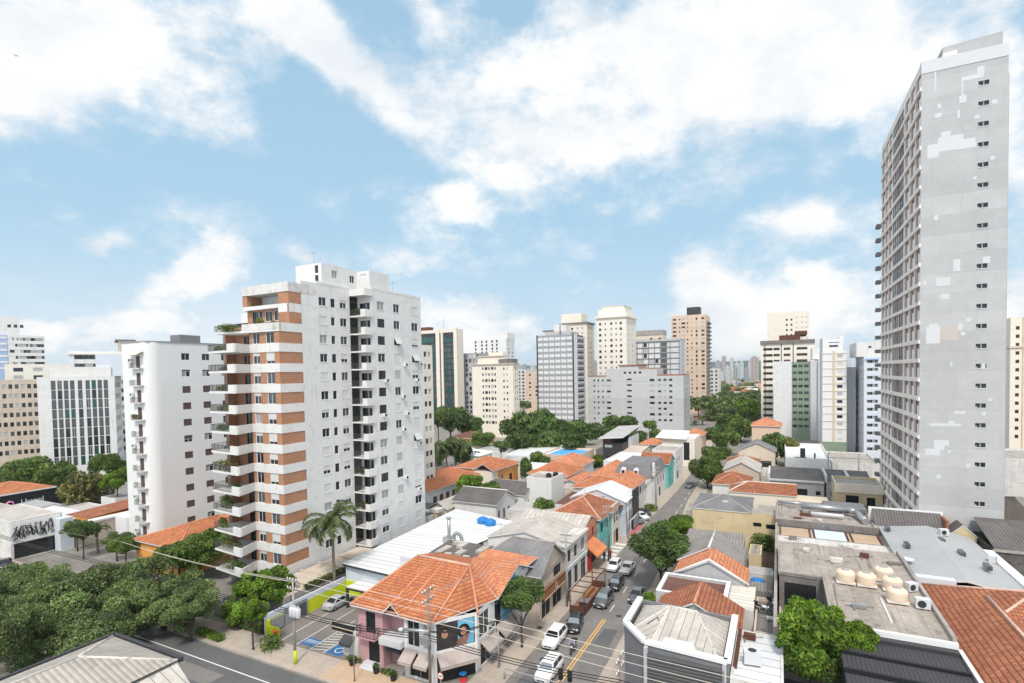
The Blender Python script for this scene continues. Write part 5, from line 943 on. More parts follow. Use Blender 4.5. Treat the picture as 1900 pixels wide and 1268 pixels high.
q = MB(); q.box(-26.3, -25.9, 59.6, 67.0, 2.9, 4.0, 'wood'); q.box(-25.9, -25.85, 59.5, 67.1, 2.8, 2.95, 'ridge_pale'); q.box(-25.9, -25.85, 59.5, 67.1, 3.95, 4.08, 'rust')
for i in range(10):
    a = i*.628; q.tube((-25.86, 63.3+.42*math.cos(a), 3.45+.42*math.sin(a)), (-25.86, 63.3+.42*math.cos(a+.63), 3.45+.42*math.sin(a+.63)), .05, 'ridge_pale', 5)
q.part('signboard', b.root); b.done()
b = house('townhouse', 'white three storey townhouse with tall windows and a pale ribbed roof', -38.4, -26.3, 67.6, 76.9, 7.0, 8.6, 'white', 'fibre_pale', 'gg', 't', Rt=[(68.6, 4.5, 1.2, 1.7, 'wd'), (71.2, 4.5, 1.2, 1.7, 'wd'), (74.2, 4.4, 1.6, 1.9, 'wg'), (68.6, .6, 1.5, 2.6, 'wd_n'), (71.2, .6, 1.5, 2.6, 'wd_n'), (74, .2, 2.2, 3.0, 'shop')], F=[(-29.2, 4.4, 1.2, 1.7, 'wd')], cap=None, oh=.25, fin=False)
b.mb.box(-26.36, -26.2, 67.6, 76.9, 3.5, 3.9, 'white_clean'); b.rf.roof([[(-33, 69, 8.4), (-30.4, 69.8, 8.0), (-26.2, 77.3, 7.2), (-26.2, 73.5, 7.2)]], 'cream_roof', .1); b.done()
b = house('shop_house', 'salmon red shop with an orange awning', -38, -27.0, 77.2, 84.0, 6.8, 8.2, 'salmon', 'fibre_pale', 'gg', 's', Rt=[(78, 4.4, 1.3, 1.5, 'dot'), (81.4, 4.4, 1.3, 1.5, 'dot'), (77.8, .2, 2.4, 2.5, 'shop'), (81.0, .2, 2.2, 2.5, 'shop')], cap=None, oh=.2, fin=False)
awning(b.root, (-27.0, 77.3), (-27.0, 82.2), 4.4, 2.9, 2.3, 'orange_awning'); q = MB(); q.box(-26.9, -26.2, 77.6, 78.6, .13, 2.2, 'red'); q.part('red_kiosk', b.root); b.done()
b = house('shop_house', 'turquoise shop front under an orange hipped roof', -35.2, -26.6, 84.2, 95.4, 6.6, 9.2, 'teal', 'tile_old', 'hh', 't', Rt=[(85, 4.1, 1.0, 1.7, 'wd_n'), (88.4, 4.1, 1.0, 1.7, 'wd_n'), (85.6, .2, 2.2, 2.6, 'gar'), (88.8, .2, 1.4, 2.4, 'doord')], cap='ridge_pale', fin=False)
b.mb.box(-26.62, -26.45, 91.4, 95.4, 0, 7.3, 'cream_light'); b.mb.box(-26.44, -26.4, 91.9, 92.7, .2, 2.5, 'salmon'); b.mb.box(-26.44, -26.4, 93.2, 94.8, .2, 2.5, 'dark_room'); b.mb.box(-26.44, -26.4, 92.2, 93, 4, 5.6, 'glass_mid'); b.mb.box(-26.44, -26.4, 93.8, 94.6, 4, 5.6, 'glass_mid'); b.done()
b = house('shop', 'black fronted shop with a white gabled roof', -36.4, -25.6, 97.2, 106.2, 6.6, 8.7, 'pale_blue', 'white_metal_u', 'gg', 't', cap=None, oh=.2, Rt=[(98, .2, 2.4, 2.8, 'shop'), (101.4, .2, 2.8, 2.8, 'shop')], fin=False)
b.mb.box(-25.58, -25.3, 102, 106.4, 0, 7.9, 'metal_dark'); b.mb.box(-25.58, -25.45, 97.2, 102, 3.2, 4.6, 'concrete'); b.mb.box(-31.6, -29.6, 97.1, 97.2, 7.0, 7.35, 'metal_dark'); b.rf.box(-36.4, -26, 95.6, 97.0, 6.0, 6.15, 'rust'); b.done()
q = MB()
for i in range(5): q.tube((-25.3, 98+i*.8, 2.6), (-24.3, 98.3+i*.8, 3.9-.3*(i % 2)), .05, 'frame_white', 5); q.tube((-24.3, 98.3+i*.8, 3.9-.3*(i % 2)), (-24.5, 99+i*.8, 1.4), .04, 'frame_white', 5)
q.top('shop_awning_frame', 'white folded awning frame outside the black fronted shop', 'awning')
house('house', 'low orange roofed house just beyond the white gabled shop', -40.6, -32.4, 110.2, 121, 5.8, 7.6, 'cream_light', 'tile', 'hh', 's', Rt=[(112, 2, 1.2, 1.4, 'w')])
house('house', 'orange hipped house by the pavement next to the slate mansard', -33.6, -27.6, 111.5, 122.5, 6.2, 8.4, 'white', 'tile_pale', 'hh', 't', Rt=[(113, 3.8, 1.2, 1.5, 'wd'), (117, 3.8, 1.2, 1.5, 'wd'), (114, .3, 2, 2.2, 'shop')])
house('house', 'orange roof lying highest behind the two houses next to the mansard', -40.8, -33.2, 123.5, 136, 6.0, 8.6, 'cream_light', 'tile_pale', 'hh', 't')
house('house', 'small orange roofed house left of a red chimney wall', -46.8, -41, 117, 128, 4.6, 6.0, 'white_old', 'tile_pale', 'gg', 't')
b = Bld('mansion', 'white townhouse with a grey slate mansard and round dormers', 'house', -31, 132)
b.box(-35.4, -26.2, 124.2, 139.5, 0, 6.2, 'white', F=[(-33.8, 3.6, 1.5, 1.6, 'wd'), (-30.8, 3.6, 1.5, 1.6, 'wd')], Rt=[(126, 3.4, 1.3, 1.8, 'wd'), (129.5, 3.4, 1.3, 1.8, 'wd'), (133, 3.4, 1.3, 1.8, 'wd'), (136, 3.4, 1.3, 1.8, 'wd'), (126, .3, 2, 2.3, 'shop'), (131, .3, 2, 2.3, 'doord')])
o, i_ = (-35.6, -26.0, 124.0, 139.7), (-34.4, -27.2, 125.3, 138.4)
P0 = [(o[0], o[2], 6.2), (o[1], o[2], 6.2), (o[1], o[3], 6.2), (o[0], o[3], 6.2)]; P1 = [(i_[0], i_[2], 8.9), (i_[1], i_[2], 8.9), (i_[1], i_[3], 8.9), (i_[0], i_[3], 8.9)]; P2 = (-30.8, 131.8, 9.7)
for k in range(4): b.rf.poly([P0[k], P0[(k+1) % 4], P1[(k+1) % 4], P1[k]], 'slate'); b.rf.poly([P1[k], P1[(k+1) % 4], P2], 'slate')
for s in (-33.2, -30.2):
    b.mb.box(s-.6, s+.6, 124.15, 125.6, 6.6, 7.7, 'white'); b.mb.lathe((s, 124.9, 7.7), [(.7, 0), (.6, .25), (.35, .45), (.02, .55)], 'patch_white', 12); b.mb.box(s-.35, s+.35, 124.1, 124.16, 6.8, 7.6, 'glass')
b.mb.box(-26.3, -25.9, 124.2, 125.3, 0, 9.6, 'white_clean'); b.done()
house('house', 'narrow house with an orange gable and teal side between white neighbours', -33.2, -26, 142, 150, 6.5, 8.8, 'teal', 'tile_old', 'gg', 's', Rt=[(143, 3, 1.2, 1.6, 'dot'), (146.5, 3, 1.2, 1.6, 'dot')])
flat('building', 'white flat roofed shop beyond the teal sided house', -32, -25.6, 151, 163, 8.4, 'white', 'concrete', .5, Rt=[(152.5, 4.8, 2, 1.6, 'dot'), (156.5, 4.8, 2, 1.6, 'dot'), (153, .4, 3, 2.4, 'shop')])
flat('building', 'low pale sheds on the plot behind the teal sided house', -43.5, -34.2, 142, 160, 6.2, 'white_soft', 'white_metal', .3)
b = flat('building', 'pinkish building with one tall dark window and a white canopy roof', -34.5, -24.2, 178, 192, 8.6, 'cream_light', 'white_metal', .4, F=[(-27.6, 2, 1.8, 5.8, 'dot')], fin=False); b.rf.roof([[(-36.5, 177, 9.2), (-26.5, 177, 9.0), (-26.5, 184, 11), (-36, 188, 10.6)]], 'white_clean', .25); b.done()
house('house', 'house with an orange roof behind the white canopy roof', -30, -24, 194, 206, 8.2, 10.2, 'peach', 'tile_pale', 'hh', 's')
house('house', 'low house with orange roof and green shutters left of the white canopy', -44, -36.6, 186, 196, 5.4, 7.2, 'green_wall', 'tile_pale', 'hh', 's')
b = flat('house', 'black box house with a tilted rusty roof among the trees', -50.6, -44.2, 165, 186, 8.4, 'metal_dark', 'rust_roof', 0, fin=False, cat='house', F=[(-50, 6.9, 2.4, .9, 'dots'), (-50.1, .5, 4.8, 3.5, 'shop')]); b.rf.v = []; b.rf.f = []; b.rf.m = []; b.rf.sm = []; b.rf.roof([[(-51.4, 163.6, 10.0), (-43.6, 163.6, 10.6), (-43.6, 187, 12.2), (-51.4, 187, 11.6)]], 'grey_metal_v', .35, 'frame_white'); b.mb.box(-44.15, -44.0, 172, 186, 2, 9.4, 'patch_white'); b.mb.box(-50.6, -48, 165, 168, 8.4, 10, 'rust'); b.done()
# ------------------------------------------------------------------ houses in the block behind
b = house('house', 'white house with orange hipped roof and brown shutters beside the tall side wall', -80.6, -69.9, 96.4, 118.5, 5.0, 7.6, 'white', 'tile', 'gh', 't', Rt=[(98.3+2.6*i, 1.6, 1.5, 1.9, 'br') for i in range(7)], F=[(-79, 1.6, 1.4, 1.7, 'w')])
b = house('house', 'yellow ochre house with a wide orange roof behind the white walled one', -80.4, -67.2, 124, 137, 5.4, 7.8, 'orange_wall', 'tile', 'hh', 's', F=[(-78, 2, 1.3, 1.4, 'w')], Rt=[(126, 2, 1.6, 1.8, 'wg'), (131, .2, 1.8, 3, 'doord')], fin=False); hip(b.rf, -72.6, -67, 121, 128, 5.7, 7.4, 'tile', .4, ends='gh', axis='t'); b.mb.box(-72.6, -67.1, 121, 124, 0, 5.4, 'cream_light'); b.done()
b = house('house', 'old house under a dark corrugated double gable roof with white rim', -60.6, -50.6, 92.6, 101, 4.8, 7.0, 'white', 'fibre_dark', 'gg', 's', Rt=[(93.4, 1.4, .8, 2, 'wd'), (95.6, 1.4, .8, 2, 'wd'), (97.8, 1.4, .8, 2, 'wd')], cap='white_clean', oh=.4, fin=False); hip(b.rf, -58, -48.8, 102, 110.5, 4.9, 7.0, 'fibre_dark', .3, 'frame_white', 'concrete', 'gg', 's'); b.mb.box(-58, -48.9, 102, 110.5, 0, 4.9, 'white'); gable_wall(b.mb, 'R', -48.9, 102, 110.5, 4.9, 6.9, 'white'); b.mb.box(-48.88, -48.8, 104, 105.2, .2, 3.6, 'mural_brown'); b.mb.box(-48.88, -48.8, 107, 109, 1.5, 3.6, 'dark_room'); b.done()
house('house', 'pale tiled lean-to beside the dark double gable roof', -64.6, -60.8, 90, 97, 3.6, 5.0, 'cream', 'fibre_pale', 'gg', 't', cap=None)
flat('building', 'tall white water tower block with black tanks on its head', -49.2, -43.4, 104.2, 111.4, 8.0, 'white', 'concrete_roof', .5)
for i, (s, t) in enumerate(((-45.6, 108), (-44.6, 109.6))):
    q = MB(); q.lathe((s, t, 8.0), [(.6, 0), (.64, .5), (.5, .8), (.25, .9)], 'black'); q.top('water_tank', 'black water tank on the white block, '+('front one' if i == 0 else 'rear one'), 'water tank', 'black water tanks')
house('house', 'orange hipped house with pale dormer left of the blue roof terrace', -56.6, -46.2, 121, 132.5, 5.8, 8.2, 'white', 'tile', 'hh', 's', Rt=[(123, 2.6, 1.2, 1.5, 'wd')])
house('house', 'second orange hipped house below the blue roof terrace', -57.2, -48, 134, 147, 5.6, 8.2, 'white', 'tile_pale', 'hh', 't')
b = flat('building', 'building with a bright blue roof terrace against the trees', -66, -54, 150, 166, 5.6, 'peach', 'blue_plastic', 0, fin=False); b.rf.v = []; b.rf.f = []; b.rf.m = []; b.rf.sm = []; b.rf.poly([(-66, 150, 5.61), (-54, 150, 5.61), (-54, 166, 5.61), (-66, 166, 5.61)], 'white_soft'); b.rf.box(-63.5, -55, 152, 163, 5.62, 5.7, 'roof_blue') if 'roof_blue' in MATS else None; b.parapet(-66, -54, 150, 166, 5.6, .5, 'peach'); q = MB(); q.box(-64.5, -54.8, 151, 164.5, 5.63, 5.72, 'paint_sky'); q.part('roof_terrace', b.root); b.done()
flat('shed', 'long white metal shed roof in front of the dark trees', -80, -67.5, 152, 176, 4.6, 'white_soft', 'white_metal', 0, slope=1.0)
flat('shed', 'grey metal shed with a stepped roof left of the long white shed', -93, -81.5, 158, 178, 5.2, 'white_old', 'grey_metal', 0, slope=.8)
house('house', 'small white roofed pavilion near the fan palms', -98, -88, 150, 160, 4.2, 5.8, 'white', 'white_clean', 'hh', 's', cap=None)
house('house', 'brown roofed house half hidden in the trees by the cream block', -118, -104, 178, 190, 6.0, 8.2, 'orange_wall', 'rust_roof', 'hh', 's', cap=None)
flat('shed', 'flat dark roof in the yard at the foot of the tall side wall', -74, -61.2, 84, 93, 3.6, 'white_old', 'fibre_dark', 0)
q = MB(); q.box(-62.4, -60.4, 86.4, 88.6, 3.62, 4.3, 'cream_roof'); q.box(-64.4, -62.3, 85.6, 87.2, 3.62, 4.0, 'cream_roof'); q.top('roof_hatch', 'pale square hatch boxes on the flat dark roof', 'roof hatch')
q = MB(); q.obox((-60.6, 86.0), (-47, 86.4), .25, 0, 2.8, 'yellow_wall'); q.obox((-60.6, 86), (-62, 92), .25, 0, 3.4, 'yellow_wall'); q.obox((-47, 86.4), (-40.5, 80), .25, 0, 2.2, 'yellow_wall'); q.top('yard_wall', 'weathered yellow yard wall behind the white metal roof', 'wall')
q = MB()
for i in range(14): q.box(-60+i*.9, -59.4+i*.9, 87.6, 92, 2.4, 2.5, 'concrete_dark')
for s in (-60, -54, -48): q.box(s, s+.15, 88, 88.2, 0, 2.4, 'concrete_dark'); q.box(s, s+.15, 91.6, 91.8, 0, 2.4, 'concrete_dark')
q.box(-60, -47.5, 88, 88.15, 2.3, 2.4, 'concrete_dark'); q.box(-60, -47.5, 91.6, 91.75, 2.3, 2.4, 'concrete_dark'); q.top('pergola', 'dark slatted pergola behind the yellow yard wall', 'pergola')
house('house', 'orange tiled house between the white and the brick banded apartment buildings', -95, -83.5, 49.5, 66, 4.8, 6.8, 'orange_wall', 'tile', 'hh', 't')
# podium beside the brick banded building
q = MB(); q.box(-62, -56.4, 46.5, 66, 0, 3.0, 'concrete', 'tan'); 
for i in range(5): q.box(-62, -56.6, 47+3.4*i, 47.4+3.4*i, 3.0, 3.25, 'tan')
q.top('garage_podium', 'low concrete garage podium beside the palm at the foot of the brick banded building', 'podium')
# ------------------------------------------------------------------ far left plots
b = house('shop', 'orange roofed shop with a black sign wall at the left edge', -177, -164, 54.5, 67, 4.6, 6.6, 'white', 'tile', 'hh', 's', fin=False); b.mb.box(-164.0, -163.6, 54, 68.5, 0, 4.4, 'black'); b.mb.box(-166, -163.5, 53.4, 67.5, 4.4, 4.7, 'frame_white')
def text(name, body, size, root, s, t, z, face, m, ext=.02):
    c = bpy.data.curves.new(name, 'FONT'); c.body = body; c.size = size; c.extrude = ext; c.materials.append(MATS[m]); o = bpy.data.objects.new(name, c); COL.objects.link(o); bpy.context.view_layer.update(); me = bpy.data.meshes.new_from_object(o); bpy.data.objects.remove(o); o = bpy.data.objects.new(name, me); COL.objects.link(o); o.parent = root
    og = ORG[root.name]; o.location = (s-og[0], t-og[1], z-og[2]); o.rotation_euler = (math.pi/2, 0, ROT[face]); return o
text('lettering', 'Lhapol', 1.7, b.root, -163.56, 60.2, 1.7, 'R', 'paint_white'); q = MB(); q.lathe((0, 0, 0), [(.01, 0)], 'sign_pink', 3); q = MB()
for a in range(6): q.tube((-163.57, 58.2+.7*math.cos(a), 2.1+.7*math.sin(a)), (-163.57, 58.2+.75*math.cos(a+1.0), 2.1+.75*math.sin(a+1)), .2, 'sign_pink', 6)
q.part('sign_emblem', b.root); b.done()
flat('shed', 'grey metal roof shed below the black sign wall', -160, -148, 55, 62, 2.4, 'white_old', 'grey_metal', 0, slope=.4)
flat('shed', 'white sloping shed roofs behind the mural wall', -140, -124, 51, 57, 3.6, 'white_old', 'white_metal', 0, slope=.8); flat('shed', 'grey fibre sheet roof left of the white sloping shed', -147, -140.5, 51, 60, 3.0, 'tan', 'fibre', 0, slope=.4); flat('shed', 'pale stepped roof behind the white sloping shed', -139, -128, 57.5, 63, 3.6, 'white_old', 'fibre_pale', .3); flat('outbuilding', 'small orange walled hut before the olive dome tree', -132, -126, 66.5, 70, 4.0, 'orange_wall', 'concrete', .2); flat('outbuilding', 'small white hut left of the orange walled hut', -140, -134, 66, 70, 4.2, 'white', 'concrete', .2)
flat('shed', 'flat roofed grey block with a rusty lower roof at the left edge', -158, -141, 47.5, 54.5, 3.6, 'tan', 'concrete', .3)
b = flat('shop', 'white building with a black and white figure mural over a dark garage', -136, -119.6, 42.4, 50, 6.6, 'white_old', 'fibre_pale', .2, Rt=[(42.8, .1, 6.4, 2.7, 'dot')], fin=False)
q = MB(); q.box(-119.6, -119.45, 42.5, 49.6, 2.9, 6.5, 'white_clean'); rg = random.Random(8)
for i in range(22):
    t0 = 42.95+(i % 11)*.6; zc = 4.75+rg.uniform(-.25, .25)-(.35 if i > 10 else -.3)
    a1, a2, a3 = rg.uniform(-.3, .3), rg.uniform(-.5, .1), rg.uniform(0, .55); m = ['black', 'black', 'mid_grey'][i % 3]; X = -119.43
    q.tube((X, t0, zc), (X, t0+a1, zc+.6), .12, m, 5); q.tube((X, t0, zc), (X, t0+a2, zc-.75), .10, m, 5); q.tube((X, t0, zc), (X, t0+a3, zc-.8), .10, m, 5); q.tube((X, t0+a1, zc+.5), (X, t0+a1+rg.uniform(-.5, .5), zc+.7), .06, m, 5); q.tube((X, t0+a1, zc+.72), (X, t0+a1+.02, zc+.9), .12, m, 6)
q.part('mural', b.root); b.done()
q = MB(); q.box(-119.2, -117.6, 51, 64, 0, 4.0, 'tan', 'white_soft'); q.box(-119.4, -117.5, 50.8, 64.2, 4.0, 4.35, 'white_clean'); q.top('boundary_wall', 'long tan plot wall with a white coping beside the rounded corner building', 'wall')
q = MB(); q.box(-119.4, -117.4, 48.6, 50.7, 0, 6.0, 'pale_blue'); q.box(-119.6, -119.2, 49.75, 50.6, 0, 3.4, 'white'); q.top('gate_pier', 'pale gate pier between the mural building and the tan wall', 'pier')
flat('shed', 'rust red strip of tiled roof behind the tan plot wall', -128, -119.8, 54, 66, 4.4, 'orange_wall', 'tile_old', 0, slope=.6)
# near roof at the lower left
b = Bld('house', 'near grey sheeted roof with a dark gutter at the lower left corner', 'house', -46.8, 18)
b.box(-51.2, -42.6, 6, 24.4, 0, 8.8, 'white_old'); q = b.rf
z0, zr = 9.0, 10.4
q.roof([[(-51.5, 24.7, z0), (-51.5, 4, z0), (-47, 4, zr), (-47, 20.2, zr)], [(-42.3, 24.7, z0), (-51.5, 24.7, z0), (-47, 20.2, zr)], [(-42.3, 4, z0), (-42.3, 24.7, z0), (-47, 20.2, zr), (-47, 4, zr)]], 'fibre_beige', .12, 'metal_dark'); q.tube((-47, 4, zr), (-47, 20.2, zr), .12, 'cream_roof', 6); q.tube((-47, 20.2, zr), (-51.5, 24.7, z0), .1, 'cream_roof', 6); q.tube((-47, 20.2, zr), (-42.3, 24.7, z0), .1, 'cream_roof', 6)
for p, q2 in (((-51.75, 4), (-51.75, 24.95)), ((-51.75, 24.95), (-42.2, 24.95))): q.obox(p, q2, .3, 8.75, 9.1, 'metal_dark')
q.roof([[(-42.2, 10, 8.8), (-42.2, 24.6, 8.8), (-38.6, 24.0, 7.4), (-38.6, 10, 7.4)]], 'fibre_pale', .15, 'metal_dark'); b.done()
q = MB()
for i in range(16): q.box(-40.6+i*.62, -40.2+i*.62, 29.6, 29.75, 0, 2.6, 'frame_white')
q.box(-40.8, -30.6, 29.7, 29.85, 2.5, 2.7, 'frame_white'); q.top('fence', 'white slatted fence along the near side of the cross street', 'fence')
# ================================================================== the right side of the street
b = Bld('shop_building', 'grey corner building with a white parapet, pale hipped sheet roof and a colourful side mural', 'building', -8, 48)
pl = [(-12.7, 53.6), (-12.7, 47.8), (-10.3, 45.0), (-3.7, 44.5), (-3.7, 53.2)]
for p, q_ in zip(pl, pl[1:]+pl[:1]): b.mb.obox(p, q_, .28, 0, 7.7, 'mid_grey')
for p, q_ in zip(pl[:4], pl[1:4]+[pl[4]]): b.mb.obox(p, q_, .55, 7.7, 8.0, 'white_clean')
for p, q_ in ((pl[2], pl[3]),):
    for f in (.03, .97): b.mb.box(p[0]+(q_[0]-p[0])*f-.15, p[0]+(q_[0]-p[0])*f+.15, 44.2, 44.6, 0, 7.7, 'grey_wall')
b.mb.box(-10.0, -3.9, 44.35-.2+.05, 44.45, 0, 7.2, 'charcoal_board')
e = [(-12.3, 53.4), (-12.3, 48), (-10.1, 45.4), (-4.2, 45.0), (-4.2, 53.2)]; A, B_ = (-9.4, 51.2, 8.6), (-6.8, 51.0, 8.6)
q3 = lambda p: (*p, 7.15)
b.rf.roof([[q3(e[0]), q3(e[1]), A], [q3(e[1]), q3(e[2]), A], [q3(e[2]), q3(e[3]), B_, A], [q3(e[3]), q3(e[4]), B_], [q3(e[4]), q3(e[0]), A, B_]], 'fibre_pale', .1); b.rf.tube(A, B_, .1, 'cream_roof', 6)
for p in e[:4]: b.rf.tube(A if p != e[3] else B_, q3(p), .07, 'cream_roof', 5)
for (p, q_) in (((-10.9, 48.6, 7.66), (-10.2, 49.6, 8.0)), ((-10.2, 49.6, 8.02), (-9.9, 49.0, 7.95))): b.rf.tube(p, q_, .06, 'cable_dark', 5)
b.rf.roof([[(-9.2, 45.3, 7.35), (-6.0, 45.2, 7.35), (-6.6, 46.6, 7.75), (-8.9, 46.6, 7.75)]], 'white_clean', .04)
q = MB(); X = -12.86                                            # the mural on the pavement side, broad coloured shapes
def mp(pts, m, o): q.poly([(X-o, t, z) for (t, z) in pts][::-1], m)
mp([(53.4, 6.6), (53.4, .3), (48.2, .3), (48.2, 6.6)][::-1], 'mural_brown', .0)
mp([(53.3, .4), (50.8, .4), (50.9, 2.6), (52.4, 4.6), (53.3, 4.0)], 'mural_pink', .01); mp([(53.3, 4.6), (52.4, 3.4), (51.6, 4.2), (51.9, 5.4), (53.3, 6.2)], 'mural_teal', .016); mp([(51.4, .4), (49.4, .4), (50.2, 3.4), (51.5, 3.7), (52.0, 2.2)], 'mural_red', .02); mp([(49.9, .4), (48.3, .4), (48.3, 3.4), (49.3, 3.6), (50.4, 1.6)], 'mural_orange', .026); mp([(52.6, .4), (51.4, .4), (51.8, 1.4), (52.3, 1.2)], 'mural_purple', .03); mp([(52.2, 5.6), (51.6, 5.4), (49.4, 5.0), (48.8, 4.4), (49.2, 5.6), (51.6, 6.1)], 'poster_dark', .016)
q.part('mural', b.root); b.done()
b = flat('annex', 'low annex with a white ribbed roof carrying one air conditioner', -3.5, .3, 44.3, 53, 6.6, 'white_old', 'white_metal', .15, fin=False); b.rf.box(-3.4, -3.1, 46, 52.9, 6.65, 6.9, 'rust'); b.done()
def ac(label, s, t, z, w=.9, rot=0., top=False):
    r = T('air_conditioner', label, 'air conditioner', s, t, z); r.rotation_euler = (0, 0, -GA+rot); q = MB(); q.box(-w/2, w/2, -w*.32, w*.32, .06, w*.8+.06, 'patch_white')
    for x in (-w*.35, w*.35): q.box(x-.04, x+.04, -w*.3, w*.3, 0, .06, 'frame_dark')
    q.part_local('casing', r); q = MB()
    if top: q.lathe((0, 0, w*.8+.062), [(w*.26, 0), (w*.26, .02)], 'frame_dark', 16)
    else: q.tube((-w*.1, -w*.325, w*.45), (-w*.1, -w*.345, w*.45), w*.3, 'frame_dark', 16)
    q.part_local('fan_grille', r); return r
ac('air conditioner alone on the low white ribbed annex roof', -2.0, 47.2, 6.75, 1.3, .15, True)
b = house('house', 'old orange tiled house next to the pale hipped sheet roof', -11.4, -3.5, 53.9, 59.2, 6.0, 8.3, 'white_old', 'tile_old', 'gg', 't', oh=.3, cap='ridge_tile')
b = flat('building', 'low building with a rust brown sheet roof inside white parapets', -12.4, -5.0, 59.6, 65.6, 6.1, 'grey_wall', 'rust_roof', .35, fin=False, th=.45, cap='white_clean'); b.rf.poly([(-4.98, 59.7, 5.9), (-2.4, 60.2, 5.9), (-2.4, 66.4, 5.9), (-4.98, 66.0, 5.9)], 'cream_roof'); b.mb.box(-4.98, -2.4, 59.8, 66, 0, 5.88, 'white_old'); b.done()
b = flat('yard_block', 'lower grey roof terrace with blank beige front wall beside the old tiled house', -2.3, .2, 57.0, 66, 4.6, 'tan', 'concrete_dark', .4)
b = house('house', 'clean orange tiled house with a grey front gable', -11.4, -3.5, 66.2, 70.9, 6.2, 8.4, 'grey_wall', 'tile_pale', 'gg', 't', oh=.25, cap='ridge_tile', fin=False)
for (x0, z0_, x1, z1_) in ((-11.8, 6.2, -7.45, 8.55), (-7.45, 8.55, -3.1, 6.2)): b.mb.tube((x0, 66.0, z0_), (x1, 66.0, z1_), .13, 'white_clean', 6)
b.done()
house('house', 'house with a grey corrugated gable roof and white ridge behind the clean tiled one', -11.8, -4.3, 71.2, 78.6, 6.2, 8.4, 'white_old', 'fibre', 'gg', 't', oh=.2, cap='white_clean')
flat('shed', 'low grey corrugated shed before the long yellow wall', -12.6, -4.5, 80, 86, 5.6, 'white_old', 'fibre', 0, slope=.7)
b = house('house', 'house with a dark hipped roof and a long blank yellow wall', -14.0, -4.4, 99.2, 110.5, 6.3, 7.9, 'yellow_wall', 'slate', 'hh', 's', oh=.12, cap='concrete', fin=False)
b.box(-4.4, -.6, 99.3, 103, 0, 6.3, 'yellow_wall', F=[(-4.0, 4.0, 1.3, .7, 'dot'), (-2.0, 3.8, 1.4, .8, 'dot')], top='concrete'); b.rf.box(-9.2, -8.2, 102, 103.4, 6.9, 7.3, 'cream_roof'); b.mb.box(-15.2, -14.1, 99.6, 110, 0, 5.6, 'concrete'); b.done()
q = MB(); q.box(-4.4, -.7, 86.5, 99, 0, .3, 'earth'); q.top('planting_bed', 'overgrown planting bed below the blank yellow wall', 'planting bed')
b = house('house', 'house with a rough red tiled roof on the bend of the street', -13.2, -5.6, 124.6, 134.5, 5.8, 7.8, 'white', 'tile_old', 'hh', 't', F=[(-12.6, .6, 3, 1.8, 'cu')], oh=.3)
b = house('house', 'cream house with a white rimmed red tile roof right of the rough tiled one', -9.2, 3.0, 117.4, 124.2, 5.9, 7.6, 'cream_light', 'tile_old', 'hg', 's', oh=.2, cap='cream_light', fin=False); b.mb.box(3.0, 8.6, 117.5, 123, 0, 5.0, 'cream'); b.mb.box(8.8, 10, 117, 121, 0, 4, 'tile_old'); b.done()
house('house', 'gabled house with a pale orange rim and stone gable', -12.0, -4.2, 138, 150, 6.6, 8.8, 'tan', 'fibre_pale', 'gg', 't', oh=.3, cap='ridge_pale')
house('house', 'low red tiled cottage behind the stone gable house', -12.6, -5, 153, 163, 5.6, 7.6, 'cream', 'tile_old', 'hh', 's')
b = house('house', 'cream pavilion with a black and white gable', -11, -1, 176, 184, 6.4, 9.0, 'cream', 'slate', 'gg', 't', F=[(-9.6, 1, 7.6, 2.4, 'shop')], cap=None)
house('house', 'peach house with a bright orange hipped roof below the white striped block', -8.6, .6, 206, 218, 11, 13.6, 'peach', 'tile_pale', 'hh', 's')
b = flat('warehouse', 'long low building with dark corrugated lean-to roofs and a grey wall', -1.8, 8.8, 132.8, 143, 6.2, 'grey_wall', 'fibre_dark', 0, slope=1.2, F=[(.8, 3.0, 2.0, 1.4, 'wd_n'), (3.6, 3.0, 2.0, 1.4, 'wd_n'), (7.2, 3.2, .9, .9, 'dot')], fin=False, cat='warehouse'); b.mb.box(-2.0, 8.8, 132.4, 132.8, 5.9, 6.3, 'patch_white'); b.mb.box(-2.2, -1.8, 132.6, 143, 0, 7.5, 'patch_white'); b.done()
b = flat('warehouse', 'dark ribbed shed roof in three steps near the foot of the grey tower', 9.2, 17.8, 133.4, 143, 6.2, 'grey_wall', 'fibre_dark', 0, slope=1.2, F=[(10, 3.2, .8, .9, 'dot')], fin=False, cat='warehouse')
for s in (9.2, 13.4): b.mb.box(s-.2, s+.2, 133.2, 143, 6.0, 7.6, 'patch_white')
b.done()
b = flat('house', 'yellow house with a cream roof band and two dark windows', 10.0, 17.9, 122.8, 131, 7.6, 'yellow_wall', 'concrete', .5, F=[(11.8, 4.3, 2.2, 1.5, 'wd_n'), (15.3, 3.2, 1.4, 2.4, 'wd_n')], fin=False, cap='cream_light'); b.mb.box(9.9, 18.0, 122.6, 122.8, 6.3, 8.1, 'cream_light'); b.done()
b = flat('warehouse', 'white roofed hall with two black vents in front of the towers', 1.6, 12, 160, 192, 6.5, 'white', 'white_clean', .7, fin=False, cat='warehouse'); b.mb.box(5.2, 6.4, 164, 165, 6.5, 9.2, 'metal_dark'); b.mb.box(8.4, 8.8, 163, 163.5, 6.5, 8.2, 'metal_dark'); b.mb.box(3.8, 6.6, 162, 163, 6.5, 7, 'metal_dark'); b.done()
flat('building', 'grey wall and low white blocks between the white hall and the slim tower', 13.2, 24, 170, 192, 4.6, 'white_old', 'concrete', .4)
q = MB()
for i in range(3): q.tube((11.2+i*6.5, 156, 0), (11.2+i*6.5, 156, 9.5), .16, 'pole_grey', 7)
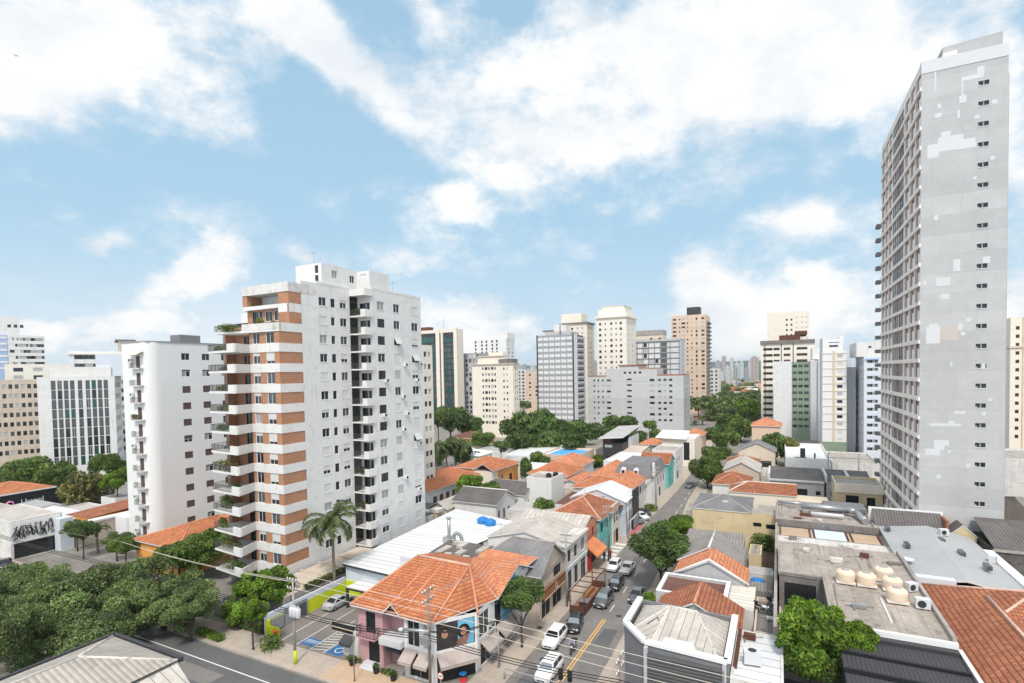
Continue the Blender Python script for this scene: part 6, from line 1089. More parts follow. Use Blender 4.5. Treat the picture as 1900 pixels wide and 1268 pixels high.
q.box(11, 24.5, 155.9, 156.05, 8.2, 8.35, 'pole_grey'); q.top('steel_frame', 'tall grey post frame beside the slim white tower', 'frame')
# ---- concrete complex
b = flat('building', 'stained flat concrete roof carrying a long silver duct', -.4, 12.4, 90, 103.4, 7.8, 'concrete', 'concrete_roof', .25, fin=False); b.mb.box(-.5, 12.6, 89.6, 90, 7.2, 8.15, 'concrete_dark'); b.mb.box(6.5, 12.3, 98.6, 103.2, 8.0, 8.6, 'concrete_dark', 'mid_grey'); b.done()
q = MB(); q.path([(3.2, 97.4, 8.75), (9.6, 97.2, 8.75), (10.6, 96.4, 8.7), (11.4, 92.4, 8.3)], .48, 'steel', 12); q.tube((-.1, 100.6, 8.4), (4.4, 100.2, 8.4), .22, 'steel', 8); q.tube((4.4, 94.4, 8.35), (8.8, 94.2, 8.35), .3, 'patch_white', 8)
for s in (4, 6.5, 9): q.box(s-.06, s+.06, 96.7, 97.9, 7.8, 8.35, 'frame_grey')
q.top('ventilation_duct', 'long silver ventilation duct lying on the stained concrete roof', 'duct')
q = MB(); q.box(3.0, 4.6, 94.2, 95.4, 7.85, 8.3, 'rust'); q.box(3.3, 4.2, 94.5, 95.2, 8.3, 8.7, 'steel'); q.top('fan_unit', 'rusty fan unit at the near end of the silver duct', 'fan unit')
b = flat('building', 'brown panelled light well with a pale blue skylight strip', -.2, 12.8, 84.6, 89.4, 7.0, 'concrete', 'tan', .15, fin=False)
b.rf.box(4.6, 8.3, 84.8, 89.3, 7.04, 7.2, 'paint_sky2'); b.rf.box(.2, 3.8, 84.9, 89.2, 7.03, 7.14, 'beige_board'); b.rf.box(9.2, 12.2, 84.9, 89.2, 7.03, 7.14, 'beige_board')
for s in (3.9, 4.4, 8.5, 9.0, 12.3, .1): b.rf.box(s, s+.16, 84.7, 89.3, 7.05, 7.25, 'rust')
b.done()
b = flat('building', 'pale stained sloping roof between the light well and the tanks', -.2, 13.2, 76.2, 84.4, 7.3, 'concrete', 'white_roof', 0, fin=False, slope=-.15); b.rf.box(0, 12.8, 76.4, 78.2, 7.24, 7.6, 'concrete_roof'); b.mb.box(-.5, -.2, 53, 103, 0, 7.6, 'concrete'); b.rf.box(1, 12.9, 78.2, 78.5, 7.25, 7.8, 'concrete_dark'); b.done()
b = Bld('building', 'long concrete roof with five cream water tanks and a dark sunken court', 'building', 6, 65)
b.wall('F', 53, 4.2, 12.6, 0, 8.6, 'metal_dark'); b.wall('L', 4.2, 53, 64.2, 0, 8.6, 'concrete_dark', [(56, 1, 5.6, 5.6, 'dot')]); b.wall('F', 64.2, 0, 4.2, 0, 8.6, 'concrete_dark', [(.5, 3.2, 3.0, 4.6, 'dot')]); b.wall('L', 0, 64.2, 76, 0, 8.6, 'concrete'); b.wall('R', 12.6, 53, 76, 0, 8.6, 'concrete'); b.wall('B', 76, 0, 12.6, 0, 8.6, 'concrete')
b.rf.prism([(4.1, 52.9), (12.7, 52.9), (12.7, 76.0), (-.1, 76.0), (-.1, 64.1), (4.1, 64.1)], 8.6, 8.85, 'concrete', 'concrete_roof'); b.rf.box(4.05, 4.35, 53, 64.2, 8.85, 9.05, 'concrete'); b.rf.box(-.1, 4.1, 64.0, 64.4, 8.85, 9.05, 'concrete'); b.rf.box(12.4, 12.7, 53, 76, 8.85, 9.25, 'concrete'); b.rf.box(8.6, 8.75, 55, 60.5, 8.85, 8.95, 'white_old')
b.rf.roof([[(4.4, 43.5, 7.9), (12.6, 43.5, 7.9), (12.6, 51.9, 8.2), (4.4, 51.9, 8.2)]], 'charcoal_panel', .3, 'metal_dark'); b.rf.box(4.3, 12.6, 51.9, 52.9, 7.9, 8.5, 'metal_dark'); b.rf.box(4.3, 12.7, 52.6, 52.95, 8.5, 8.95, 'white_clean')
for t in (46.3, 49.1): b.rf.box(4.4, 12.6, t, t+.22, 8.0, 8.34, 'black')
b.mb.box(4.5, 12.5, 43.8, 52.8, 0, 7.6, 'metal_dark'); b.mb.box(12.7, 13.0, 42, 53, 0, 8.4, 'concrete', 'white_soft'); b.done()
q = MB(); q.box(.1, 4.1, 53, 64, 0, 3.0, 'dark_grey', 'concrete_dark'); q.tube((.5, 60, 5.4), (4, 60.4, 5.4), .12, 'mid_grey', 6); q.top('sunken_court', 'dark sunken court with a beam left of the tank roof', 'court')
for i, (s, t, lab) in enumerate(((6.1, 63.6, 'cream water tank, leftmost on the concrete roof'), (7.9, 63.5, 'cream water tank, second from the left on the concrete roof'), (9.7, 66.0, 'cream water tank, rearmost on the concrete roof'), (10.0, 63.2, 'cream water tank between the rearmost and the front one'), (9.9, 60.2, 'cream water tank nearest the charcoal roof'))):
    r = T('water_tank', lab, 'water tank', s, t, 8.9, 'cream water tanks on the concrete roof'); q = MB(); q.lathe((0, 0, .22), [(.80, 0), (.88, .75), (.86, .85), (.62, 1.05), (.36, 1.1)], 'tank_cream', 24); q.part_local('body', r); q = MB(); q.lathe((0, 0, 1.32), [(.36, 0), (.37, .06), (.3, .1)], 'pole_grey', 16); q.part_local('lid', r); q = MB(); q.box(-.85, .85, -.85, .85, .08, .2, 'cream_roof'); q.box(-.8, -.6, -.8, .8, 0, .08, 'concrete'); q.box(.6, .8, -.8, .8, 0, .08, 'concrete'); q.part_local('stand', r)
ac('air conditioner with dark grille just right of the tanks', 11.7, 59.4, 8.9, 1.1); ac('air conditioner against the grey metal roof behind the tanks', 11.6, 63.6, 8.9, 1.0, .6); ac('small air conditioner on the ledge by the dish', 11.0, 76.8, 7.6, .8); ac('air conditioner at the near left edge of the pale sloping roof', .9, 77.2, 7.6, .7); ac('air conditioner on the crest of the grey metal roof', 19.6, 88.4, 8.4, 1.0, .3); ac('air conditioner on the right verge of the grey metal roof', 22.6, 81.0, 7.6, 1.0, 1.2)
q = MB(); q.lathe((13.3, 75.6, 8.2), [(.05, 0), (.5, .1), (.8, .28)], 'patch_white', 18); q.tube((13.3, 75.6, 7.2), (13.3, 75.6, 8.3), .05, 'pole_grey', 6); q.top('satellite_dish', 'white satellite dish on the parapet by the grey metal roof', 'satellite dish')
b = Bld('warehouse', 'wide warehouse roof of pale grey corrugated metal', 'warehouse', 18, 82); b.box(12.9, 23.0, 70.8, 91.4, 0, 7.4, 'white_old'); b.rf.roof([[(12.8, 70.2, 7.8), (17.6, 70.2, 8.5), (18.4, 91.6, 8.7), (12.8, 91.6, 8.0)], [(17.6, 70.2, 8.5), (23.2, 70.2, 7.4), (23.2, 91.6, 7.6), (18.4, 91.6, 8.7)]], 'grey_metal', .2, 'frame_white')
for (s, t) in ((13.3, 88.6), (14.2, 81), (18.6, 85), (19.4, 80), (20.6, 75.5)): b.rf.box(s, s+.5, t, t+1.5, 8.2, 8.68, 'glass_mid')
b.rf.box(12.9, 16.6, 69.8, 70.8, 7.7, 8.4, 'pale_blue'); b.rf.box(23.0, 24.0, 70.2, 86, 6.8, 7.7, 'white_clean'); b.done()
b = Bld('house', 'near house with worn orange hip roofs and pale ridges at the lower right', 'house', 20, 60)
b.box(13.2, 27, 55.5, 69.6, 0, 7.4, 'white_old'); b.box(13.2, 20.6, 45, 55.5, 0, 7.4, 'white', F=[(15, 3.6, 1.6, 1.6, 'wd')])
hip(b.rf, 13.2, 27, 55.3, 69.6, 7.5, 10.6, 'tile_old', .45, cap='ridge_pale'); hip(b.rf, 13.2, 20.6, 45.1, 61.5, 7.53, 10.0, 'tile_old', .45, cap='ridge_pale', ends='hg', axis='t'); b.rf.box(12.8, 29, 43.8, 44.6, 7.0, 7.3, 'white_clean'); b.rf.box(21.1, 29, 48.5, 54.8, 6.2, 6.5, 'concrete', 'white_old'); b.done()
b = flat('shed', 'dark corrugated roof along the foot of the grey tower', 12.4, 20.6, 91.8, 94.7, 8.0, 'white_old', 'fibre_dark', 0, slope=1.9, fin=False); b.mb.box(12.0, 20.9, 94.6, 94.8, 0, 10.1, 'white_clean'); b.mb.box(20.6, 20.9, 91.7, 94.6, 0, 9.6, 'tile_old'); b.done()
b = house('house', 'yellow gable house touching the foot of the grey tower', 21.0, 24.0, 91.9, 94.7, 7.6, 9.2, 'yellow_wall', 'fibre_dark', 'gg', 't', oh=.1, cap=None)
b = flat('shed', 'dark roofed shed with a black mossy front wall right of the tower', 24.2, 40, 86, 94.6, 7.8, 'moss_wall', 'fibre_dark', 0, slope=2.0, fin=False); b.mb.box(24.0, 40, 85.8, 86, 7.6, 7.9, 'concrete'); b.done()
b = flat('shed', 'grey concrete yard roof with a rubble heap behind the metal warehouse', 24.2, 44, 68, 85.6, 3.6, 'concrete', 'concrete', 0, fin=False); b.done()
rg = random.Random(4); q = MB()
for i in range(60):
    s, t, k = 27.0+rg.uniform(0, 4.0), 83+rg.uniform(0, 2.4), rg.uniform(.15, .42); zz = 3.62+rg.uniform(0, .9)*(1-abs(s-29)/3); q.box(s, s+k, t, t+k*1.3, max(3.6, zz-k), zz+k*.5, ['cream', 'tan', 'white_old'][i % 3])
q.top('rubble_heap', 'heap of pale rubble against the mossy black wall', 'rubble heap', None, 'stuff')
b = house('house', 'weathered grey house with a stepped parapet beside the tower base', 34, 50, 104, 118, 8.4, 10, 'tan', 'fibre', 'gg', 's', F=[(36, 5, 1.2, 1.6, 'dot')], cap=None); flat('building', 'pale low block behind the weathered grey house', 30, 60, 134, 150, 12.5, 'white_old', 'concrete', .4, F=[(33, 9, 1.5, 1.5, 'dot')])

for (s0, s1, t0, t1, z, wm, rm, sl, lab) in ((-3.9, -.7, 67.2, 70.6, 3.6, 'concrete', 'fibre_dark', .3, 'small dark roof beside the clean orange tiled house'), (-4.0, -.8, 71.4, 74.6, 3.2, 'tan', 'fibre', .3, 'grey lean-to beside the grey gable roof'), (-3.9, -.8, 79.4, 82, 2.8, 'white_old', 'grey_metal_v', .2, 'grey carport roof in the back yard'), (-4.1, -2.4, 86.8, 92, 3.0, 'yellow_wall', 'concrete_roof', .1, 'narrow outhouse under the yellow annex')): flat('outbuilding', lab, s0, s1, t0, t1, z, wm, rm, .15, slope=sl)
q = MB(); q.lathe((-2.6, 76.4, 2.1), [(.8, 0), (.86, .9), (.7, 1.15), (.3, 1.25)], 'blue_plastic'); q.box(-3.4, -1.8, 75.6, 77.2, 0, 2.1, 'white_old'); q.top('water_tank', 'blue water tank on a white plinth in the back yard by the grey gable roof', 'water tank')
rg = random.Random(17)                                        # odds and ends lying on the flat roofs
CL = [(1.2, 82.5, 7.3), (3.4, 80.2, 7.3), (7.5, 81.5, 7.3), (2.0, 92.2, 7.85), (5.2, 92.0, 7.85), (9.8, 100.2, 7.85), (1.4, 99.2, 7.85), (5.2, 69.5, 8.9), (8.4, 72.6, 8.9), (2.6, 72.4, 8.9), (10.9, 71.4, 8.9), (6.0, 57.0, 8.9), (-1.2, 61.0, 4.66), (-2.9, 51.4, 6.7)]
for i, (s, t, z) in enumerate(CL):
    q = MB(); k = rg.uniform(.4, .9); m = ['concrete_dark', 'steel', 'white_old', 'rust', 'cream_roof'][i % 5]; q.box(s, s+k*1.5, t, t+k*.7, z, z+rg.uniform(.12, .5), m); q.box(s+.1, s+.2, t-.6, t, z, z+.1, 'pole_wood'); q.tube((s-.5, t+.3, z+.06), (s+k*2.4, t+.9, z+.06), .05, 'pole_grey', 6)
    q.top('roof_clutter', 'odd box and pipe lying loose on a stained flat roof', 'roof clutter', 'loose boxes and pipes on flat roofs')
for (p, q_, lab) in (((1, 79.4, 7.42), (12.4, 79.2, 7.42), 'long pipe across the pale sloping roof'), ((4.9, 54, 8.95), (5.0, 62.6, 8.95), 'pipe along the left edge of the tank roof'), ((5.4, 65.2, 8.98), (10.6, 65.0, 8.98), 'pipe joining the cream tanks at their back'), ((.4, 93, 7.95), (.5, 103, 7.95), 'pipe along the left kerb of the stained roof')):
    q = MB(); q.tube(p, q_, .06, 'pole_grey', 6); q.top('pipe', lab, 'pipe')
# ================================================================== trees
# the street trees in the lower left corner, with feathery layered crowns
for i, (px, py, w, Y, lab) in enumerate(((60, 1075, 300, 62, 'wide feathery tree at the left edge above the grey sheeted roof'), (205, 1035, 300, 70, 'wide feathery tree in the middle of the lower left grove'), (300, 1062, 230, 65, 'feathery tree at the right end of the lower left grove'), (130, 1130, 260, 56, 'feathery tree just behind the near grey sheeted roof'), (350, 1085, 150, 62, 'smaller feathery tree by the hedge at the cross street kerb'), (-20, 1110, 220, 52, 'feathery tree cut by the left edge in the lower corner'), (25, 1045, 200, 76, 'feathery tree beneath the figure mural'))):
    s, t, z = at_y(px, py, Y); tree(lab, s, t, z, w*Y/FPX/2, 'feather_%d' % (i % 4), zs=w*Y/FPX/2*1.15, cb=z*.45, group='feathery trees in the lower left grove')
tree_px('dense green tree against the lowest brick banded balconies', 372, 985, 130, 82, 'near_1')
tree_px('dark green tree behind the feathery grove beside the orange tiled house', 330, 1000, 90, 80, 'near_2')
tree_px('bright green street tree before the entrance of the brick banded building', 487, 1052, 118, 68, 'bright_1'); tree_px('bright green tree low over the hedge by the entrance path', 448, 1100, 90, 66, 'bright_2')
s, t = at_z(470, 1208, 0)
tree('slim pavement tree with a bare trunk at the cross street', s, t, 6.2, 2.3, 'bright_3', cb=3.0)
tree_px('dark shrubby tree behind the lime wall by the podium', 560, 1085, 80, 72, 'near_0', zs=2.2)
s, t = at_z(985, 1170, 0)
tree('round dark street tree beside the pink corner house', -26.0, 53.0, 8.0, 3.1, 'neardark_1', zs=3.6, cb=2.6)
tree('large spreading dark tree over the pavement opposite the townhouse', -14.6, 74.5, 9.2, 4.6, 'neardark_2', zs=4.6, cb=3.0); tree('dark tree joining the large spreading one on its far side', -15.2, 80.5, 8.4, 3.6, 'neardark_0', zs=3.8)
tree('bright green small tree at the far end of the dark spreading tree', -14.5, 87.5, 7.6, 2.6, 'bright_0', zs=3); tree('green shrubby tree in front of the blank yellow wall corner', -15.0, 93.5, 6.8, 2.2, 'near_2', zs=3)
tree_px('bright leafy tree in front of the charcoal roof at the lower right', 1522, 1106, 185, 44, 'bright_2', zs=5.2); tree_px('dark lower branches of the leafy tree by the sunken court', 1500, 1185, 150, 44.5, 'near_1', zs=3.0); tree_px('lime tipped side crown of the leafy tree over the charcoal roof edge', 1585, 1150, 90, 43.5, 'bright_1', zs=2.6)
tree_px('small bright tree behind the white parapet of the corner building', 1208, 1098, 42, 62, 'bright_1')
tree_px('bright tree growing over the wall next to the yellow annex', 1412, 910, 46, 112, 'midbright_1')
tree_px('green creeper bush on the wall below the yellow annex', 1418, 958, 40, 104, 'mid_1')
# street trees further down
tree_px('round dark green street tree at the bend of the street', 1313, 848, 78, 138, 'near_0', zs=7.5); tree_px('smaller tree behind the round one at the bend', 1330, 828, 50, 165, 'mid_0')
tree_px('big dark tree in front of the green striped block', 1440, 800, 66, 172, 'middark_1', zs=8.5); tree_px('olive tree right beside the big dark tree', 1466, 812, 34, 168, 'olive_1')
tree_px('pale flowering tree along the far left pavement', 1318, 862, 34, 150, 'olive_0')
tree_px('tree in front of the cream block by the wide light grey block', 1150, 767, 76, 232, 'umb_1', zs=11); tree_px('small shrubby tree below the wide light grey block', 1205, 780, 30, 225, 'mid_2')
for px, py, w, Y, k, lab in ((985, 758, 110, 205, 'umb_0', 'broad dark tree under the grey panelled slab, left half'), (1050, 775, 90, 200, 'umb_2', 'broad dark tree under the grey panelled slab, right half'), (1085, 778, 66, 188, 'umb_1', 'dark tree beside the black box house'), (950, 775, 60, 200, 'umb_2', 'dark tree at the foot of the cream block'), (1015, 795, 90, 190, 'middark_0', 'dark undergrowth tree below the broad slab trees'), (835, 752, 80, 225, 'umb_0', 'dark tree crowding the green glass tower base'), (870, 770, 50, 230, 'middark_2', 'dark tree between green glass tower and cream block'), (812, 760, 50, 215, 'umb_1', 'dark tree against the narrow pale block')):
    tree_px(lab, px, py, w, Y, k, zs=w*Y/FPX/2*1.5)
for px, py, w, Y, k, lab in ((1105, 842, 40, 172, 'midbright_0', 'light green tree right of the blue roof terrace'), (1062, 800, 60, 178, 'middark_1', 'dark green tree behind the blue roof terrace'), (878, 874, 84, 122, 'bright_2', 'low spreading bright bush tree before the yellow ochre house'), (905, 893, 60, 118, 'near_1', 'dark hedge tree behind the double gable roof'), (1012, 925, 44, 105, 'mid_0', 'green tree tucked under the white tower block'), (930, 818, 36, 165, 'middark_0', 'dark tree by the long white shed'), (895, 800, 50, 190, 'mid_1', 'tree in the gardens under the cream block'), (975, 850, 26, 140, 'middark_2', 'narrow cypress beside the yellow ochre house'), (845, 812, 60, 175, 'middark_1', 'garden tree left of the small white pavilion'), (1130, 860, 30, 160, 'midbright_1', 'bright garden tree in front of the black box house'), (1165, 835, 34, 175, 'middark_0', 'dark garden tree between black box house and mansard')):
    tree_px(lab, px, py, w, Y, k, zs=w*Y/FPX/2*(2.6 if 'cypress' in lab else 1.1))
for px, py, w, Y, k, lab in ((1345, 796, 60, 190, 'near_1', 'tree over the far street beyond the bend, nearest of its row'), (1375, 778, 60, 225, 'mid_0', 'tree right of the far street below the peach house'), (1352, 766, 56, 260, 'mid_1', 'tree over the far street left of the cream pavilion'), (1388, 742, 50, 300, 'midbright_1', 'lighter tree before the brown window strips'), (1330, 790, 44, 235, 'middark_0', 'dark tree left of the far street'), (1300, 800, 36, 240, 'middark_1', 'dark tree before the pink low house'), (1222, 795, 40, 215, 'mid_2', 'tree by the white canopy roof'), (1130, 790, 50, 215, 'umb_0', 'spreading tree behind the black box house'), (1185, 800, 36, 205, 'middark_2', 'small dark tree behind the mansard'), (1270, 806, 30, 215, 'mid_0', 'small tree behind the white canopy roof'),
    (1405, 770, 40, 280, 'middark_2', 'dark tree at the foot of the brown window strips'), (1530, 850, 40, 165, 'mid_1', 'low tree at the base of the slim white tower'), (1600, 858, 34, 160, 'mid_2', 'low tree at the base of the blue white block'), (1040, 852, 40, 160, 'mid_1', 'garden tree left of the light green one'), (960, 800, 60, 185, 'middark_2', 'shrubby tree below the cream block'), (800, 838, 60, 182, 'near_0', 'garden tree behind the fan palms'), (870, 835, 50, 178, 'middark_0', 'garden tree right of the fan palms'), (1000, 838, 40, 160, 'mid_2', 'garden tree beside the grey stepped shed')):
    tree_px(lab, px, py, w, Y, k, zs=w*Y/FPX/2*1.2)
for px, py, w, Y, k, lab in ((55, 848, 130, 150, 'near_0', 'broad dark tree above the orange roof at the left edge'), (100, 858, 80, 142, 'near_1', 'rounded dark tree in front of the green strip office block'), (200, 835, 70, 128, 'near_2', 'tall loose tree left of the rounded corner building'), (215, 865, 60, 122, 'bright_0', 'yellow green tree against the rounded corner building'), (15, 870, 60, 140, 'near_2', 'dark tree cut by the left edge above the sign shop'), (160, 872, 90, 132, 'olive_1', 'clipped olive dome tree between the dark and loose ones')):
    tree_px(lab, px, py, w, Y, k, zs=w*Y/FPX/2*1.25)
# valley beyond: individual crowns near, one wooded mass behind
rg = random.Random(12); ids = 0
for i in range(130):
    Y = rg.uniform(320, 660); px = 1300+rg.random()**.9*112 if i % 4 else rg.uniform(640, 1700)
    s, t, _ = at_y(px, 700, Y)
    if -30 < s < -12 and t < 300: continue
    if i % 4 == 0 and Y < 330: Y = 330+rg.random()*250; s, t, _ = at_y(px, 700, Y)
    hh = rg.uniform(8, 15); r_ = rg.uniform(4.5, 8)
    tree('leafy tree among the crowd of trees filling the valley down the street', s, t, hh, r_, 'far_%d' % (i % 4), zs=r_*1.15, group='valley trees')
rgn = np.random.default_rng(3); lob = []
for i in range(900):
    Y = 620+rgn.random()*1500; X = (rgn.random()*2-1)*Y*1.0; s, t = st_of(X, Y); k = rgn.uniform(9, 17); lob.append((s, t, rgn.uniform(4, 9), k, k, k*.7))
me = leaf_mesh('forest', lob, 26000, 4.2, 'leaf_far', 9); o = bpy.data.objects.new('forest', me); COL.objects.link(o); o.rotation_euler = (0, 0, -GA); setp(o, None, None, None, 'stuff')
rg = random.Random(31)
for i in range(34):                                           # roofs scattered in the valley
    Y = rg.uniform(380, 900); px = rg.uniform(1325, 1405) if i % 2 else rg.uniform(700, 1600); s, t, _ = at_y(px, 700, Y); b = MB(); w = rg.uniform(9, 16); m = ['tile_pale', 'concrete', 'white_clean', 'tile_old'][i % 4]
    b.box(s, s+w, t, t+w*.8, 0, 9, 'cream_light'); b.roof([[(s-1, t-1, 9), (s+w+1, t-1, 9), (s+w+1, t+w*.4, 13), (s-1, t+w*.4, 13)], [(s-1, t+w*.4, 13), (s+w+1, t+w*.4, 13), (s+w+1, t+w*.8+1, 9), (s-1, t+w*.8+1, 9)]], m)
    b.top('house', 'small far house with its roof showing among the valley trees', 'house', 'houses among the valley trees')
# palms
s, t, z = at_y(617, 968, 74); palm('tall feather palm in front of the brick banded building', s, t, z, 5.2, 24, trunk_r=.2)
for (px, py, Y, h, r_, lab) in ((1303, 772, 300, 13, 4, 'palm with a round head beside the pink low house'), (1288, 782, 300, 10, 3.5, 'shorter palm left of the round headed one')):
    s, t, z = at_y(px, py, Y); palm(lab, s, t, z-1, r_, 20, trunk_r=.35)
for (px, Y, h, r_, lab) in ((825, 168, 8.0, 5.6, 'bushy fan palm in the garden under the narrow pale block'), (852, 172, 7.5, 5.4, 'bushy fan palm right of its twin in the garden'), (806, 166, 7.8, 5.2, 'bushy fan palm touching the tall side wall')):
    s, t, z = at_y(px, 700, Y); palm(lab, s, t, h, r_, 34, trunk_r=.25)
palm('low palm above the feathery grove by the tan plot wall', -110, 51, 4.5, 2.6, 14)
# hedges and plants on the ground
def hedge(label, p, q, w, h, m='leaf', n=1600, sz=.13, z=.1):
    s, t = (p[0]+q[0])/2, (p[1]+q[1])/2; r = T('hedge', label, 'hedge', s, t, z); L = math.dist(p, q); lb = []
    for i in range(int(L/.5)+1):
        f = i*.5/L; lb.append((p[0]+(q[0]-p[0])*f-s, p[1]+(q[1]-p[1])*f-t, h*.5, .4, w*.5, h*.52))
    me = leaf_mesh('foliage', lb, n, sz, m, int(abs(s)*3)); o = bpy.data.objects.new('foliage', me); COL.objects.link(o); o.parent = r; b = MB(); b.obox((p[0]-s, p[1]-t), (q[0]-s, q[1]-t), w*.5, 0, h*.7, 'bark'); b.part_local('stems', r)
hedge('clipped low hedge on the kerb of the cross street', (-63.0, 39.6), (-58.8, 39.4), 1.3, .8, 'leaf_bright', 1500); hedge('dark hedge along the entrance railing', (-61.5, 42.8), (-55.8, 42.8), 1.4, 1.3, 'leaf_dark', 2600); hedge('hanging hedge on the edge of the concrete podium', (-56.6, 50), (-56.6, 62), .9, .9, 'leaf', 1800, .14, 2.6)
for i, (s, t, lab) in enumerate(((-41.4, 42.7, 'low green bed left of the pink house door'), (-36.2, 42.3, 'low green bed right of the pink house door'))): shrub('flower_bed', lab, s, t, .9, .5, 'leaf', 260, .12, 'plant', .13, 1.2, .5)
for i, (s, t, lab) in enumerate(((-40.9, 42.0, 'black pot plant left of the pink house steps'), (-37.5, 41.9, 'black pot plant right of the pink house steps'), (-35.0, 41.6, 'black pot plant under the beige awning'))):
    r = T('potted_plant', lab, 'potted plant', s, t, .13); q = MB(); q.lathe((0, 0, 0), [(.25, 0), (.34, .5), (.3, .52)], 'black', 12); q.part_local('pot', r); o = bpy.data.objects.new('foliage', leaf_mesh('foliage', [(0, 0, .75, .35, .35, .35)], 160, .12, 'leaf_dark', i)); COL.objects.link(o); o.parent = r
shrub('creeper', 'green creeper covering the yellow annex yard wall', -2.4, 98.6, 2.2, 3.2, 'leaf', 900, .22, 'plant', 0, 1.0, .4)
for (s, t, lab) in ((-15.6, 121, 'pavement shrub near the rough red tiled roof'), (-16.2, 116, 'grassy shrub at the bend of the kerb'), (-25.4, 118, 'dark green shrub tub before the orange hipped house')): shrub('shrub', lab, s, t, 1.5, 1.6, 'leaf', 500, .2)
# ================================================================== cars
def car_body(kind, paint):
    L, Wd, H = {'sedan': (4.5, 1.76, 1.44), 'suv': (4.4, 1.84, 1.66), 'hatch': (4.0, 1.72, 1.5), 'wagon': (4.5, 1.8, 1.62)}[kind]
    # stations along the length, front at y = 0: (y, half width, sill z, shoulder z)
    st_ = [(0, .62, .34, .60), (.12, .78, .24, .74), (.45, .86, .2, .86), (1.15, .9, .19, .96), (2.2, .92, .19, .98), (3.3, .92, .19, 1.0), (L-.35, .88, .22, 1.0), (L-.06, .80, .28, .92), (L, .70, .36, .80)]
    k = Wd/1.84; kz = 1.12 if kind in ('suv', 'wagon') else 1.0; b = MB(); rings = []
    for (y, w, z0, z1) in st_:
        w *= k; z1 *= kz; rings.append([(-w*.86, y, z0), (-w, y, z0+.22), (-w*1.0, y, z1-.16), (-w*.90, y, z1-.02), (0, y, z1+.035), (w*.90, y, z1-.02), (w, y, z1-.16), (w, y, z0+.22), (w*.86, y, z0)])
    i0 = len(b.v)
    for r_ in rings: b.v.extend(r_)
    n = 9
    for j in range(len(rings)-1):
        for i in range(n-1): b.f.append((i0+j*n+i, i0+(j+1)*n+i, i0+(j+1)*n+i+1, i0+j*n+i+1)); b.m.append(paint); b.sm.append(True)
    b.f.append(tuple(i0+i for i in range(n))); b.m.append(paint); b.sm.append(False); b.f.append(tuple(i0+(len(rings)-1)*n+i for i in reversed(range(n)))); b.m.append(paint); b.sm.append(False)
    b.box(-.66*k, .66*k, .3, L-.3, .17, .3, 'black'); zb = .93*kz
    # cabin: base and roof outlines
    yb0, yr0, yr1, yb1 = {'sedan': (1.15, 1.85, 3.05, 3.85), 'suv': (1.15, 1.75, 3.75, 4.25), 'hatch': (1.0, 1.62, 3.35, 3.85), 'wagon': (1.15, 1.75, 3.9, 4.4)}[kind]
    wb, wr = .84*k, .64*k; B0 = [(-wb, yb0, zb), (wb, yb0, zb), (wb, yb1, zb+.04), (-wb, yb1, zb+.04)]; R0 = [(-wr, yr0, H-.05), (wr, yr0, H-.05), (wr, yr1, H-.04), (-wr, yr1, H-.04)]
    for i in range(4): b.poly([B0[i], B0[(i+1) % 4], R0[(i+1) % 4], R0[i]], paint)
    RT = [(-wr*.9, yr0+.12, H), (wr*.9, yr0+.12, H), (wr*.9, yr1-.12, H), (-wr*.9, yr1-.12, H)]
    for i in range(4): b.poly([R0[i], R0[(i+1) % 4], RT[(i+1) % 4], RT[i]], paint, True)
    b.poly(RT, paint, True)
    def glass(i, a0, a1, z0=.12, z1=.92, off=.012):            # a pane laid on cabin side i
        p, q = Vector(B0[i]), Vector(B0[(i+1) % 4]); r_, s_ = Vector(R0[(i+1) % 4]), Vector(R0[i]); P = lambda u, v: (p.lerp(q, u)).lerp(s_.lerp(r_, u), v)
        nn = (q-p).cross(s_-p).normalized()*off; return [tuple(P(a0, z0)+nn), tuple(P(a1, z0)+nn), tuple(P(a1, z1)+nn), tuple(P(a0, z1)+nn)]
    return b, glass, L, Wd, H, zb, k
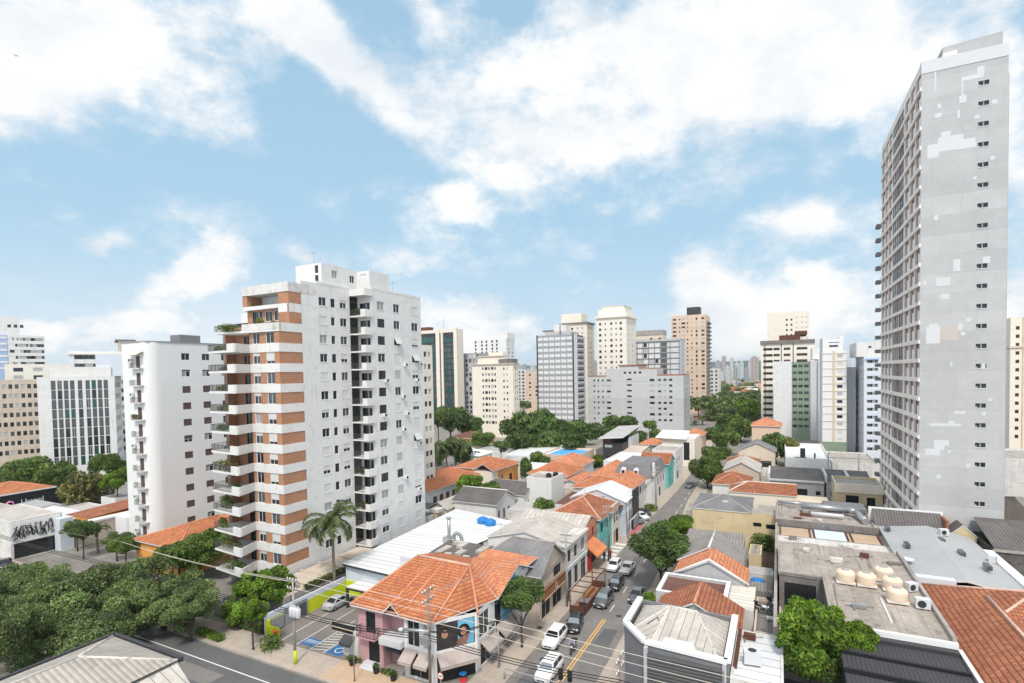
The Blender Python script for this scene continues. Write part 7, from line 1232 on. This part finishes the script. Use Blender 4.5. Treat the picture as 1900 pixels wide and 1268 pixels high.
def car(label, s, t, yaw, kind, paint, wind='car_glass', group=None, z=.012, bars=False):
    # yaw 0: nose towards the camera end of the street
    root = T('parked_car' if group else 'car', label, 'car', s, t, z, group); root.rotation_euler = (0, 0, -GA+yaw)
    b, glass, L, Wd, H, zb, k = car_body(kind, paint)
    def loc(o): o.location = (0, -L/2, 0); return o
    b.box(-.40*k, .40*k, -.012, .06, .42, .58, 'black'); loc(b.part_local('body', root))
    for nm, pn in (('windscreen', [(0, .05, .95)]), ('rear_window', [(2, .07, .93)])):
        q = MB(); q.poly(glass(pn[0][0], pn[0][1], pn[0][2]), wind if nm == 'windscreen' else 'car_glass'); loc(q.part_local(nm, root))
    for i in (1, 3):
        q = MB(); spans = ((.10, .48), (.51, .90)) if i == 1 else ((.10, .49), (.52, .90))
        for a0, a1 in spans: q.poly(glass(i, a0, a1, .1, .88), 'car_glass')
        loc(q.part_local('side_window', root))
    for x in (-1, 1):
        for y in (.82, L-.85):
            q = MB(); xx = x*(Wd/2-.11); q.tube((xx-.1, y, .31), (xx+.1, y, .31), .31, 'rubber', 18); w = loc(q.part_local('wheel', root)); q = MB(); q.tube((xx+x*.095, y, .31), (xx+x*.112, y, .31), .19, 'alloy', 12); rim = q.part_local('rim', w)
        q = MB(); q.box(x*.50*k, x*.76*k, .02, .16, .60*1.0, .74, 'lamp_clear'); loc(q.part_local('headlight', root)); q = MB(); q.box(x*.55*k, x*.80*k, L-.12, L-.01, .72, .90, 'lamp_red'); loc(q.part_local('tail_light', root))
        q = MB(); q.box(x*.86*k, x*1.03*k, 1.42, 1.6, zb+.02, zb+.16, paint); loc(q.part_local('mirror', root))
    q = MB(); q.box(-.22, .22, -.02, -.005, .36, .47, 'paint_white'); loc(q.part_local('number_plate', root))
    if bars:
        q = MB()
        for y in (2.1, 2.6, 3.1): q.box(-.6, .6, y, y+.06, H+.01, H+.06, 'black')
        loc(q.part_local('roof_bars', root))
    return root
car('white sport utility car parked at the kerb with its bonnet towards the crossing', -23.1, 55.7, .02, 'suv', 'car_white'); car('white car with black roof bars nearest the bottom edge', -21.15, 49.4, 0, 'wagon', 'car_white', 'car_glass_pale', bars=True)
car('black car nosing out behind the white sport utility car', -22.2, 60.0, .16, 'hatch', 'car_black', 'car_glass_pale'); car('dark grey car in the lane beside the rusty parklet', -21.0, 68.0, -.02, 'suv', 'car_grey', 'car_glass_pale'); car('black car following the dark grey one up the street', -21.0, 73.9, 0, 'hatch', 'car_black', 'car_glass_pale')
car('silver white car behind the black one in the driving lane', -21.0, 80.6, 0, 'sedan', 'car_silver', 'car_glass'); car('white car at the kerb in front of the orange awning', -23.2, 80.8, 0, 'hatch', 'car_white'); car('dark car half under the large spreading tree', -17.3, 71.2, 0, 'sedan', 'car_grey')
car('silver saloon parked nose in beside the lime green wall', -53.2, 52.4, math.pi, 'sedan', 'car_silver', z=.14)
for (s, t, m, lab) in ((-26.2, 113.5, 'car_black', 'black car angled on the forecourt beyond the black fronted shop'), (-26.0, 110.6, 'car_white', 'white car angled on the forecourt beyond the black fronted shop'), (-26.3, 107.6, 'car_grey', 'grey car nearest on the forecourt beyond the black fronted shop')): car(lab, s, t, .9, 'sedan', m, z=.14)
car('dark car driving away at the bend of the street', -21.3, 146, 0, 'hatch', 'car_grey'); car('grey pickup like car in the yard by the grey wall', -.9, 83.5, .0, 'suv', 'car_grey', z=.01); car('dark blue car between red tiled roofs and the warehouse', -.6, 146, .3, 'sedan', 'car_blue'); car('black car under the figure mural', -116.5, 40.4, 1.2, 'sedan', 'car_black')
# ================================================================== people and the motorcycle
def ball(b, c, r, m, sx=1., sy=1., sz=1.):
    i0 = len(b.v); nu, nv = 10, 7
    for j in range(nv+1):
        a = math.pi*j/nv
        for i in range(nu): b.v.append((c[0]+r*sx*math.sin(a)*math.cos(6.2832*i/nu), c[1]+r*sy*math.sin(a)*math.sin(6.2832*i/nu), c[2]+r*sz*math.cos(a)))
    for j in range(nv):
        for i in range(nu): b.f.append((i0+j*nu+i, i0+(j+1)*nu+i, i0+(j+1)*nu+(i+1) % nu, i0+j*nu+(i+1) % nu)); b.m.append(m); b.sm.append(True)
def person(label, s, t, yaw, shirt, trousers, pose='walk', z=.13, helmet=None):
    r = T('person', label, 'person', s, t, z); r.rotation_euler = (0, 0, -GA+yaw)      # faces -y
    if pose == 'ride':
        hip, ch, nk = (0, .12, .86), (0, -.10, 1.28), (0, -.16, 1.46); hd = (0, -.2, 1.62)
        legs = [[(x*.1, .12, .86, .10), (x*.17, -.30, .74, .075), (x*.2, -.08, .36, .05)] for x in (-1, 1)]; feet = [[(x*.2, -.06, .34, .05), (x*.2, -.26, .30, .04)] for x in (-1, 1)]
        arms = [[(x*.2, -.12, 1.38, .06), (x*.31, -.28, 1.12, .047), (x*.33, -.55, 1.02, .038)] for x in (-1, 1)]; hands = [(x*.33, -.58, 1.01) for x in (-1, 1)]
    else:
        k = .16; hip, ch, nk = (0, 0, .93), (0, 0, 1.30), (0, 0, 1.48); hd = (0, -.02, 1.62)
        legs = [[(x*.09, 0, .93, .10), (x*.1, -k*x*.7, .5, .07), (x*.1, -k*x*.5+.05, .09, .045)] for x in (-1, 1)]; feet = [[(x*.1, -k*x*.5+.05, .05, .05), (x*.1, -k*x*.5-.15, .04, .035)] for x in (-1, 1)]
        arms = [[(x*.19, 0, 1.42, .06), (x*.25, k*x*.4, 1.14, .046), (x*.24, k*x*.8-.08, .88, .036)] for x in (-1, 1)]; hands = [(x*.24, k*x*.8-.1, .82) for x in (-1, 1)]
    b = MB(); m = 'skin'
    def limb(chs):
        for chn in chs:
            for p, q in zip(chn, chn[1:]): b.tube(p[:3], q[:3], p[3]*.9, m, 8, q[3]*.9)
            for p in chn: ball(b, p[:3], p[3]*.9, m)
    limb(legs+arms+feet); b.tube(hip, ch, .13, m, 10, .15); b.tube(ch, nk, .15, m, 10, .06); b.tube(nk, hd, .055, m, 8); ball(b, hd, .105, m, .85, 1, 1.15); ball(b, (0, hd[1]-.105, hd[2]-.02), .022, m, 1, 1, 1.3)
    for x in (-1, 1): ball(b, (x*.09, hd[1], hd[2]), .022, m, .5, 1, 1.4); 
    for x, h in zip((-1, 1), hands):
        ball(b, h, .042, m, .55, .8, 1)
        for f in range(4): b.tube((h[0], h[1]-.03+.02*f, h[2]-.02), (h[0]-x*.008, h[1]-.045+.02*f, h[2]-.075-.01*(f in (1, 2))), .0095, m, 5); b.tube((h[0]-x*.008, h[1]-.045+.02*f, h[2]-.075-.01*(f in (1, 2))), (h[0]-x*.02, h[1]-.04+.02*f, h[2]-.10-.01*(f in (1, 2))), .009, m, 5)
        b.tube((h[0], h[1]-.035, h[2]+.005), (h[0]-x*.02, h[1]-.065, h[2]-.04), .011, m, 5)
    bo = b.part_local('body', r); rm = bo.modifiers.new('Remesh', 'REMESH'); rm.mode = 'VOXEL'; rm.voxel_size = .011; rm.use_smooth_shade = True; b = MB()
    for x in (-1, 1): ball(b, (x*.037, hd[1]-.094, hd[2]+.015), .013, 'hair')
    b.box(-.03, .03, hd[1]-.108, hd[1]-.09, hd[2]-.062, hd[2]-.05, 'cloth_red'); b.part_local('face', r); b = MB()
    for chn in arms:
        p, q = chn[0], chn[1]; b.tube(p[:3], q[:3], p[3]*1.18, shirt, 8, q[3]*1.25); ball(b, p[:3], p[3]*1.2, shirt)
        if pose == 'ride': b.tube(q[:3], chn[2][:3], q[3]*1.25, shirt, 8, chn[2][3]*1.2)
    b.tube((hip[0], hip[1], hip[2]-.02), ch, .155, shirt, 12, .175); b.tube(ch, (nk[0], nk[1], nk[2]-.03), .175, shirt, 12, .08); ball(b, ch, .172, shirt, 1.12, .8, .8); b.part_local('shirt', r); b = MB()
    for chn in legs:
        for p, q in zip(chn, chn[1:]): b.tube(p[:3], q[:3], p[3]*1.12, trousers, 8, q[3]*1.18)
        ball(b, chn[1][:3], chn[1][3]*1.18, trousers)
    ball(b, hip, .15, trousers, 1.1, .85, .8)
    for f in feet: b.tube(f[0][:3], f[1][:3], .058, 'cloth_dark', 8, .045); ball(b, f[1][:3], .045, 'cloth_dark')
    b.part_local('trousers', r); b = MB()
    if helmet: ball(b, (hd[0], hd[1]+.01, hd[2]+.03), .15, helmet, .92, 1.05, 1); b.box(-.09, .09, hd[1]-.16, hd[1]-.12, hd[2]-.03, hd[2]+.06, 'car_glass'); b.part_local('helmet', r)
    else: ball(b, (hd[0], hd[1]+.02, hd[2]+.04), .108, 'hair', .92, .98, 1.05); b.part_local('hair', r)
    return r
def motorcycle(label, s, t, yaw, z=.012, paint='car_black'):
    r = T('motorcycle', label, 'motorcycle', s, t, z); r.rotation_euler = (0, 0, -GA+yaw)
    for y in (-.68, .66):
        q = MB(); n = 18
        for i in range(n):
            a, c = 6.2832*i/n, 6.2832*(i+1)/n; q.tube((0, y+.27*math.cos(a), .31+.27*math.sin(a)), (0, y+.27*math.cos(c), .31+.27*math.sin(c)), .05, 'rubber', 6)
        q.tube((-.05, y, .31), (.05, y, .31), .07, 'alloy', 8)
        for i in range(5): a = 1.2566*i; q.tube((0, y, .31), (0, y+.25*math.cos(a), .31+.25*math.sin(a)), .015, 'alloy', 4)
        q.part_local('wheel', r)
    q = MB(); q.box(-.13, .13, -.25, .2, .36, .62, 'metal_dark'); q.tube((0, -.42, .80), (0, .1, .84), .15, paint, 10, .12); q.tube((0, .2, .72), (0, .75, .78), .09, paint, 8, .05); q.tube((.16, .0, .38), (.16, .75, .42), .05, 'alloy', 8)
    for x in (-.09, .09): q.tube((x, -.68, .31), (x, -.46, .95), .028, 'alloy', 6)
    q.part_local('frame', r); q = MB(); q.tube((-.36, -.46, 1.0), (.36, -.46, 1.0), .02, 'metal_dark', 6); q.part_local('handlebar', r); q = MB(); q.box(-.14, .14, .05, .62, .80, .88, 'black'); q.part_local('seat', r); q = MB(); ball(q, (0, -.58, .86), .10, 'lamp_clear'); q.part_local('headlight', r); q = MB(); q.box(-.2, .2, .5, .9, .88, 1.22, 'black'); q.part_local('top_box', r)
    return r
motorcycle('black motorcycle ridden towards the crossing beside the yellow line', -20.45, 54.6, 0); person('motorcyclist in a lilac jacket and dark helmet on the black motorcycle', -20.45, 54.6, 0, 'cloth_lilac', 'cloth_dark', 'ride', .02, 'car_black')
person('walking person in black on the pavement by the turquoise shop', -25.6, 83.4, .3, 'cloth_dark', 'cloth_blue'); person('walking person in a red top beside the leaning street pole', -24.9, 84.6, 2.8, 'cloth_red', 'cloth_dark'); person('person in dark clothes standing by the rusty parklet', -25.4, 66.6, 1.4, 'cloth_dark', 'cloth_dark')
for (s, t, lab) in ((-52, 40.8, 'bush by the lime green gate foot'), (-58, 45.2, 'ferny bush in the forecourt of the brick banded building'), (-64.5, 47.5, 'broad leaved bush beneath the lowest balcony'), (-60.5, 49, 'dark bush along the podium wall')): shrub('shrub', lab, s, t, 1.3, 1.6, 'leaf', 520, .17)
s, t = at_z(140, 1028, 0)
for i in range(5): tree('leafy tree crowding the yard behind the lower left grove', s-8+i*6.5, t+(i % 2)*2-1, 5.2+.7*(i % 3), 2.8+.4*(i % 2), ['near_0', 'feather_1', 'neardark_1', 'feather_3', 'near_2'][i], group='yard trees behind the grove')
motorcycle('motor scooter parked on the roof yard behind the cream sheet roof', -1.6, 62.2, 1.4, 4.7, 'car_white'); motorcycle('white scooter at the back of the roof yard', -.6, 63.6, .6, 4.7, 'car_white')
# ================================================================== street furniture
def pole(label, s, t, h, m='pole_grey', r=.16, arm=0., arm_t=0., trans=False, lamp=False, lime=False, z=.13, name='utility_pole'):
    root = T(name, label, 'utility pole', s, t, z); q = MB(); q.tube((s, t, z), (s, t, z+h), r, m, 10, r*.62); q.part('shaft', root)
    if lime: q = MB(); q.tube((s, t, z), (s, t, z+1.5), r*1.08, 'lime', 10, r*1.03); q.part('painted_base', root)
    if arm:
        for zz in (h-.35, h-1.3):
            q = MB(); q.box(s-arm if not arm_t else s-.06, s+arm if not arm_t else s+.06, t-.06 if not arm_t else t-arm_t, t+.06 if not arm_t else t+arm_t, z+zz, z+zz+.12, 'pole_wood'); q.part('crossarm', root)
            for k in (-.9, -.45, .45, .9):
                q = MB(); p = (s+k*arm, t) if not arm_t else (s, t+k*arm_t); q.lathe((*p, z+zz+.12), [(.05, 0), (.07, .08), (.05, .12), (.06, .2)], 'ceramic', 8); q.part('insulator', root)
    if trans:
        for i in range(trans):
            q = MB(); c = (s+.15+.5*i, t-.42, z+h*.58); q.lathe(c, [(.24, 0), (.27, .05), (.27, .85), (.22, .95)], 'patch_white', 12)
            for a in (-.1, .1): q.lathe((c[0]+a, c[1], c[2]+.95), [(.035, 0), (.05, .12), (.03, .3)], 'ceramic', 6)
            q.part('transformer', root)
    if lamp: q = MB(); q.tube((s, t, z+h*.8), (s+2.0, t, z+h*.86), .05, 'steel', 6); q.box(s+1.9, s+2.7, t-.14, t+.14, z+h*.85, z+h*.85+.12, 'steel'); q.part('street_lamp', root)
    return root
pole('concrete pole with transformers and a lime painted foot by the car park', -46.7, 39.6, 9.4, arm=.9, trans=3, lime=True); pole('pole with crossarms right in front of the pink corner house', -30.3, 41.4, 10.4, 'pole_wood', arm=1.0, arm_t=1.0, trans=0)
pole('short pole with a dark signal head beside the side awnings', -26.4, 48.2, 4.6, r=.11, name='pole'); pole('pale pole beside the rusty parklet', -25.1, 64.9, 9.8, arm=.8, lamp=False); pole('dark pole in front of the turquoise shop', -24.8, 83.2, 9.2, 'pole_wood', arm=.8, lamp=True); pole('white post by the black fronted shop', -25.0, 96.5, 7, 'patch_white', .14); pole('pole by the white cornered mansard', -25.2, 122.5, 9, arm=.7)
pole('thin bare pole in front of the pink house', -38.5, 39.8, 5.2, 'pole_wood', .06, name='pole')
s, z = on_t(1150, 1216, 43.2); pole('pole at the corner of the building with the mural', s, 43.2, z-.13, 'pole_wood', arm=1.1, arm_t=1.1)
q = MB(); q.box(-30.9, -29.9, 40.6, 41.0, 5.2, 5.9, 'steel'); q.tube((-33.4, 41.0, 6.0), (-30.2, 41.3, 6.3), .16, 'steel', 8); q.tube((-33.6, 41.0, 5.9), (-33.1, 41.0, 6.05), .2, 'patch_white', 8); q.top('street_lamp', 'silver street lamp arm on the pole before the corner house', 'street lamp')
def wire(label, pts, r, m, sag=.35):
    b = MB(); P = []
    for a, c in zip(pts, pts[1:]):
        for k in range(12): f = k/12; P.append((a[0]+(c[0]-a[0])*f, a[1]+(c[1]-a[1])*f, a[2]+(c[2]-a[2])*f-sag*4*f*(1-f)))
    P.append(pts[-1])
    for p, q_ in zip(P, P[1:]): b.tube(p, q_, r, m, 5, cap=False)
    return b.top('overhead_wire', label, 'wire', 'overhead wires')
sC, zC = on_t(1150, 1216, 43.2); W3 = 'pale overhead wire crossing in front of the corner house towards the lower right'
for k, dz_ in ((-.9, .0), (.0, -.55), (.9, -1.2)):
    a0 = on_t(548, 1078+16*k, 39.6); a1 = on_t(940, [1155.6, 1169, 1187][int(k/.9+1)], 41.2); a2 = on_t(1220, [1225, 1243, 1256+8][int(k/.9+1)], 42.4); a3 = on_t(1900, [1385, 1412, 1440][int(k/.9+1)], 43.5)
    wire(W3, [(a0[0], 39.6, a0[1]), (a1[0], 41.2, a1[1]), (a2[0], 42.4, a2[1]), (a3[0]+8, 43.5, a3[1])], .022, 'cable_pale', .06)
    wire('pale overhead wire running off to the left from the transformer pole', [(-46.7+k*.6, 39.6, 9.3-.2*abs(k)), (-80, 39.8, 9.2), (-120, 39.8, 9.2)], .018, 'cable_pale', .5)
for i, (dz_, m) in enumerate(((0, 'cable_dark'), (-.25, 'cable_dark'), (-.5, 'cable_dark'))):
    wire('dark telephone cable bundled along the cross street', [(-120, 39.7, 6.0+dz_), (-80, 39.7, 6.0+dz_), (-46.7, 39.5, 6.1+dz_), (-30.3, 41.2, 6.0+dz_), (-12, 42.2, 5.6+dz_), (20, 43, 5.4+dz_)], .04, m, .35)
for i, ds in enumerate((-.3, .0, .3)):
    wire('dark cable strung along the left pavement poles', [(-30.3+ds, 41.4, 6.2), (-26.4+ds*.5, 48.2, 5.2), (-25.1+ds, 64.9, 7.2), (-24.8+ds, 83.2, 7.0), (-25.1+ds, 122.5, 7.2)], .032, 'cable_dark', .45); wire('thin pale wire strung along the left pavement poles', [(-30.3+ds, 41.4, 10), (-25.1+ds, 64.9, 9.5), (-24.8+ds, 83.2, 9.0), (-25.2+ds, 122.5, 9.0)], .014, 'pole_grey', .4)
# signal heads seen from behind at the bottom edge
r = T('traffic_light', 'two black traffic signal heads seen from behind at the bottom edge', 'traffic light', -20.2, 46.4); q = MB()
for (px, py) in ((1040, 1250), (1057, 1254)):
    s, z = on_t(px, py, 46.4); q2 = MB(); q2.box(s-.2, s+.2, 46.3, 46.55, z-.55, z+.45, 'black')
    for k in range(3): q2.tube((s, 46.3, z-.38+.33*k), (s, 46.12, z-.4+.33*k), .13, 'black', 8)
    q2.part('signal_head', r); q.tube((s, 46.6, z-.4), (s, 46.6, z-1.0), .05, 'pole_grey', 6)
s, z = on_t(1048, 1262, 46.6); q.tube((-24.9, 46.6, z-.45), (s+.8, 46.6, z-.45), .06, 'pole_grey', 8); q.tube((-24.9, 46.6, .1), (-24.9, 46.6, z-.3), .1, 'pole_grey', 8); q.part('mast', r)
r = T('traffic_sign', 'round white no turn sign with a red rim before the corner house', 'traffic sign', -29.2, 40.9, .13); s, z = on_t(817, 1255, 40.9); q = MB(); q.tube((s, 40.96, .13), (s, 40.96, z+.4), .035, 'pole_grey', 6); q.part('post', r); q = MB(); q.tube((s, 40.94, z), (s, 40.91, z), .36, 'lamp_red', 20); q.part('rim', r); q = MB(); q.tube((s, 40.912, z), (s, 40.90, z), .29, 'paint_white', 20); q.box(s-.16, s+.08, 40.885, 40.9, z-.03, z+.05, 'black'); q.poly([(s+.06, 40.886, z-.09), (s+.2, 40.886, z+.01), (s+.06, 40.886, z+.12)], 'black'); q.part('face', r)
# the rusty parklet standing in the parking lane
r = T('parklet', 'rusty steel framed parklet box standing in the parking lane', 'parklet', -23.1, 68, .012); q = MB(); z0 = .012; a0, a1, t0, t1 = -24.15, -22.15, 63.4, 72.6
q.box(a0, a1, t0, t1, z0, z0+.16, 'rust', 'wood'); 
for (x0, x1, y0, y1) in ((a0, a1, t0, t0+.08), (a1-.08, a1, t0+.08, t1), (a0, a1-.08, t1-.08, t1)): q.box(x0, x1, y0, y1, z0+.16, z0+1.1, 'rust')
q.part('base', r); q = MB(); H_ = 3.0
for x in (a0+.05, a1-.05):
    for y in (t0+.05, t1-.05): q.box(x-.05, x+.05, y-.05, y+.05, z0+.16, z0+H_, 'rust')
for x in (a0+.05, a1-.05): q.box(x-.05, x+.05, t0+.1, t1-.1, z0+H_-.1, z0+H_, 'rust')
for i in range(6): y = t0+.05+(t1-t0-.1)*i/5; q.box(a0+.1, a1-.1, y-.05, y+.05, z0+H_-.1, z0+H_, 'rust')
q.part('frame', r); q = MB(); q.box(a0+.2, a0+.7, t0+1, t1-1, z0+.16, z0+.6, 'wood'); q.part('bench', r)
q = MB(); q.box(-23.4, -22.5, 65.4, 66.4, .2, .9, 'dark_grey'); q.box(-23.6, -22.3, 65.2, 66.6, .9, .96, 'mid_grey'); q.top('table', 'dark table inside the rusty parklet', 'table')
# car park odds and ends
q = MB(); q.lathe((-53.7, 42.9, .14), [(.30, 0), (.34, .08), (.40, .7), (.42, .78), (.3, .85)], 'orange_plastic', 16); q.top('litter_bin', 'orange plastic bin by the lime green gate post', 'bin')
r = T('gate', 'lime green gate with grey panel beside the car park entrance', 'gate', -54.4, 43.2); q = MB()
q.box(-55.1, -53.2, 42.85, 43.0, .1, 1.25, 'lime'); q.box(-55.2, -54.9, 42.8, 43.1, .1, 1.9, 'lime')
q.part('post', r); q = MB(); q.box(-55.0, -54.86, 43.2, 45.0, .3, 1.8, 'frame_grey'); q.part('panel', r)
q = MB(); q.box(-55.1, -54.95, 45.2, 48.8, .1, 2.2, 'frame_grey', 'frame_dark'); q.box(-54.94, -54.9, 46.8, 48.6, .3, 2.0, 'glass_mid'); q.top('guard_booth', 'grey guard booth with a glass side against the lime green wall', 'booth')
q = MB(); q.box(-45.3, -42.0, 43.5, 43.72, 2.5, 3.3, 'black'); q.box(-45.3, -42.0, 43.45, 43.5, 2.86, 2.94, 'beige'); q.box(-43.2, -43.0, 43.6, 43.8, .1, 2.6, 'pole_grey'); q.top('sign_box', 'long black sign box jutting over the striped bay', 'sign')
r = T('entrance_fence', 'black entrance railing of the brick banded building', 'fence', -60, 43.6); q = MB(); rail(q, (-66, 43.4), (-55.8, 43.4), .1, 2.2, 'metal_dark', 60); q.box(-64.4, -61, 43.6, 46.4, 2.5, 2.65, 'metal_dark')
for s in (-64.3, -61.1): q.box(s-.06, s+.06, 43.6, 43.72, 0, 2.5, 'metal_dark'); q.box(s-.06, s+.06, 46.2, 46.32, 0, 2.5, 'metal_dark')
q.part('railing', r)
for i, (s, t, lab) in enumerate(((-28.6, 44.6, 'cafe table with a blue top under the corner awning'), (-27.9, 43.6, 'cafe table with a red chair at the corner'))):
    r = T('cafe_table', lab, 'table', s, t, .13); q = MB(); q.tube((0, 0, 0), (0, 0, .7), .04, 'metal_dark', 6); q.part_local('leg', r); q = MB(); q.tube((0, 0, .7), (0, 0, .74), .4, 'blue_plastic' if i == 0 else 'red', 14); q.part_local('table_top', r)
r = T('bird', 'small dark bird flying in the upper left sky', 'bird', 0, 0); s, t, z = at_y(30, 104, 130); r.location = W(s, t, z); q = MB(); ball(q, (0, 0, 0), .09, 'cloth_dark', 2.4, .9, .8); ball(q, (.24, 0, .03), .06, 'cloth_dark'); q.poly([(.3, 0, .03), (.37, .01, .02), (.3, .02, .0)], 'cloth_dark'); q.poly([(-.2, .05, 0), (-.42, .09, .0), (-.42, -.09, .0), (-.2, -.05, 0)], 'cloth_dark'); q.part_local('body', r); q = MB()
for sg in (-1, 1): q.poly([(.1, sg*.05, .03), (.04, sg*.34, .2), (-.12, sg*.62, .12), (-.06, sg*.3, .12), (-.1, sg*.05, .02)], 'cloth_dark')
q.part_local('wing', r)
# low sheds, walls and roof clutter that fill the plots between the houses
for (s0, s1, t0, t1, z, wm, rm, sl, lab) in ((-66, -58, 113, 120, 3.0, 'white_old', 'fibre', .5, 'small grey sheet roof behind the bright bush tree'), (-47.5, -42, 113, 117, 3.4, 'tan', 'concrete_roof', .2, 'low tan outhouse behind the white water tower block'), (-40.5, -36.5, 99, 109, 4.6, 'white_old', 'rust_roof', .4, 'narrow rust roof beside the white gabled shop'), (-48, -38.6, 92, 98, 4.2, 'white_old', 'grey_metal_v', .5, 'grey metal roof behind the turquoise shop'), (-44, -39.2, 80.5, 90, 4.2, 'tan', 'fibre_pale', .5, 'pale lean-to roof behind the white townhouse'), (-66, -60, 134, 142, 4.4, 'white_old', 'white_metal', .4, 'white yard roof beside the ochre house'), (-104, -84, 168, 176, 4.5, 'tan', 'fibre', .6, 'grey outbuilding in the far gardens'), (-62, -54, 168, 182, 5.5, 'white_old', 'concrete_roof', 0, 'concrete garage block behind the blue roof terrace'), (-44, -38, 164, 176, 6, 'tan', 'tan', .4, 'tan roofed block right of the black box house'), (-4, 9, 146, 157, 4.2, 'white_old', 'fibre_pale', .5, 'pale shed behind the dark lean-to warehouse'), (-24, -4.8, 186, 196, 4.8, 'cream', 'tile_old', .8, 'cream garden wall house by the far street') if False else (3.6, 9.6, 104, 116, 4.6, 'cream', 'concrete_roof', .2, 'cream flat block behind the silver duct'), (12.6, 21, 109, 120, 4.0, 'concrete', 'fibre_dark', .6, 'dark lean-to against the tower foot'), (-3.8, .2, 104, 115, 4.2, 'cream_light', 'concrete', 0, 'cream box behind the yellow annex')):
    flat('outbuilding', lab, s0, s1, t0, t1, z, wm, rm, 0, slope=sl)
for (s, t, z, lab) in ((-34, 63.5, 8.2, 'thin aerial on the dark hipped roof'), (-32.6, 72, 8.6, 'thin aerial on the white townhouse'), (-31, 89.6, 9.2, 'thin aerial on the turquoise shop'), (-46, 107, 8.4, 'thin aerial on the white water tower block'), (-61, 75, 45.2, 'thin aerial on the brick banded building'), (-66, 62, 48.6, 'thin aerial on the stair head of the brick banded building'), (-8, 75, 8.4, 'thin aerial on the grey gable roof'), (24, 104, 77.2, 'thin aerial on the grey tower roof'), (2, 70, 8.8, 'thin aerial by the cream tanks'), (-75, 110, 7.4, 'thin aerial on the white walled orange house')):
    q = MB(); q.tube((s, t, z), (s, t, z+2.4), .03, 'pole_grey', 5); q.tube((s-.7, t, z+2.2), (s+.7, t, z+2.2), .018, 'pole_grey', 4)
    for k in range(5): q.tube((s-.6+.3*k, t-.3, z+2.2), (s-.6+.3*k, t+.3, z+2.2), .012, 'pole_grey', 4)
    q.top('aerial', lab, 'aerial')
# ================================================================== the air between
m = bpy.data.materials.new('haze_air'); m.use_nodes = True; m.node_tree.nodes.clear(); g = G(m.node_tree)
pv = g.n('ShaderNodeVolumePrincipled'); pv.inputs['Color'].default_value = (.93, .96, 1, 1); pv.inputs['Density'].default_value = .00011; pv.inputs['Anisotropy'].default_value = .2
o = g.n('ShaderNodeOutputMaterial'); g.lk(pv.outputs[0], o.inputs['Volume']); MATS['haze_air'] = m
hb = MB(); hb.box(-9300, 9300, -160, 7000, -1.2, 128, 'haze_air'); hb.top('haze', None, None, None, 'stuff')
